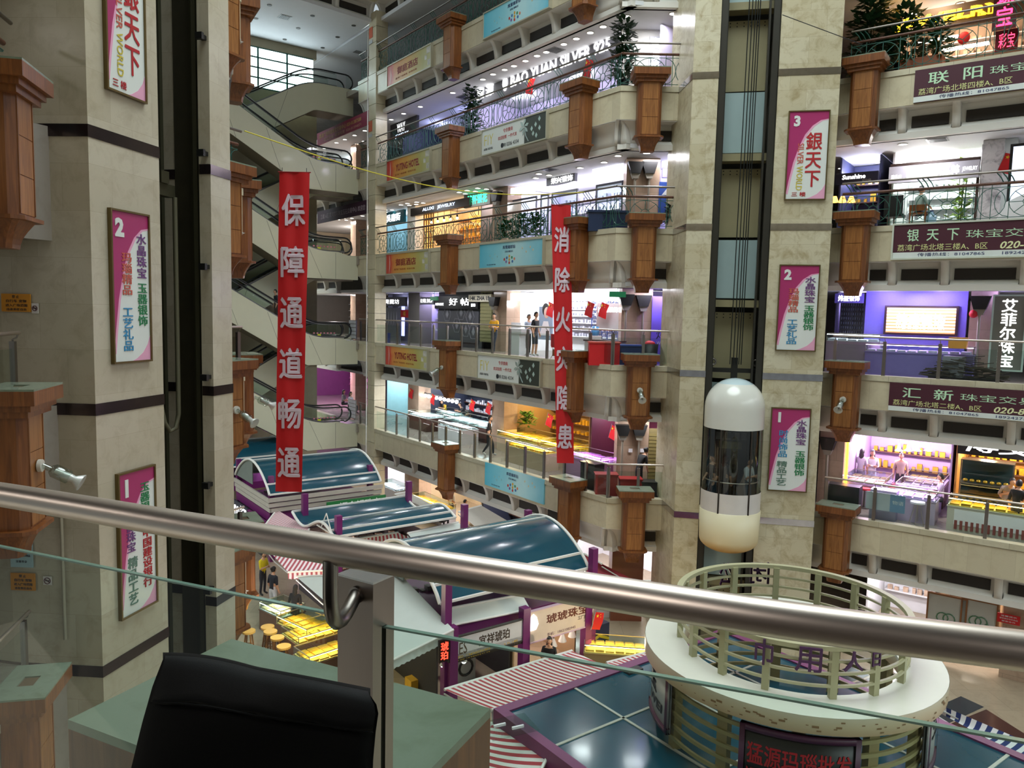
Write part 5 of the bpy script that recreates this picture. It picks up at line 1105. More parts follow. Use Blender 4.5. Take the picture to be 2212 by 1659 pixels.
x, z = FB.hit(938, 645, 1.6); tag(G().box(-.35, .35, -.04, .04, -.1, .1).tube([(0, 0, .1), (0, 0, .45)], .01, 4).build('exit_sign', M('#1f6b46', em=.6), None, FB.m(x, 1.6, z)), 'small green exit sign hanging over the far second floor corridor', 'sign')
o = fasc(FB2, 2.0, (1409, 640), (1466, 792), 'violet lit poster wall with black characters on the second floor', M('#6a55c0', .5, var=.2, scale=1), [('炜盛', .55, .46, .14, INK, {'w': .75}), ('WEI SHENG', .55, .335, .05, M('#d8d0f0', .5), {'w': .7})], .06, 'poster_wall')
P = FB2.w(2.2, 1.5); lamp('POINT', (P[0], P[1], c(1)-2.25), 60, (.45, .35, 1.), .1, 'poster_lamp')
# loose things along the second floor
def put(fr, px, py, k, y=None): x, y_ = fr.fl(px, py, c(k)-.05); return fr.m(x, y if y is not None else y_, c(k)-.05)
def boxed(g, name, mat, m, label, cat): return tag(g.build(name, mat, None, m), label, cat)
t = thing('red_chair', 'red folding chair behind the second floor glass', 'chair', put(FB, 1184, 775, 0, 1.0)); G().box(-.25, .25, -.02, .02, .5, 1.0).build('backrest', RED, t); G().box(-.25, .25, 0, .45, .45, .5).build('seat', RED, t)
for x in (-.24, .22): G().tube([(x, 0, 0), (x, .3, .48)], .014, 5).tube([(x, .42, 0), (x, .0, .5), (x, 0, 1.0)], .014, 5).build('leg', STEEL, t)
t = thing('water_dispenser', 'white water dispenser with a blue bottle on the second floor', 'dispenser', put(FB, 1280, 780, 0, 1.6)); G().box(-.18, .18, -.18, .18, 0, 1.0).build('body', WHT, t); G().lathe([(.12, 1.0), (.15, 1.05), (.15, 1.35), (.001, 1.38)], 14).build('bottle', M('#4f8bbd', .1, coat=.5), t)
t = thing('water_bottle', 'big blue water bottle standing on the second floor', 'bottle', put(FB, 1297, 783, 0, .7)); G().lathe([(.001, 0), (.14, 0), (.14, .32), (.05, .42), (.05, .47)], 16).build('bottle', M('#6f93b5', .1, coat=.6), t); G().cyl(0, 0, .46, .5, .055, 10).build('cap', NAVY, t)
t = thing('desk', 'white desk with a dark top beside the red bin on the second floor', 'desk', put(FB, 1300, 782, 0, 1.0)); G().box(-.5, 1.1, 0, .6, 0, .8).build('body', WHT, t); G().box(-.55, 1.15, -.03, .63, .8, .86).build('top', M('#4a2a22', .4), t)
t = thing('storage_box', 'red storage box on the second floor corner', 'box', FB2.m(-.75, .45, c(0)-.05)); G().box(0, 1.1, 0, .5, 0, .8).build('body', RED, t); G().box(-.03, 1.13, -.03, .53, .8, .85).build('lid', M('#c24a3c', .5), t)
t = thing('storage_box', 'dark blue storage box beside the red one on the second floor', 'box', FB2.m(.4, .75, c(0)-.05)); G().box(0, 1.0, 0, .5, 0, .7).build('body', NAVY, t); G().box(-.03, 1.03, -.03, .53, .7, .75).build('lid', M('#27408a', .5), t)
t = thing('waste_bin', 'black bin holding red bags near the violet poster', 'bin', FB2.m(1.5, .9, c(0)-.05)); G().lathe([(.25, 0), (.32, .8), (.28, .8), (.24, .05)], 16).build('bin', BLACK, t); G().sph(0, 0, .8, .2, .2, .12).build('bag', RED, t)
boxed(G().box(-.3, .3, -.25, .25, 0, .95).box(-.4, .5, -.3, .3, .95, 1.15), 'white_cabinet', WHT, put(FB, 1093, 768, 0, 1.0), 'white cabinet draped with cloth behind the person in yellow', 'cabinet')
boxed(G().box(-.35, .35, -.03, .03, 0, 1.4).box(-.3, .3, -.04, -.03, .4, 1.35), 'notice_stand', M('#d8d6da', .5), put(FB, 1085, 765, 0, 1.5), 'white notice stand beside the person in yellow', 'sign')
boxed(G().box(-.2, .2, -.3, .3, 0, .55), 'storage_box', NAVY, put(FB, 823, 740, 0, .9), 'small navy box at the far end of the second floor', 'box')
# ---- first floor, rear
k = -1; Y = 2.9
X = lambda px, py=900: px_x(FB, px, py, Y)
booth(FB, k, X(826, 870), X(880, 880), Y, 5.5, M('#a8cfd6', .5), 'aqua lit jewellery shop at the far end of the first floor', (.75, .95, 1.), 260, shelf=(4, WHT, TRW))
pier(FB, k, Y-.4, 881, 904, 880, 'stone pier at the far left of the first floor jewellery counters', STONE_P)
booth(FB, k, X(906, 880), X(1062, 910), Y, 6.2, DKB, 'blue-black jewellery hall with white counters on the first floor', (.9, .92, 1.), 420, n=2, shelf=(4, DKW, TRW))
pier(FB, k, Y-.4, 1062, 1088, 930, 'stone pier between the white and the golden counters on the first floor', STONE_P)
booth(FB, k, X(1090, 920), X(1262, 960), Y, 6.0, M('#8a6a3e', .5), 'golden lit jewellery hall on the first floor', (1., .76, .38), 420, n=2, shelf=(4, DKW, GOLD))
booth(FB, k, X(1264, 960), 18.6, Y, 6., M('#4a2030', .5), 'dark red jewellery hall on the first floor', (1., .6, .8), 220, n=2, shelf=(3, DKW, GOLD))
for i, (x, y, w_, dd, kind) in enumerate(((.4, 2.0, 2.1, 1.4, 'W'), (2.8, 2.9, 4.2, 1.4, 'W'), (.4, 3.8, 2.1, 1.0, 'W'), (4.6, 1.5, 2.3, 1.0, 'W2'), (8.8, 2.3, 3.2, 1.7, 'Y'), (12.2, 2.3, 2.0, 1.7, 'Y'), (11.3, 1.0, 2.8, .8, 'Y'), (14.6, 1.7, 2.2, 1.2, 'P'))):
    b_, tr, bd, lp, nm = {'W': (DKW, TRW, BEDW, LEDW, 'white lit'), 'W2': (WHT, TRW, BEDW, LEDW, 'white sided'), 'Y': (M('#b9a58a', .5), GOLD, BEDY, LEDY, 'golden lit'), 'P': (M('#8a6a8a', .5), M('#cf8fd8', .4, var=.5), BEDP, LEDP, 'magenta lit')}[kind]
    counter(FB.m(x, y, c(k)-.05), w_, dd, 1.0, '%s jewellery counter on the first floor, %s' % (nm, ('beside the far pier', 'in front of the two seated clerks', 'below the row of spotlights', 'beside the man in black', 'behind the man in black', 'behind the red banner', 'nearest the red banner', 'next to the stone pier with notices')[i]), b_, tr, bd, lp)
x, z = FB.hit(918, 850, Y); o = thing('spotlight_track', 'row of small white spotlights above the first floor counters', 'light', FB.m(x, Y, z)); G().box(0, 3.8, -.04, .04, 0, .06).build('track', BLACK, o)
for i in range(9): G().sph(.2+i*.42, -.1, -.1, .1, n=8, m=6).build('spot', M('#ffffff', em=16.), o)
pier(FB2, k, 2.2, 1332, 1400, 980, 'stone pier with two lamps and paper notices on the first floor', STONE_P); uplight(FB2, 1345, 916, 940, 2.18, 'first of two black lamps on the first floor stone pier', k); uplight(FB2, 1380, 916, 940, 2.18, 'second of two black lamps on the first floor stone pier, nearer the shutter', k)
for px in (1362, 1387): fasc(FB2, 2.15, (px-4, 969), (px+4, 977), 'tiny white paper notice on the first floor stone pier, %s' % ('further from the shutter' if px == 1362 else 'nearer the shutter'), WHT, [], .02, 'notice')
o = fasc(FB2, 2.3, (1402, 925), (1452, 1075), 'olive roller shutter beside the lift tower on the first floor', M('#7d7048', .5), [], .05, 'roller_shutter'); g = G(); w_ = px_x(FB2, 1452, 1000, 2.3)-px_x(FB2, 1402, 1000, 2.3)
for i in range(18): g.box(0, w_, -.07, -.05, .03+i*.14, .14+i*.14)
g.build('slat', M('#8f8150', .45, .2), o)
for px, py, l_ in ((886, 838, 'red flag on the far left stone pier of the first floor'), (933, 850, 'red flag at the left of the spotlight row'), (1018, 862, 'red flag at the right of the two clerks'), (1053, 868, 'red flag nearest the stone pier above the man in black'), (1184, 893, 'red flag over the golden counters'), (1322, 918, 'red flag by the magenta counter')): x, z = FB.hit(px, py, Y-.5); flag(Vector((*FB.w(x, Y-.5), z)), FB.a, l_, 1.1)
for i, (px, py, col, l_) in enumerate(((1262, 1050, '#1d1d20', 'black bin on the first floor corner'), (1298, 1065, '#8e2f2c', 'red crate on the first floor corner'), (1340, 1050, '#a01f24', 'bright red basket behind the corner post on the first floor'), (1370, 1050, '#232326', 'black tub next to the red basket'))):
    fr = FB if i < 1 else FB2; x = [16.9, -.35, .55, 1.35][i]; t = thing('storage_bin', l_, 'bin', fr.m(x, .55, c(-1)-.05)); h_ = [.95, .75, .6, .5][i]; G().box(0, .8, 0, .5, 0, h_).build('body', M(col, .45), t); G().box(-.03, .83, -.03, .53, h_, h_+.05).build('rim', M(col, .35), t)
potted(FB, 1138, 925, 3.6, .7, 'green leafy plants on the golden counter hall ledge', .35, 160, False, '#4d7a1e', c(-1)+1.1)
# ---- ground floor under the rear gallery
Y = 2.8; X = lambda px, py=1060: px_x(FB, px, py, Y)
booth(FB, -2, X(828, 1030), X(872, 1050), Y, 5.5, WHT, 'white lit silver shop on the ground floor at the far end', (.9, .9, 1.), 260, shelf=(5, WHT, SILV))
pier(FB, -2, Y-.4, 874, 905, 1050, 'stone pier on the ground floor beside the white silver shop', STONE_P)
booth(FB, -2, X(908, 1060), X(1030, 1090), Y, 6., M('#c9b79a', .5), 'cream lit shop with gold goods on the ground floor', (1., .88, .7), 260, shelf=(4, WHT, GOLD))
booth(FB, -2, X(1032, 1090), X(1180, 1150), Y, 5., DKB, 'dark shop with coloured boxes on the ground floor', (.9, .9, 1.), 140, shelf=(5, DKW, MIX))
booth(FB, -2, X(1190, 1150), 18.7, Y, 6., WHT, 'white counter shop on the ground floor below the corner', (.93, .93, 1.), 220)
counter(FB.m(X(920, 1100), 1.8, GZ), 3.4, .9, 1.1, 'white lit gold counter on the ground floor', WHT, GOLD, BEDY, LEDY)
counter(FB.m(X(850, 1080), 1.8, GZ), 2.2, .9, 1.1, 'white counter of the far silver shop on the ground floor', WHT, TRW, BEDW, LEDW)
counter(FB2.m(-1.9, .9, GZ), 3.0, .9, 1.1, 'long white counter on the ground floor below the corner pillars', WHT, TRW, BEDW, LEDW)
counter(FB2.m(1.7, 1.1, GZ), 2.2, .9, 1.1, 'white counter on the ground floor beside the lift tower', WHT, TRW, BEDW, LEDW)
pier(FB2, -2, .6, 1322, 1390, 1225, 'red granite pier on the ground floor below the corner', M('#7d4a38', .3, var=.15), .9)
# ---- recess beside the escalators
for k, wl, lc, pw, lab in ((2, M('#9aa6b5', .5), (.9, .95, 1), 160, 'fourth floor'), (1, M('#b5a58f', .5), (1, .9, .8), 180, 'third floor'), (0, M('#6d655c', .5), (.95, .95, 1), 120, 'second floor'), (-1, M('#7d4a78', .5), (1., .45, .95), 260, 'first floor'), (-2, M('#9a7d95', .5), (1, .8, .95), 200, 'ground floor')):
    booth(FB, k, px_x(FB, 672, 700, 3.2), px_x(FB, 797, 700, 3.2), 3.2, 6.5, wl, 'lit shops behind the escalator landing on the %s' % lab, lc, pw, shelf=(4, WHT if k > -1 else M('#c86ab0', .5), MIX if k > -1 else M('#e070c0', .4, var=.6)))
    pier(FB, k, 2.6, 757, 768, 700, 'stone pier behind the escalator landing on the %s' % lab, STONE_P)
b = FB.box(-.3, 0, 0, 1, 1)
for k, bg_, lab, tx in ((3, M('#8a2346', .5, var=.1), 'purple-red banner strip with gold writing over the upper escalator landing', [('荔湾广场南塔珠宝交易中心 020-81387588', .45, .65, .35, M('#c9a866', .5), {'w': .8}), ('欢迎光临  精品批发  020-81394071', .5, .25, .25, M('#c99a86', .5), {'w': .7})]), (2, M('#3f2238', .5, var=.1), 'dark purple banner strip with pale writing over the middle escalator landing', [('三楼 A区 荔湾国际珠宝玉石交易中心 欢迎您', .5, .5, .4, M('#b9a9b5', .5), {'w': .85})])):
    sign(FB, .1, (-8.1, c(k)-2.5, 7.5, .75), 'banner_strip', lab, 'sign', bg_, .02, None, .06, tx)
for k, l_ in ((0, 'second'), (-1, 'first')):
    t = thing('notice_rack', 'white louvred notice rack by the escalator landing on the %s floor' % l_, 'sign', FB.m(px_x(FB, 754, 720, .6), .6, c(k))); G().box(0, 1.0, 0, .05, 0, 1.15).build('frame', STEEL2, t)
    for i in range(5): G().box(.05, .95, -.03, 0, .06+i*.22, .24+i*.22).build('panel', WHT, t)
# ================================================================= right gallery (FC)
Y = 2.3; X = lambda px, py: px_x(FC, px, py, Y)
k = 2
booth(FC, k, .2, 10.5, Y+.5, 5.5, M('#a08a78', .5), 'warm lit shops on the fourth floor right of the lift', (1., .72, .45), 380, n=3, shelf=(4, WHT, MIX))
xa, za_ = FC.hit(1990, 62, Y); xb, zb2 = FC.hit(2145, 12, Y); _, zc2 = FC.hit(2145, 40, Y)
sign(FC, Y, (1.0, zc2-.12, 7.6, .75), 'shop_sign', 'brown fascia with yellow glowing letters on the fourth floor', 'sign', M('#4a3a2c', .5), .03, None, .1, [('JEWELRY', (xb-1.25-1.0)/7.6, .5, .55, M('#ffc21e', em=6.), {'w': .42, 'bold': .03, 'ext': .05}), ('GOLD', .2, .5, .35, M('#ffb01e', em=4.), {'w': .2})])
b = FC.box(Y-.5, 2150, -30, 2195, 60); sign(FC, Y-.5, b, 'neon_sign', 'vertical red neon sign with glowing characters on the fourth floor', 'sign', M('#4a0f1a', .4), .02, None, .1, [('珠宝', .5, .5, .85, M('#ff2a55', em=6.), {'vert': True, 'w': .7, 'bold': .02})])
b = FC.box(Y+.4, 2152, 70, 2198, 108); sign(FC, Y+.4, b, 'neon_sign', 'lower red neon sign glowing behind the ironwork on the fourth floor', 'sign', M('#5a1020', .4), .02, None, .1, [('彩宝', .5, .5, .7, M('#ff3a5c', em=4.), {'w': .7})])
potted(FC, 1876, 150, .9, 2.7, 'large dark leafy tree in a pot at the fourth floor corner by the lift', .8, 800, True, '#173a1e', c(2)-.05)
potted(FC, 1948, 140, .9, 2.2, 'second dark leafy potted tree along the fourth floor railing', .62, 600, True, '#1c4424', c(2)-.05)
potted(FC, 2020, 130, .9, 1.7, 'third, lower potted shrub along the fourth floor railing', .45, 300, True, '#2a4a26', c(2)-.05)
for i, (px, py) in enumerate(((2020, 90), (2085, 104))):
    x, z = FC.hit(px, py, Y+1.5); tag(G().box(-.7, .7, -.06, .06, 0, .09).build('tube_lamp', M('#fff4e4', em=14.), None, FC.m(x, Y+1.5, z)), '%s white tube lamp seen through the fourth floor ironwork' % ('first' if i == 0 else 'second'), 'light')
x, z = FC.hit(2082, 82, Y-.2); boxed(G().sph(0, 0, 0, .18, .06, .2), 'paper_heart', RED, FC.m(x, Y-.2, z), 'red heart-shaped paper charm on the fourth floor', 'decoration')
boxed(G().box(-.6, .6, -.3, .3, 0, .5), 'flower_box', M('#8a4a2a', .5), FC.m(FC.fl(1985, 150, c(2))[0], .8, c(2)-.05), 'terracotta flower box behind the fourth floor railing', 'planter')
k = 1
booth(FC, k, X(1808, 400), X(1898, 390), Y, 4.5, M('#3d4266', .5), 'navy front shop beside the lift on the third floor', (.8, .8, 1.), 140, shelf=(3, DKW, GOLD))
fasc(FC, Y, (1808, 378), (1898, 394), 'navy fascia with the white glowing word Sunshine', M('#14162b', .35), [('Sunshine', .44, .62, .42, LETW, {'w': .55, 'shear': .1, 'bold': .03}), ('B324B', .75, .22, .2, GREY, {'w': .2})], .2)
booth(FC, k, X(1922, 400), X(2120, 370), Y, 5.5, WHT, 'brilliant white shop behind the seated person on the third floor', (1., .99, .95), 520, n=2, shelf=(5, WHT, TRW))
xa, za_ = FC.hit(1922, 375, Y); xb, zb2 = FC.hit(2118, 345, Y)
sign(FC, Y, (xa, za_-.36, xb-xa, .55), 'shop_sign', 'grey fascia with white glowing characters above the seated person', 'sign', M('#aeacb4', .5), .03, None, .15, [('尚悦 雅韵晶粹', .5, .5, .62, LETW, {'w': .58, 'bold': .03}), ('精品店', .09, .35, .3, LETW, {'w': .12}), ('JEWELRY', .9, .5, .3, LETW, {'w': .16})])
G2 = thing('shop_window', 'dark framed glass front behind the seated person', 'window', FC.m(xa, Y+.05, c(k)-.05)); G().box(0, .08, 0, .08, 0, 2.35).box(xb-xa-.08, xb-xa, 0, .08, 0, 2.35).box(0, xb-xa, 0, .08, 2.27, 2.4).build('frame', M('#3a2a24', .4), G2); G().box(.08, xb-xa-.08, .03, .04, 0, 2.27).build('pane', GLASS, G2)
pier(FC, k, Y-.25, 2116, 2162, 420, 'white veined marble pier on the third floor', stone('white_marble', '#c9c6c6', '#bfbcbd', '#5d5a5e', 3, 3, .9, rough=.15)); pier(FC, k, Y-.15, 2152, 2190, 420, 'plain grey-green pier beside the marble one', M('#b5bbb4', .5))
x, z = FC.hit(2172, 330, Y-.5); flag(Vector((*FC.w(x, Y-.5), z)), FC.a, 'red flag beside the marble pier on the third floor', 1.2)
b = FC.box(Y-.6, 2190, 318, 2216, 440); sign(FC, Y-.6, b, 'lit_window', 'black framed glowing display at the third floor frame edge'.replace(' at the third floor frame edge', ' next to the flag on the third floor'), 'sign', M('#cfd8ee', em=1.5), .08, BLACK, .08, [])
t = thing('wooden_chair', 'brown wooden chair under the person at the third floor railing', 'chair', put(FC, 1972, 487, 1, .75)); CH1 = t.matrix_world.copy()
G().box(-.25, .25, -.25, .25, .43, .48).build('seat', WOOD, t); G().box(-.25, .25, -.27, -.22, .53, .72).build('backrest', WOOD, t)
for x in (-.24, .2):
    for y in (-.26, .21): G().box(x, x+.04, y, y+.04, 0, .72 if y < 0 else .43).build('leg', WOOD, t)
t = thing('office_chair', 'black office chair at the third floor railing', 'chair', put(FC, 1915, 490, 1, .8)); G().box(-.28, .28, -.06, .02, .5, 1.1).build('backrest', BLACK, t); G().box(-.28, .3, -.05, .45, .42, .5).build('seat', BLACK, t); G().tube([(0, .2, .42), (0, .2, .08)], .03, 6).build('column', STEEL2, t)
for a in range(5): G().tube([(0, .2, .08), (.28*math.cos(a*1.257), .2+.28*math.sin(a*1.257), .03)], .02, 5).build('leg', BLACK, t)
t = thing('water_bottle', 'blue water bottle beside the seated person on the third floor', 'bottle', put(FC, 1998, 483, 1, .6)); G().lathe([(.001, 0), (.15, 0), (.15, .35), (.05, .44), (.05, .5)], 16).build('bottle', M('#8fb0c9', .1, coat=.6), t); G().cyl(0, 0, .49, .53, .055, 10).build('cap', NAVY, t)
for i, px in enumerate((1803, 1820, 1839)):
    x, z = FC.hit(px, 432, .9); tag(G().lathe([(.06, .12), (.13, -.08), (.001, -.1)], 12).build('hanging_lamp', M('#ffb347', em=5.), None, FC.m(x, .9, z)), '%s of three amber glowing lamps by the lift tower' % ('nearest the tower', 'middle', 'farthest from the tower')[i], 'light')
potted(FC, 2080, 400, 3.4, 2.5, 'pale green plant inside the white third floor shop', .5, 200, True, '#8aa83a', c(1)-.05)
t = thing('sheet_covered_table', 'table under white sheets at the third floor railing', 'table', put(FC, 2195, 470, 1, .9)); G().exty([(-.7, 0), (.7, 0), (.55, .75), (.2, 1.0), (-.4, .7)], 0, .7).build('sheet', WHT, t)
k = 0
VLT = M('#6d62b8', .6, bump=.5, scale=14)
booth(FC, k, X(1800, 680), X(1864, 680), Y, 3.6, M('#3a3350', .5), 'dark silver shop beside the lift on the second floor', (.75, .7, 1.), 120)
fasc(FC, Y, (1806, 634), (1866, 655), 'violet fascia with four white glowing characters by the lift', M('#5f55a0', .5), [('炜盛银饰', .5, .5, .62, LETW, {'w': .75, 'bold': .03})])
gd = thing('display_grid', 'black grid rack of silver pieces beside the lift on the second floor', 'rack', FC.m(X(1808, 700), Y+.5, c(k)+.75)); w_ = X(1858, 700)-X(1808, 700); g = G(); g.box(0, w_, .02, .06, 0, 1.7)
for j in range(6): g.box(0, w_, -.04, .02, j*.33, j*.33+.03)
for i in range(3): g.box(i*w_/2-.02, i*w_/2+.02, -.05, .02, 0, 1.7)
g.build('grid', M('#1d1d26', .4), gd); g = G()
for i in range(10):
    for j in range(10): g.box(i*w_/10+.03, (i+1)*w_/10-.03, -.05, .02, .05+j*.165, .14+j*.165)
g.build('silver_piece', M('#6a7186', .3, .5, var=.5), gd)['kind'] = 'stuff'
counter(FC.m(X(1795, 770), 1.5, c(k)-.05), 1.75, .7, 1.35, 'dark glazed counter with white goods beside the lift on the second floor', M('#8f8690', .4), TRW, BEDW, LEDW)
x0, x1 = X(1868, 690), X(2088, 690); struct(G().box(x0, x1, 0, .15, c(k)-.05, c(1)-1.88).build('wall_violet_shop', VLT, None, FC.m(0, Y, 0)))
b = FC.box(Y-.1, 1916, 664, 2062, 722); o = sign(FC, Y, b, 'light_box', 'wide glowing light box with white characters and orange bands on the violet wall', 'sign', M('#ffe0c0', em=.75), .07, M('#2e1c1c', .4), .06, [('炜盛银饰', .5, .55, .42, M('#ffffff', em=4.), {'w': .7, 'bold': .03}), ('WEI SHENG SILVER', .5, .22, .12, M('#ffffff', em=6.), {'w': .7})])
g = G()
for i in range(8): g.box(0, b[2], -.064, -.0605, b[3]*i/8, b[3]*i/8+b[3]*.05)
g.build('orange_band', M('#ff9a5a', em=.6), o)
for x in (x0+.7, x0+2.4, x0+4.2): P = FC.w(x, Y-.7); lamp('POINT', (P[0], P[1], c(1)-2.2), 70, (.5, .42, 1.), .1, 'wash_lamp')
counter(FC.m(x0+.3, 1.2, c(k)-.05), 3.2, .6, 1.05, 'violet rippled reception counter below the light box', M('#7a70b0', .4, bump=.6, scale=6), TRW, BEDP, LEDP)
o = boxed(G().box(0, .6, 0, .5, 0, .75), 'grey_box', M('#86868f', .5), FC.m(x0+2.7, .75, c(k)-.05), 'grey cardboard box by the glass on the second floor', 'box')
t = thing('firewood_pile', 'pile of dark sticks heaped on a trolley behind the glass', 'pile', FC.m(X(2010, 780)+.2, .5, c(k)-.05)); g = G()
for i in range(90): x = random.uniform(0, 1.9); z = random.uniform(.1, .95*(1-abs(x-.95)/1.2)); a = random.uniform(-.3, .3); g.tube([(x-.3, random.uniform(0, .5), z), (x+.3, random.uniform(0, .5), z+a*.4)], .018, 4)
g.build('stick', M('#3a3020', .7, var=.6, scale=9), t)['kind'] = 'stuff'; G().box(0, 1.9, 0, .6, .04, .1).build('trolley', BLACK, t)
boxed(G().box(0, .5, 0, .4, 0, .35), 'carton', M('#c08a3a', .6), FC.m(X(2060, 760), .8, c(k)+.95), 'ochre carton lying on top of the stick pile', 'box')
pier(FC, k, Y-.5, 2093, 2150, 700, 'stone pier with a black lamp on the second floor right of the violet wall', STONE_P); uplight(FC, 2120, 640, 670, Y-.52, 'black pillar lamp right of the violet wall on the second floor', k)
x, z = FC.hit(2103, 678, Y-.7); boxed(G().sph(0, 0, 0, .13), 'red_lantern', RED, FC.m(x, Y-.7, z), 'small red lantern on the stone pier right of the violet wall', 'lantern')
b = FC.box(Y-.7, 2150, 640, 2205, 800); sign(FC, Y-.7, b, 'vertical_sign', 'grey panel with a column of white glowing characters on the second floor', 'sign', M('#77776f', .4), .05, M('#b9cdc4', .3), .1, [('艾菲尔珠宝', .5, .5, .92, LETW, {'vert': True, 'w': .5, 'bold': .02})])
k = -1
pier(FC, k, Y-.6, 1768, 1822, 1000, 'pink granite pier with a lamp beside the lift on the first floor', STONE_P); uplight(FC, 1792, 945, 960, Y-.62, 'black pillar lamp beside the lift on the first floor', k)
booth(FC, k, X(1824, 990), X(2055, 1000), Y, 6.5, M('#a890b5', .5), 'pink-violet lit jewellery hall on the first floor', (1., .78, 1.), 1000, n=3, shelf=(3, DKW, GOLD))
tag(G().box(0, .12, 0, .1, 0, 2.0).build('led_column', M('#ffb428', em=6.), None, FC.m(X(1826, 1000), Y-.2, c(k)+.35)), 'amber LED column at the edge of the pink-violet hall', 'light')
for i, (x, y, w_, dd, nm) in enumerate(((-.45, 2.2, 1.35, 1.5, 'first'), (1.25, 3.6, 1.3, 1.6, 'second'), (1.0, .9, 1.65, .8, 'third'), (1.25, 2.0, 1.3, 1.3, 'fourth'))):
    counter(FC.m(x, y, c(k)-.05), w_, dd, 1.05, '%s jewellery counter of the pink-violet hall, counted from the lift' % nm, M('#b9a9c2', .4) if i != 1 else DKW, M('#a08a5a', .4, .3, var=.6, scale=9) if i < 2 else M('#d8c0ea', .4, var=.4), BEDP, LEDP)
for i, (px, py) in enumerate(((1920, 1053), (1938, 1043), (1980, 1030), (1875, 1060))):
    t = thing('bar_stool', 'red topped stool at the pink-violet counters, %s' % ('second from the lift', 'third from the lift', 'farthest from the lift', 'nearest the lift')[i], 'stool', FC.m((1.07, 1.07, 1.07, .3)[i], (2.3, 2.85, 3.4, 1.9)[i], c(k)-.05), 'red topped stools'); G().cyl(0, 0, .66, .72, .2, 14).build('seat', RED, t); G().tube([(0, 0, .02), (0, 0, .66)], .03, 6).cyl(0, 0, 0, .03, .2, 14).build('pedestal', STEEL2, t)
x, y = FC.fl(1995, 1113, c(k)-.05); t = thing('bar_stool', 'white topped bar stool with thin legs in front of the lit counter', 'stool', FC.m(x, .7, c(k)-.05)); G().cyl(0, 0, .7, .76, .22, 16).build('seat', WHT, t)
for a in range(4): G().tube([(.05*math.cos(a*1.57), .05*math.sin(a*1.57), .7), (.22*math.cos(a*1.57), .22*math.sin(a*1.57), 0)], .012, 5).build('leg', STEEL, t)
for i, px in enumerate((1942, 1962, 1981, 2005)):
    x, z = FC.hit(px, 970, Y+.4); t = thing('pendant_lamp', 'white bell lamp over the pink-violet counters', 'light', FC.m(x, Y+.4, z), 'bell lamps'); G().lathe([(.04, .2), (.06, 0), (.14, -.06)], 12).build('shade', M('#f2e4ff', em=5.), t); G().tube([(0, 0, .2), (0, 0, .6)], .01, 4).build('cord', GREY, t)
booth(FC, k, X(2062, 1000), X(2330, 1000), Y, 5.5, M('#a8763a', .5), 'golden snack-brown shop with a glass cabinet on the first floor'.replace('snack-brown', 'brown'), (1., .8, .5), 600, n=2, shelf=(4, DKW, GOLD))
xa, za_ = FC.hit(2070, 962, Y); sign(FC, Y, (xa, za_-.25, 5., .62), 'shop_sign', 'black fascia with big white brush characters on the first floor', 'sign', M('#131112', .4), .03, None, .15, [('博艾流年', .45, .55, .7, LETW, {'w': .8, 'shear': .2, 'bold': .02})])
t = thing('glass_cabinet', 'tall glass cabinet with gold goods on three shelves', 'cabinet', FC.m(X(2075, 1020), Y-.2, c(k)-.05)); G().box(0, 1.5, 0, .5, 0, 2.1).build('glass', GLASS, t); G().box(0, 1.5, .5, .55, 0, 2.1).build('back', M('#5d7a80', .4), t); g = G()
for z in (.02, .7, 1.3, 2.08): g.box(0, 1.5, 0, .5, z, z+.03)
for x in (0, 1.46): g.box(x, x+.04, 0, .04, 0, 2.1)
g.build('frame', M('#77736d', .3, .6), t); g = G()
for z in (.73, 1.33):
    for i in range(7): g.sph(.15+i*.19, .25, z+.06, .08, .08, .06, 6, 4)
g.build('goods', GOLD, t)['kind'] = 'stuff'
t = counter(FC.m(X(2062, 1100)-.05, .75, c(k)-.05), 2.6, .8, 1.05, 'glass counter full of gold trays with striped front', M('#c8c2b5', .4), GOLD, BEDY, LEDY)
g = G(); g.box(.2, 2.3, -.02, 0, .2, .68).build('front_panel', WHT, t); g = G()
for i in range(14): g.box(.22+i*.15, .30+i*.15, -.03, 0, .05, .34)
g.build('front_stripe', M('#8a4a44', .5), t); G().box(2.35, 2.5, -.02, 0, .05, .72).build('corner_strip', M('#6a4a30', .4), t)
b = FC.box(.16, 1872, 1060, 1954, 1110); o = sign(FC, .16, b, 'glass_poster', 'white and blue poster behind the first floor glass', 'sign', M('#c3c6d2', .4), .02, None, .02, [('物语', .82, .55, .22, WHT, {'w': .28})]); G().box(b[2]*.62, b[2], -.024, -.0205, 0, b[3]).build('blue_field', M('#7f9cc2', .4), o)
boxed(G().box(0, 1.05, 0, .5, 0, .95), 'black_cabinet', M('#22262a', .3), FC.m(-.62, .4, c(-1)+.0), 'black cabinet standing behind the first floor pillar', 'cabinet')
boxed(G().box(0, .8, 0, .5, 0, 1.0), 'steel_cabinet', M('#9a98ac', .35, .3), FC.m(.75, .5, c(-1)-.05), 'pale steel cabinet next to the black one on the first floor', 'cabinet')
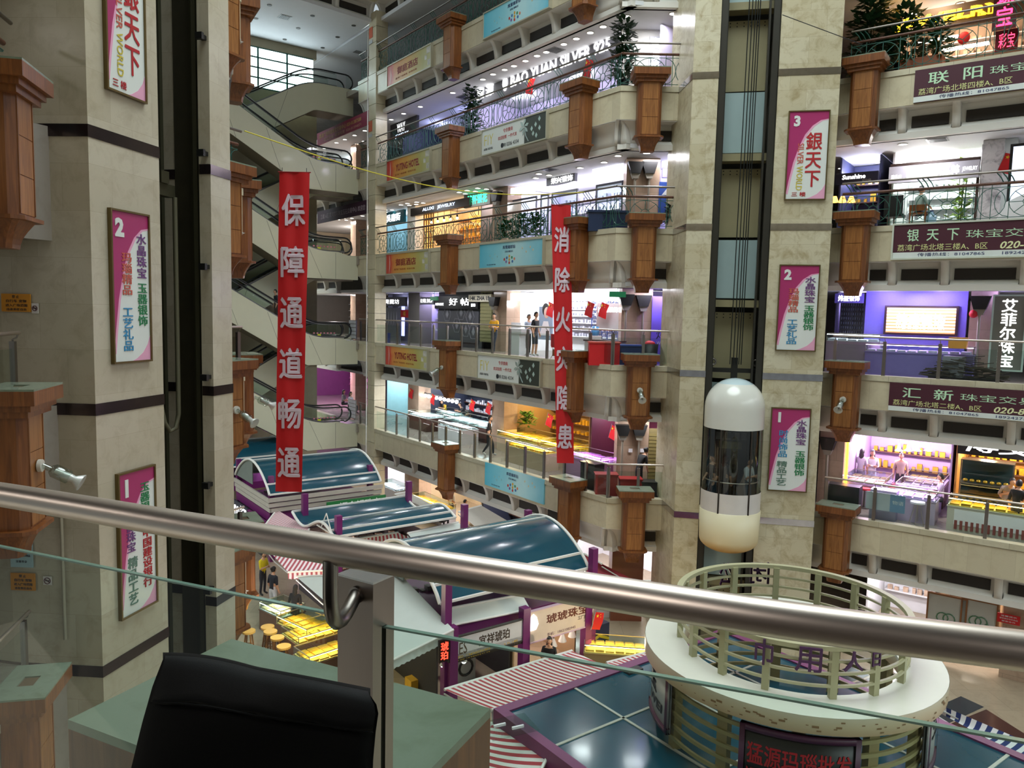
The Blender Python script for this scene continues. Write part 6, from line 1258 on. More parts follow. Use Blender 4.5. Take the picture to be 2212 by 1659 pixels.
# ground floor under the right gallery
booth(FC, -2, .4, 2.6, 2.6, 6, WHT, 'white lit ground floor shop beside the lift', (.95, .95, 1.), 160, shelf=(4, WHT, MIX))
booth(FC, -2, 2.7, 4.6, 2.6, 6, M('#8a6a4a', .5), 'brown ground floor shop with stacked goods', (1., .9, .75), 120, shelf=(4, DKW, MIX))
counter(FC.m(.3, 1.1, GZ), 1.3, .8, 1.1, 'white counter with papers on the ground floor right of the lift', WHT, MIX, BEDW, LEDW)
for i, (p0, p1) in enumerate(((2008, 2078), (2081, 2145))):
    b = FC.box(1.5, p0, 1280+i*12, p1, 1420); o = sign(FC, 1.5, b, 'wall_picture', '%s marble panel with green rings and drops on the ground floor' % ('first' if i == 0 else 'second'), 'sign', M('#b9bab6', .3, var=.12, scale=2), .05, M('#8a5a34', .5), .04, []); g = G()
    for j in range(2): g.tube([(b[2]*(.4+.18*j)+.17*math.cos(a*.5236), -.05, b[3]*.62+.17*math.sin(a*.5236)) for a in range(12)], .02, 5, True)
    g.sph(b[2]*.75, -.05, b[3]*.5, .1, .02, .2).sph(b[2]*.3, -.05, b[3]*.4, .1, .02, .15); g.build('green_motif', M('#4c7a5a', .3), o)
b = FC.box(1.4, 2155, 1322, 2203, 1352); sign(FC, 1.4, b, 'notice', 'red notice with white lines of writing on the ground floor wall', 'sign', RED, .02, None, .03, [('温馨提示', .5, .78, .18, WHT, {'w': .7}), ('请保管好您的物品', .5, .5, .16, WHT, {'w': .8}), ('谢谢合作', .5, .22, .16, WHT, {'w': .6})])
struct(G().box(4.7, 11, 0, .2, GZ, c(-1)-2.).build('wall_ground_right', STONE_P, None, FC.m(0, 1.6, 0)))
# ================================================================= MARKET: boards, counters, stools
YB = 17.55
def mk(tl, br, y, *a, **k): return sign(FM, y, FM.box(y, *tl, *br), *a, **k)
def mk2(l, r, hh, y, name, label, cat, bg, texts, fm=None, dep=.08, grp=None):
    x0, z0 = FM.hit(*l, y); x1, z1 = FM.hit(*r, y)
    return sign(FM, y, (x0, (z0+z1)/2-hh, x1-x0, hh), name, label, cat, bg, .03, fm, dep, texts, grp)
mk2((968, 1378), (1126, 1339), .62, YB, 'stall_sign', 'white board with dark amber-shop characters under the narrow white awning', 'sign', M('#d9d9dc', .4), [('XES', .13, .45, .55, M('#5a4a3a', .5), {'w': .2}), ('宜祥琥珀', .6, .55, .5, M('#3a2a1c', .5), {'w': .42, 'bold': .02})], M('#3a3632', .4))
mk2((972, 1414), (1126, 1372), .24, YB, 'stall_sign', 'narrow dark strip with yellow numbers under the white amber board', 'sign', M('#241d1a', .5), [('TEL 13828550703', .3, .45, .55, M('#d8b23a', .5), {'w': .45}), ('2-D-1档', .82, .5, .55, M('#d8b23a', .5), {'w': .2})])
mk2((1128, 1316), (1282, 1292), .95, YB, 'stall_sign', 'cream board with brown brush characters and a white figure emblem', 'sign', M('#d8c6b4', .5), [('琥琥珠宝', .6, .62, .3, M('#5d2417', .5), {'w': .58, 'bold': .025}), ('工厂直营店', .86, .36, .12, M('#3a3020', .5), {'w': .22, 'bold': .02}), ('2-D-3', .9, .24, .1, M('#6b4a55', .5), {'w': .12}), ('手机：18621082945', .52, .1, .11, M('#6b4a55', .5), {'w': .4})], M('#c6a9b9', .5))
e = [x for x in COL.objects if x.name.startswith('stall_sign') and x.get('label', '').startswith('cream board')][0]
G().lathe([(.12, 0), (.2, .15), (.13, .38), (.001, .5)], 12).build('figure_emblem', LETW, e, Matrix.Translation((.36, -.1, .38)) @ Matrix.Diagonal((1, .15, 1, 1)))
b = FM.box(YB-.5, 946, 1383, 968, 1424); sign(FM, YB-.5, b, 'led_sign', 'red LED sign with two glowing characters at the corner of the white amber board', 'sign', M('#24100f', .4), .02, None, .08, [('琥珀', .5, .5, .8, M('#ff3524', em=5.), {'vert': True, 'w': .7, 'bold': .02})])
mk2((705, 1083), (832, 1070), .75, 32.62, 'stall_sign', 'green board with white characters under the louvred roof', 'sign', M('#1c7a3c', .5), [('福金银珠宝', .55, .6, .6, PANELW, {'w': .7, 'bold': .02})])
FQ = Fr(FM.w(10.9, 38.2), (QQ.x, QQ.y))      # flank of the row: x runs towards the viewer
sign(FQ, 0, (.2, ZE-2.2, 2.6, 1.05), 'led_sign', 'dark board with big white glowing characters on the flank of the louvred stall', 'sign', M('#3a3c4a', .5), .03, None, .08, [('PDD艾玉', .55, .55, .75, LETW, {'w': .8, 'bold': .02})])
sign(FQ, 0, (3.0, ZE-2.3, 2.3, 1.1), 'stall_sign', 'dim purple-framed poster board on the flank of the louvred stall, beside the glowing one', 'sign', M('#3b3040', .5), .06, PURP, .08, [('玉器', .5, .5, .4, M('#7a3040', .5), {'w': .5})])
FB_s = FW.box(-.1, 541, 957, 592, 970); sign(FW, -.1, FB_s, 'led_sign', 'magenta glowing sign below the escalators behind the farthest vault', 'sign', M('#5a2a5a', .5), .02, None, .1, [('COSMETICS', .5, .5, .6, M('#ff8cff', em=9.), {'w': .85, 'bold': .03})])
def stall(a0, a1, b0, b1, label, wallm, stock, lampcol, pw, open_side='near'):
    """market stall under a roof: back and side boards, shelves of goods, a counter along the near side"""
    o = thing('market_stall', label, 'stall', S(a0, b1, GZ)); L, D = a1-a0, b1-b0; zt = ZE-GZ-1.0
    G().box(0, L, D-.08, D, 0, zt).box(0, .06, .6, D, 0, zt).box(L-.06, L, .6, D, 0, zt).build('wall_panel', wallm, o)
    for i in range(4):
        z = .6+i*.5; G().box(.1, L-.1, D-.45, D-.1, z, z+.03).build('shelf', DKW, o); g = G(); x = .2
        while x < L-.3: d = random.uniform(.1, .3); g.box(x, x+d, D-.4, D-.15, z+.03, z+.03+random.uniform(.1, .35)); x += d+random.uniform(.02, .15)
        g.build('goods', stock, o)['kind'] = 'stuff'
    P = S(a0+L*.5, b1-D*.4, GZ+zt-.25).translation; lamp('POINT', P, pw, lampcol, .1, 'stall_lamp')
    return o
AMB = M('#a8562a', .4, var=.8, scale=5); DKGOODS = M('#6d6a66', .5, var=.9, scale=7)
stall(10.95, 13.6, -21.5, -17.7, 'dim open stall crammed with tools below the white amber board', M('#2b2728', .6), DKGOODS, (1, .95, .9), 55)
stall(13.7, 16.3, -21.5, -17.7, 'amber stall with orange goods below the cream board', M('#a58a6a', .5), AMB, (1., .9, .75), 130)
stall(11.1, 16.2, -37.5, -33.2, 'stall under the louvred roof', M('#3b3438', .6), DKGOODS, (1, .9, .95), 90)
stall(11.0, 15.8, -29.3, -26., 'stall under the wavy double-humped roof', M('#4b4145', .6), MIX, (1, .9, .85), 90)
for a, b, l_ in ((11.0, -17.55, 'at the left end of the white amber board'), (13.55, -17.55, 'between the white and the cream boards'), (16.05, -17.55, 'at the right end of the cream board')):
    tag(G().box(-.13, .13, -.13, .13, GZ, ZE-.55).build('stall_post', PURP, None, S(a, b)), 'purple square stall post %s' % l_, 'post', 'purple stall posts')
def cnt(px, py, w_, d, lab, base, tr, bed, led, rz=0., dz=1.0):
    P = atz(px, py, GZ+dz); return counter(Matrix.Translation((P.x, P.y, GZ)) @ Matrix.Rotation(FM.a+rz, 4, 'Z'), w_, d, dz, lab, base, tr, bed, led)
WALN = M('#6a4630', .4); RZ = -math.pi/2
cnt(560, 1300, 1.3, 1.0, 'gold jewellery counter farthest along the row behind the post', WALN, M('#d9c48a', .4, .3, var=.5, scale=8), BEDW, LEDW, RZ+.25)
cnt(597, 1330, 1.7, 1.1, 'long gold jewellery counter behind the wooden stools', WALN, GOLD, BEDY, LEDY, RZ+.25)
cnt(645, 1378, 2.6, 1.2, 'gold jewellery counter at the corner next to the steel post', WALN, GOLD, BEDY, LEDY, .12)
cnt(668, 1420, 2.2, 1.0, 'lowest gold jewellery counter seen beside the steel post', WALN, GOLD, BEDY, LEDY, .12)
P = atz(640, 1340, GZ+2.2); lamp('POINT', P, 160, (1., .85, .55), .1, 'gold_lamp'); P = atz(585, 1290, GZ+2.2); lamp('POINT', P, 120, (.95, .9, .95), .1, 'gold_lamp')
cnt(1262, 1392, 2.6, .9, 'golden lit counter with trays beside the round platform', M('#7a6a4a', .4), M('#e0b860', .4, .2, var=.5, scale=8), BEDY, LEDY, -.75, 1.05)
P = atz(1320, 1385, GZ+2.0); lamp('POINT', P, 90, (1., .85, .6), .1, 'gold_lamp')
t = thing('chest_freezer', 'dark blue cabinet with a yellow stripe by the amber stall', 'cabinet', Matrix.Translation(atz(1278, 1428, GZ)) @ Matrix.Rotation(FM.a, 4, 'Z')); G().box(0, .75, 0, .6, 0, 1.15).build('body', M('#232a44', .4), t); G().exty([(0, .75), (.3, .85), (.75, .65), (.75, .55), (.3, .74), (0, .62)], -.012, -.001).build('stripe', M('#d8b92a', .5), t)
ST = None
for i, (px, py) in enumerate(((578, 1353), (584, 1363), (599, 1376), (613, 1395), (537, 1362))):
    P = atz(px, py, GZ+.78); m = Matrix.Translation((P.x, P.y, GZ)); l_ = 'round wooden stool by the gold counter, %s' % ('farthest of the four', 'second of the four from the far end', 'third of the four from the far end', 'nearest of the four', 'apart from the four near the hanging pillar')[i]
    if ST is None:
        ST = thing('wooden_stool', l_, 'stool', m, 'wooden stools'); G().cyl(0, 0, .72, .78, .22, 18).build('seat', M('#c79a4e', .4), ST)
        for a in range(4): G().tube([(.1*math.cos(a*1.571+.8), .1*math.sin(a*1.571+.8), .72), (.2*math.cos(a*1.571+.8), .2*math.sin(a*1.571+.8), 0)], .025, 6).build('leg', M('#8a5a2a', .5), ST)
        G().tube([(.16*math.cos(a*1.571+.8), .16*math.sin(a*1.571+.8), .3) for a in range(4)], .015, 5, True).build('stretcher', M('#8a5a2a', .5), ST)
    else: dup(ST, m, l_)
for px, py, l_ in ((957, 1437, 'white bulb lamp at the red LED sign'), (1002, 1428, 'white bulb lamp below the yellow numbers')):
    P = FM.hit(px, py, YB+.2); t = thing('clip_lamp', l_, 'lamp', FM.m(P[0], YB+.2, P[1])); G().lathe([(.03, .18), (.05, .1), (.1, 0)], 12).build('shade', M('#d8d4d0', .4), t); G().sph(0, 0, 0, .07, n=10, m=6).build('bulb', M('#ffffff', em=20.), t); G().tube([(0, 0, .18), (.1, 0, .4)], .01, 5).build('arm', BLACK, t)
P = FM.hit(1287, 1322, YB-.3); flag(Vector((*FM.w(P[0], YB-.3), P[1])), FM.a, 'red flag at the right end of the cream amber board', 1.1)
for i, (px, py, l_) in enumerate(((1195, 1386, 'nearest the white emblem'), (1215, 1376, 'in the middle'), (1236, 1366, 'nearest the right post'))):
    P = FM.hit(px, py, YB+.6); t = thing('desk_lamp', 'white cone lamp in the amber stall, %s' % l_, 'lamp', FM.m(P[0], YB+.6, P[1])); G().lathe([(.04, .12), (.14, -.14)], 12).build('shade', M('#e8e2dc', .4), t); G().tube([(0, 0, .12), (0, 0, .8)], .012, 5).build('rod', BLACK, t)
boxed(G().box(-.25, .25, -.2, .2, 0, .3), 'carton', M('#d8a52a', .5), Matrix.Translation(atz(897, 1483, GZ)) @ Matrix.Rotation(FM.a, 4, 'Z'), 'yellow box on the floor of the dim tool stall', 'box')
t = thing('washing_machine', 'grey machine with a round black door in the dim stall', 'machine', Matrix.Translation(atz(985, 1482, GZ)) @ Matrix.Rotation(FM.a, 4, 'Z')); G().box(0, .7, 0, .6, 0, .9).build('body', M('#8a8a88', .4), t); G().tube([(.35+.24*math.cos(i*.5236), -.01, .5+.24*math.sin(i*.5236)) for i in range(12)], .04, 6, True).build('door', BLACK, t)
t = thing('clear_panel', 'clear acrylic sheet with a white bracket lying on the purple roof rim', 'panel', Matrix.Translation(atz(1100, 1570, ZE+.12)) @ Matrix.Rotation(FM.a-.2, 4, 'Z')); G().box(-.5, .5, -.35, .35, 0, .012).build('sheet', GLASS, t); G().box(-.3, -.05, .05, .09, .012, .06).box(.0, .25, -.15, -.11, .012, .06).build('bracket', WHT, t)
t = thing('awning_motor', 'dark folded crank arm at the corner of the big striped awning', 'machinery', Matrix.Translation(atz(1366, 1455, -8.25)) @ Matrix.Rotation(FM.a, 4, 'Z')); G().box(-.2, .25, -.1, .1, -.1, .1).tube([(-.1, 0, 0), (.1, -.4, -.05)], .04, 6).tube([(.1, 0, 0), (.35, -.45, -.1)], .03, 6).build('arm', DKGREY, t)
# white floodlights on the second-floor pillars
SP = None
for fr, x, l_ in ((FA, 5.0, 'in front of the left lift tower'), (FE, 1.39, 'just past the left lift tower'), (FB, 8.33, 'at the left end of the rear gallery'), (FB2, .95, 'at the corner beside the right lift tower'), (FC, xc, 'right of the right lift tower'), (FE2, 1.79, 'behind the left lift tower')):
    sx_ = .3 if fr is FA else 0
    m = fr.m(x+sx_*0, -.55, c(0)-.82); l_ = 'glass spotlight on the second floor wooden pillar %s' % l_
    if SP is None:
        SP = thing('pillar_spotlight', l_, 'lamp', m, 'pillar spotlights'); T = Matrix.Rotation(math.radians(62), 4, 'X')
        g = G(); g.T = Matrix.Rotation(math.radians(90), 4, 'X'); g.cyl(0, 0, 0, .06, .1, 14); g.build('wall_plate', M('#c9c6bd', .4), SP)
        g = G(); g.T = Matrix.Translation((0, -.06, 0)) @ Matrix.Rotation(math.radians(118), 4, 'X'); g.cyl(0, 0, 0, .14, .045, 10).lathe([(.06, .12), (.11, .18), (.11, .42), (.08, .44)], 16); g.build('body', glass('lamp_glass', '#dfe6e2', .4), SP)
        g = G(); g.T = Matrix.Translation((0, -.06, 0)) @ Matrix.Rotation(math.radians(118), 4, 'X'); g.lathe([(.05, .2), (.07, .42), (.06, .5), (.14, .62), (.13, .63), (.02, .52)], 16); g.build('reflector', M('#c6c8c4', .35, .3), SP)
    else: dup(SP, m, l_)
# ================================================================= PEOPLE
PEO = []
def person(Mx, label, shirt, trousers, skin='#c99b7c', hair='#15110f', pose='stand', sleeve=.5, shorts=False, hl='short', s=1., shoes='#1c1a1a', arms=None, turn=0., lean=0.):
    J = {}; sit = pose == 'sit'
    pz_ = .50 if sit else .93
    ln = lean
    J['pel'] = (0, 0, pz_); J['sp'] = (0, -.01-ln*.2, pz_+.22); J['ch'] = (0, -.02-ln*.6, pz_+.43-ln*.08); J['nk'] = (0, -.03-ln*.9, pz_+.56-ln*.15); J['hd'] = (0, -.05-ln*1.1, pz_+.64-ln*.18)
    cz2 = J['ch'][2]; cy = J['ch'][1]
    for q, sg in (('l', -1), ('r', 1)):
        J['sh'+q] = (sg*.17, cy, cz2+.06)
        a = (arms or {}).get(q)
        if a is None: el, wr = (sg*.23, cy+.03, cz2-.22), (sg*.22, cy-.06, cz2-.46)
        else: el, wr = a
        J['el'+q], J['wr'+q] = el, wr
        d = (Vector(wr)-Vector(el)).normalized(); J['ha'+q] = tuple(Vector(wr)+d*.07)
        J['hp'+q] = (sg*.09, 0, pz_-.03)
        if sit: J['kn'+q], J['an'+q], J['to'+q] = (sg*.13, -.42, .5), (sg*.13, -.38, .09), (sg*.14, -.54, .04)
        elif pose == 'walk': st = sg*.2; J['kn'+q], J['an'+q], J['to'+q] = (sg*.1, -.05-st*.5-.04, .5), (sg*.1, .02-st*1.1, .09+(.07 if st < 0 else 0)), (sg*.11, -.14-st*1.1, .04)
        else: J['kn'+q], J['an'+q], J['to'+q] = (sg*.11, -.02, .5), (sg*.12, .02, .09), (sg*.14, -.14, .04)
    names = list(J); idx = {n: i for i, n in enumerate(names)}
    E = [('pel', 'sp'), ('sp', 'ch'), ('ch', 'nk'), ('nk', 'hd')]
    for q in 'lr': E += [('ch', 'sh'+q), ('sh'+q, 'el'+q), ('el'+q, 'wr'+q), ('wr'+q, 'ha'+q), ('pel', 'hp'+q), ('hp'+q, 'kn'+q), ('kn'+q, 'an'+q), ('an'+q, 'to'+q)]
    R_ = {'pel': (.14, .11), 'sp': (.135, .1), 'ch': (.15, .11), 'nk': (.055, .055), 'hd': (.06, .06), 'sh': (.07, .065), 'el': (.048, .045), 'wr': (.033, .03), 'ha': (.04, .022), 'hp': (.095, .095), 'kn': (.062, .06), 'an': (.046, .046), 'to': (.045, .035)}
    me = bpy.data.meshes.new('skel'); me.from_pydata([J[n] for n in names], [(idx[a], idx[b]) for a, b in E], [])
    o = bpy.data.objects.new('skel', me); COL.objects.link(o); o.modifiers.new('s', 'SKIN'); sub = o.modifiers.new('u', 'SUBSURF'); sub.levels = 1; sub.render_levels = 1
    sv = me.skin_vertices[0].data
    for n in names:
        k_ = n if n in R_ else n[:-1]; sv[idx[n]].radius = R_[k_]; sv[idx[n]].use_root = n == 'pel'
    PEO.append((o, J, E, Mx, label, shirt, trousers, skin, hair, sleeve, shorts, hl, s, shoes, turn))
def finish_people():
    dg = bpy.context.evaluated_depsgraph_get(); dg.update()
    for o, J, E, Mx, label, shirt, trousers, skin, hair, sleeve, shorts, hl, s, shoes, turn in PEO:
        me0 = bpy.data.meshes.new_from_object(o.evaluated_get(dg))
        g = G(); V = [v.co.copy() for v in me0.vertices]
        segs = [(a, b, Vector(J[a]), Vector(J[b])) for a, b in E]
        def zone(p):
            best = None
            for a, b, A, B in segs:
                d = B-A; t = max(0, min(1, (p-A).dot(d)/d.length_squared)); q = (p-A-d*t).length
                if best is None or q < best[0]: best = (q, a, b, t)
            _, a, b, t = best; ab = a[:2]+b[:2]
            if b in ('nk',): return 0 if t < .75 else 2
            if b == 'hd': return 2
            if ab == 'chsh': return 0
            if ab == 'shel': return 0 if t < sleeve*2 else 2
            if ab == 'elwr': return 0 if sleeve > .75 else 2
            if ab == 'wrha': return 2
            if ab in ('pehp', 'hpkn'): return 1
            if ab == 'knan': return 2 if shorts else 1
            if ab == 'anto': return 3
            return 0 if b in ('sp', 'ch') and not (b == 'sp' and t < .25) else 1
        for p in me0.polygons:
            g.mi = zone(sum((V[i] for i in p.vertices), Vector())/len(p.vertices)); g.f.append(list(p.vertices)); g.m.append(g.mi); g.sm.append(True)
        g.v = V; bpy.data.meshes.remove(me0); m0 = o.data; bpy.data.objects.remove(o); bpy.data.meshes.remove(m0)
        h = Vector(J['hd'])+Vector((0, 0, .09)); Th = Matrix.Translation(h) @ Matrix.Rotation(turn, 4, 'Z')
        g.T = Th; g.mi = 2; g.sph(0, 0, 0, .078, .095, .118, 14, 10); g.sph(0, -.098, -.01, .014, .02, .022, 6, 5)
        for sg in (-1, 1): g.sph(sg*.078, .0, -.005, .012, .02, .03, 6, 5)
        g.mi = 4
        for sg in (-1, 1): g.sph(sg*.03, -.086, .015, .012, .008, .006, 6, 4)
        g.mi = 5; g.sph(0, -.086, -.055, .024, .008, .006, 6, 4); g.T = None; g.mi = 2
        for q, sg in (('l', -1), ('r', 1)):
            wr, ha = Vector(J['wr'+q]), Vector(J['ha'+q]); d = (ha-wr).normalized(); sd = d.cross(Vector((0, 1, 0.01))).normalized(); nn = sd.cross(d)
            for i in range(4):
                b_ = ha+d*.0+sd*(-.03+.02*i); l_ = (.06, .07, .066, .05)[i]; g.tube([b_-d*.02, b_+d*l_*.5+nn*.004, b_+d*l_+nn*.018], .0085, 5, rs=[.0095, .0085, .006])
            g.tube([wr+d*.02+sd*.03*sg, wr+d*.06+sd*.055*sg, wr+d*.09+sd*.058*sg], .009, 5, rs=[.011, .0095, .007])
        t = thing('person', label, 'person', Mx @ Matrix.Scale(s, 4))
        g.build('body', [M(shirt, .8), M(trousers, .8), M(skin, .55), M(shoes, .6), BLACK, M('#9a4a44', .6)], t)
        k = G(); k.T = Th
        vs = []; fs = []; n, m = 16, 7
        low = -.02 if hl == 'short' else -.06
        for i in range(m+1):
            for j in range(n):
                a = 2*math.pi*j/n; f = math.cos(a-math.pi/2)       # f=+1 at the back of the head
                el = math.pi/2-(math.pi/2+ (.35 if f > -.2 else -.35)+.15*f)*i/m
                rr = 1.09; vs.append((.082*rr*math.cos(el)*math.cos(a), .099*rr*math.cos(el)*math.sin(a)+.006, .122*rr*math.sin(el)+.004))
        for i in range(m):
            for j in range(n): fs.append((i*n+j, (i+1)*n+j, (i+1)*n+(j+1) % n, i*n+(j+1) % n))
        k.add(vs, fs, True)
        if hl == 'long': k.sph(0, .05, -.15, .095, .06, .22, 12, 8)
        if hl == 'bun': k.sph(0, .09, .06, .06, n=10, m=6)
        k.build('hair', M(hair, .55, var=.3, scale=40), t)
def W(fr, px, py, k, y=None, rz=0.): 
    x, yy = fr.fl(px, py, c(k)-.05 if k > -2 else GZ); return fr.m(x, yy if y is None else y, c(k)-.05 if k > -2 else GZ, rz)
PH = {'l': ((-.22, -.08, 1.13), (-.08, -.26, 1.2)), 'r': ((.22, -.08, 1.13), (.1, -.24, 1.17))}
SITP = {'l': ((-.22, -.12, .74), (-.12, -.32, .66)), 'r': ((.22, -.12, .74), (.12, -.32, .66))}
CROSS = {'l': ((-.22, -.06, 1.14), (.06, -.2, 1.18)), 'r': ((.22, -.06, 1.14), (-.06, -.22, 1.2))}
LEANC = {'l': ((-.22, -.3, .8), (-.05, -.5, .85)), 'r': ((.22, -.3, .8), (.05, -.5, .85))}
person(W(FB, 1068, 762, 0, 1.05, .5), 'person in a yellow T-shirt walking behind the second floor glass', '#d39a18', '#252b38', pose='walk', arms=PH)
person(W(FB, 1138, 768, 0, 1.25, 1.7), 'person in a pale blue T-shirt standing beside the one in black', '#a9b4c8', '#17171b', arms=PH, shoes='#d9d9d9')
person(W(FB, 1158, 770, 0, 1.1, 1.9), 'person in a black T-shirt and shorts by the red chair', '#14141a', '#3a3f45', shorts=True, shoes='#c9c9c9', s=1.06)
person(W(FB, 1056, 984, -1, 1.1, 2.4), 'person in black walking behind the first floor glass', '#15151a', '#1b1b20', pose='walk', s=1.05, shoes='#b9b9b9')
xx = px_x(FB, 962, 890, 4.6); person(FB.m(xx, 4.6, c(-1)+.1, .3), 'clerk in a yellow top leaning on the white lit counter', '#c9a227', '#222222', pose='sit', arms=LEANC, lean=.25, hl='long')
xx = px_x(FB, 1003, 892, 4.6); person(FB.m(xx, 4.6, c(-1)+.15, -.2), 'clerk in a black top leaning on the white lit counter', '#17171b', '#222222', pose='sit', arms=LEANC, lean=.2)
xx = px_x(FB, 1018, 895, 4.9); person(FB.m(xx, 4.9, c(-1)+.1, -.4), 'dark clothed clerk half hidden beside the one in black', '#1d1d22', '#222222', pose='sit', arms=SITP, hl='long')
person(FB2.m(1.35, 1.35, c(-1)-.05, 2.2), 'person with a black bun bending by the roller shutter', '#131316', '#191920', lean=.3, hl='bun', s=.96)
person(FB.m(px_x(FB, 741, 880, 1.6), 1.6, c(-1)-.05, 2.4), 'seated person in grey with black hair by the escalator landing', '#8f8a92', '#2a2a30', pose='sit', arms=SITP, hl='long', s=1.05)
person(FB.m(px_x(FB, 756, 880, 1.5), 1.5, c(-1)-.05, 2.2), 'seated person in white with long black hair by the column', '#cfc6d0', '#26262c', pose='sit', arms=SITP, hl='long', s=1.05)
person(CH1 @ Matrix.Rotation(2.4, 4, 'Z'), 'person in a pale T-shirt sitting on the brown chair at the railing', '#8fa39a', '#2d3648', pose='sit', arms=SITP, hair='#2a2622')
person(FC.m(px_x(FC, 1860, 1000, 3.95), 3.95, c(-1)-.05, 3.0), 'person with long black hair in a white top seen from behind', '#d8cfe0', '#8f8a99', hl='long')
person(FC.m(px_x(FC, 1884, 1000, 4.1), 4.1, c(-1)-.05, .2), 'person in white with folded arms in the pink-violet hall', '#e6dfea', '#b9c2d6', hl='long', arms=CROSS, sleeve=1.)
person(FC.m(px_x(FC, 2035, 1040, 2.0), 2.0, c(-1)+.15, -1.3), 'seated person in white looking at a phone behind the lit counter', '#cbb9da', '#33333a', pose='sit', arms=SITP)
person(FC.m(px_x(FC, 2168, 1050, 2.1), 2.1, c(-1)-.05, .7), 'clerk in grey bending over behind the gold trays', '#9a8f88', '#2a2a2c', lean=.3, arms=LEANC and PH)
person(FC.m(px_x(FC, 2196, 1100, .95), .95, c(-1)-.05, 2.8), 'customer in black standing at the gold trays', '#0f0f11', '#16161a', s=1.03)
person(FC.m(px_x(FC, 1943, 990, 3.8), 4.2, c(-1)-.05, .1), 'clerk in pale clothes standing under the bell lamps', '#b9a59a', '#2a2a2c', hl='short')
person(FR.m(LIFTX-.25, -.3, LIFTZ, 2.6), 'passenger with reddish dark hair seen from behind inside the lift', '#4a4548', '#26242a', hair='#3a1512', hl='long')
person(FR.m(LIFTX+.5, -.35, LIFTZ, .9), 'passenger in a white T-shirt at the right of the lift glass', '#cfd4d8', '#4a5058', arms=PH)
person(FR.m(LIFTX-.58, -.15, LIFTZ, -1.0), 'passenger in black resting a hand on the lift rail', '#17171a', '#222228', arms={'l': ((-.2, -.1, 1.12), (-.1, -.28, 1.0)), 'r': ((.24, 0, 1.1), (.2, -.1, .9))})
fx_, fz_ = FS.hit(597, 690, .8); person(FS.m(fx_, .8, fz_-.15, -1.57), 'person in dark clothes riding the escalator beside the long red banner', '#20242e', '#1a1a20')
def WG(px, py, dz, rz): P = atz(px, py, GZ+dz); return Matrix.Translation((P.x, P.y, GZ)) @ Matrix.Rotation(rz, 4, 'Z')
person(WG(567, 1200, 1.6, 1.2), 'person in a bright yellow top under the striped awning', '#d8c21c', '#2a2a30', arms=PH)
person(WG(589, 1232, 1.65, 2.6), 'shop assistant in a black vest and white sleeves behind the gold counter', '#1a1d2a', '#c9ccd0', hl='bun')
person(WG(637, 1275, 1.6, 2.9), 'person with long black hair in black by the gold counter', '#121214', '#17171a', hl='long')
person(WG(1187, 1385, 1.62, -.2), 'shopkeeper in a black top in the amber stall', '#101013', '#1c1c20', arms=PH, hl='long')
person(WG(975, 1062, 1.62, 2.4), 'person in white with a ponytail at the ground floor gold counter', '#c9c6c2', '#33333a', hl='long')
person(WG(1003, 1085, 1.2, 2.0), 'seated person in black at the ground floor gold counter', '#141417', '#1a1a1f', pose='sit', arms=SITP)
person(WG(954, 1096, 1.2, 2.6), 'person with black hair sitting low beside the ground floor gold counter', '#26262b', '#1a1a1f', pose='sit', arms=SITP)
person(FB2.m(px_x(FB2, 1471, 140, 1.6), 1.6, c(2)-.05, 1.2), 'person in black standing beside the fourth floor door frame', '#101012', '#121214', hl='bun')
finish_people()
# ================================================================= FOREGROUND: our own rail
UO = FO
pts = []
for px, py, zz in ((-260, 1030, -.455), (0, 1068, -.453), (400, 1135, -.45), (820, 1204, -.45), (1250, 1271, -.451), (1700, 1340, -.453), (2212, 1406, -.456), (2600, 1452, -.458)):
    pts.append(atz(px, py, zz))
o = thing('steel_railing', 'thick brushed steel handrail with glass panels right before the viewer', 'railing', Matrix.Identity(4))
sm = []
for i in range(len(pts)-1):
    for j in range(6):
        t = j/6; p0 = pts[max(i-1, 0)]; p1 = pts[i]; p2 = pts[i+1]; p3 = pts[min(i+2, len(pts)-1)]
        sm.append(.5*((2*p1)+(p2-p0)*t+(2*p0-5*p1+4*p2-p3)*t*t+(3*p1-p0-3*p2+p3)*t**3))
sm.append(pts[-1])
G().tube(sm, .0285, 40).build('handrail', STEEL, o)
pc = atz(806, 1262, -.56); u = Vector((.86, -.51)).normalized(); n = Vector((-u.y, u.x))
FPst = Fr((pc.x, pc.y), u)
g = G(); g.T = FPst.W
g.box(-.098, 0, 0, .028, -1.74, -.56); g.box(-.098, 0, .042, .068, -1.74, -.56); g.box(-.098, -.03, .028, .042, -1.74, -.56); g.box(-.03, 0, .028, .042, -.66, -.56)
g.build('post', M('#857a72', .3, 1., var=.08, scale=12, stretch=(1, 1, .2)), o)
g = G(); g.T = FPst.W; g.box(-.099, .001, -.001, .069, -.561, -.557); g.build('post_cap', M('#b9b8b4', .25, 1.), o)
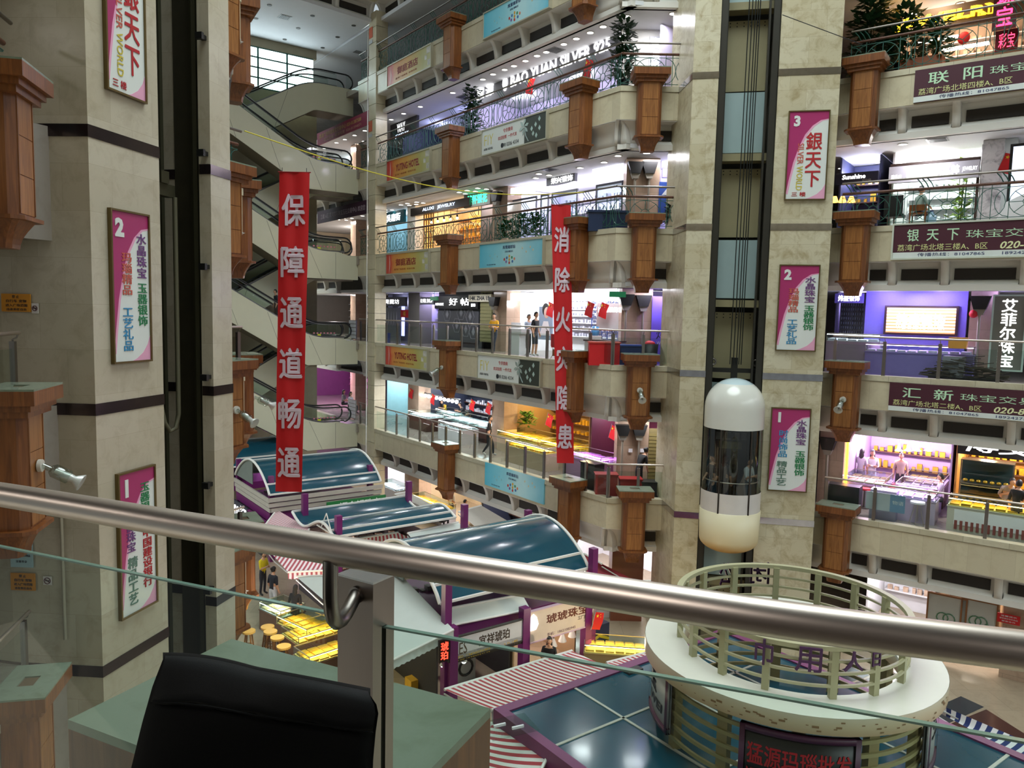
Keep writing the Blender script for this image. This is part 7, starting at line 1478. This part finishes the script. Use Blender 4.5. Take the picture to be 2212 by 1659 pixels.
# J-shaped bracket from the tube to the post face
a = atz(714, 1215, -.47); 
p = [Vector((a.x, a.y, -.465)), Vector((a.x, a.y, -.535))]
q = FPst.W @ Vector((-.045, -.001, -.592)); mid = None
def at_(t, z): v = Vector((a.x, a.y, 0)).lerp(Vector((q.x, q.y, 0)), t); v.z = z; return v
p += [at_(.03, -.562), at_(.1, -.584), at_(.22, -.60), at_(.4, -.607), at_(.6, -.605), at_(.8, -.598), q]
G().tube(p, .0145, 16).build('bracket', M('#86807a', .3, 1.), o)
G().tube([q+FPst.W.to_3x3() @ Vector((0, -.004, 0)), q+FPst.W.to_3x3() @ Vector((0, .001, 0))], .018, 16).build('flange', STEEL2, o)
def pane(pa, pb, z0, z1, nm):
    d = (pb-pa); d.z = 0; L = d.length; f = Fr((pa.x, pa.y), (d.x, d.y))
    G().box(0, L, -.005, .005, z0, z1).build('glass_pane', GLASSG, o, f.W)
    G().box(0, L, -.0055, .0055, z1-.004, z1).build('glass_edge', M('#7d9a8d', .15, var=.1, coat=.5), o, f.W)
    return f
gz = -.662
qa = FPst.W @ Vector((-.028, .035, 0)); qb = FPst.W @ Vector((-.1, .035, 0))
pane(qa, atz(2420, 1636, gz), -1.7, gz, 'r'); pane(atz(-160, 1146, gz), qb, -1.7, gz, 'l')
G().box(-.03, -.018, .028, .042, -1.74, gz+.01).build('clamp', M('#b7c0bb', .3), o, FPst.W)
# our own hanging pillar's marble-topped cap
o = dup(PP, Matrix.Identity(4), 'big brown wooden pillar with green-grey marble cap just outside the near rail', 'hanging wooden pillars')
q2 = atz(500, 1380, -1.29); q3 = atz(1060, 1530, -1.29); mid = (q2+q3)/2; du = (q3-q2); L = du.length
fo = Fr((mid.x, mid.y), (du.x, du.y)); fo = Fr((mid.x, mid.y), (-du.x, -du.y))
k_ = L/1.24
o.matrix_world = fo.W @ Matrix.Translation((0, .592, -1.74)) @ Matrix.Diagonal((k_, .80, 1, 1))
# black fabric bag leaning on the near rail
o = thing('backpack', 'black fabric backpack with folded top flap leaning by the near rail', 'bag', Matrix.Identity(4))
def lin(v, tab):
    for (a, b), (c_, d) in zip(tab[:-1], tab[1:]):
        if v <= c_: return b+(d-b)*(v-a)/(c_-a)
    return tab[-1][1]
LT = [(0, 352), (.12, 330), (.3, 306), (.6, 272), (1., 225)]; RT = [(0, 800), (.06, 819), (.16, 812), (.3, 806), (.6, 802), (1., 790)]
def bag(u, v, off=0.):
    px = lin(v, LT)*(1-u)+lin(v, RT)*u; py = 1424+78*u**1.15-7*math.sin(math.pi*min(1, u*2.2))*(1-v)+v*470
    e = (1-abs(2*u-1)**6)**.5 if 0 < u < 1 else 0
    d = 1.20-.07*u-.05*e*min(1., .35+v*2.5)-off+.006*math.sin(7*u+9*v)
    r = ray(px, py); return r*(d/r.y)
FAB = M('#050606', .8, var=.5, scale=900, bump=.25, spec=.12)
nu, nv = 30, 24; g = G(); vs = [bag(i/nu, j/nv) for j in range(nv+1) for i in range(nu+1)]
fs = [(j*(nu+1)+i, (j+1)*(nu+1)+i, (j+1)*(nu+1)+i+1, j*(nu+1)+i+1) for j in range(nv) for i in range(nu)]
n0 = len(vs)
vs += [bag(i/nu, 0)*(1+.022*k_)+Vector((0, 0, .012*math.sin(math.pi*k_/4))) for k_ in (1, 2, 3, 4) for i in range(nu+1)]
prev = list(range(nu+1))
for k_ in range(4):
    cur = [n0+k_*(nu+1)+i for i in range(nu+1)]; fs += [(prev[i], prev[i+1], cur[i+1], cur[i]) for i in range(nu)]; prev = cur
for uu, col_ in ((0, 0), (1, nu)):
    m0 = len(vs); vs += [bag(uu, j/nv)*1.088 for j in range(nv+1)]
    fs += [(j*(nu+1)+col_, m0+j, m0+j+1, (j+1)*(nu+1)+col_) for j in range(nv)]
g.add(vs, fs, True); g.build('body', FAB, o)
g = G(); rows = [(0., -.05, 0), (0., -.025, .004), (0., 0., .006), (.015, .014, .003), (.05, .022, 0), (.1, .024, 0), (.15, .024, 0), (.19, .022, 0), (.2, .012, 0)]
vs = []
for v, off, dz in rows:
    for i in range(nu+1): u = .012+.976*i/nu; vs.append(bag(u, v*(1-.12*u), off)+Vector((0, 0, dz-.003*math.sin(i*.8)*(v > .1))))
g.add(vs, [(r*(nu+1)+i, (r+1)*(nu+1)+i, (r+1)*(nu+1)+i+1, r*(nu+1)+i+1) for r in range(8) for i in range(nu)], True)
fl = g.build('top_flap', M('#07090a', .7, var=.6, scale=700, bump=.3, spec=.2), o)
G().tube([bag(.012+.976*i/nu, .2*(1-.12*i/nu), .024) for i in range(nu+1)], .0018, 5).build('piping', FAB, fl)
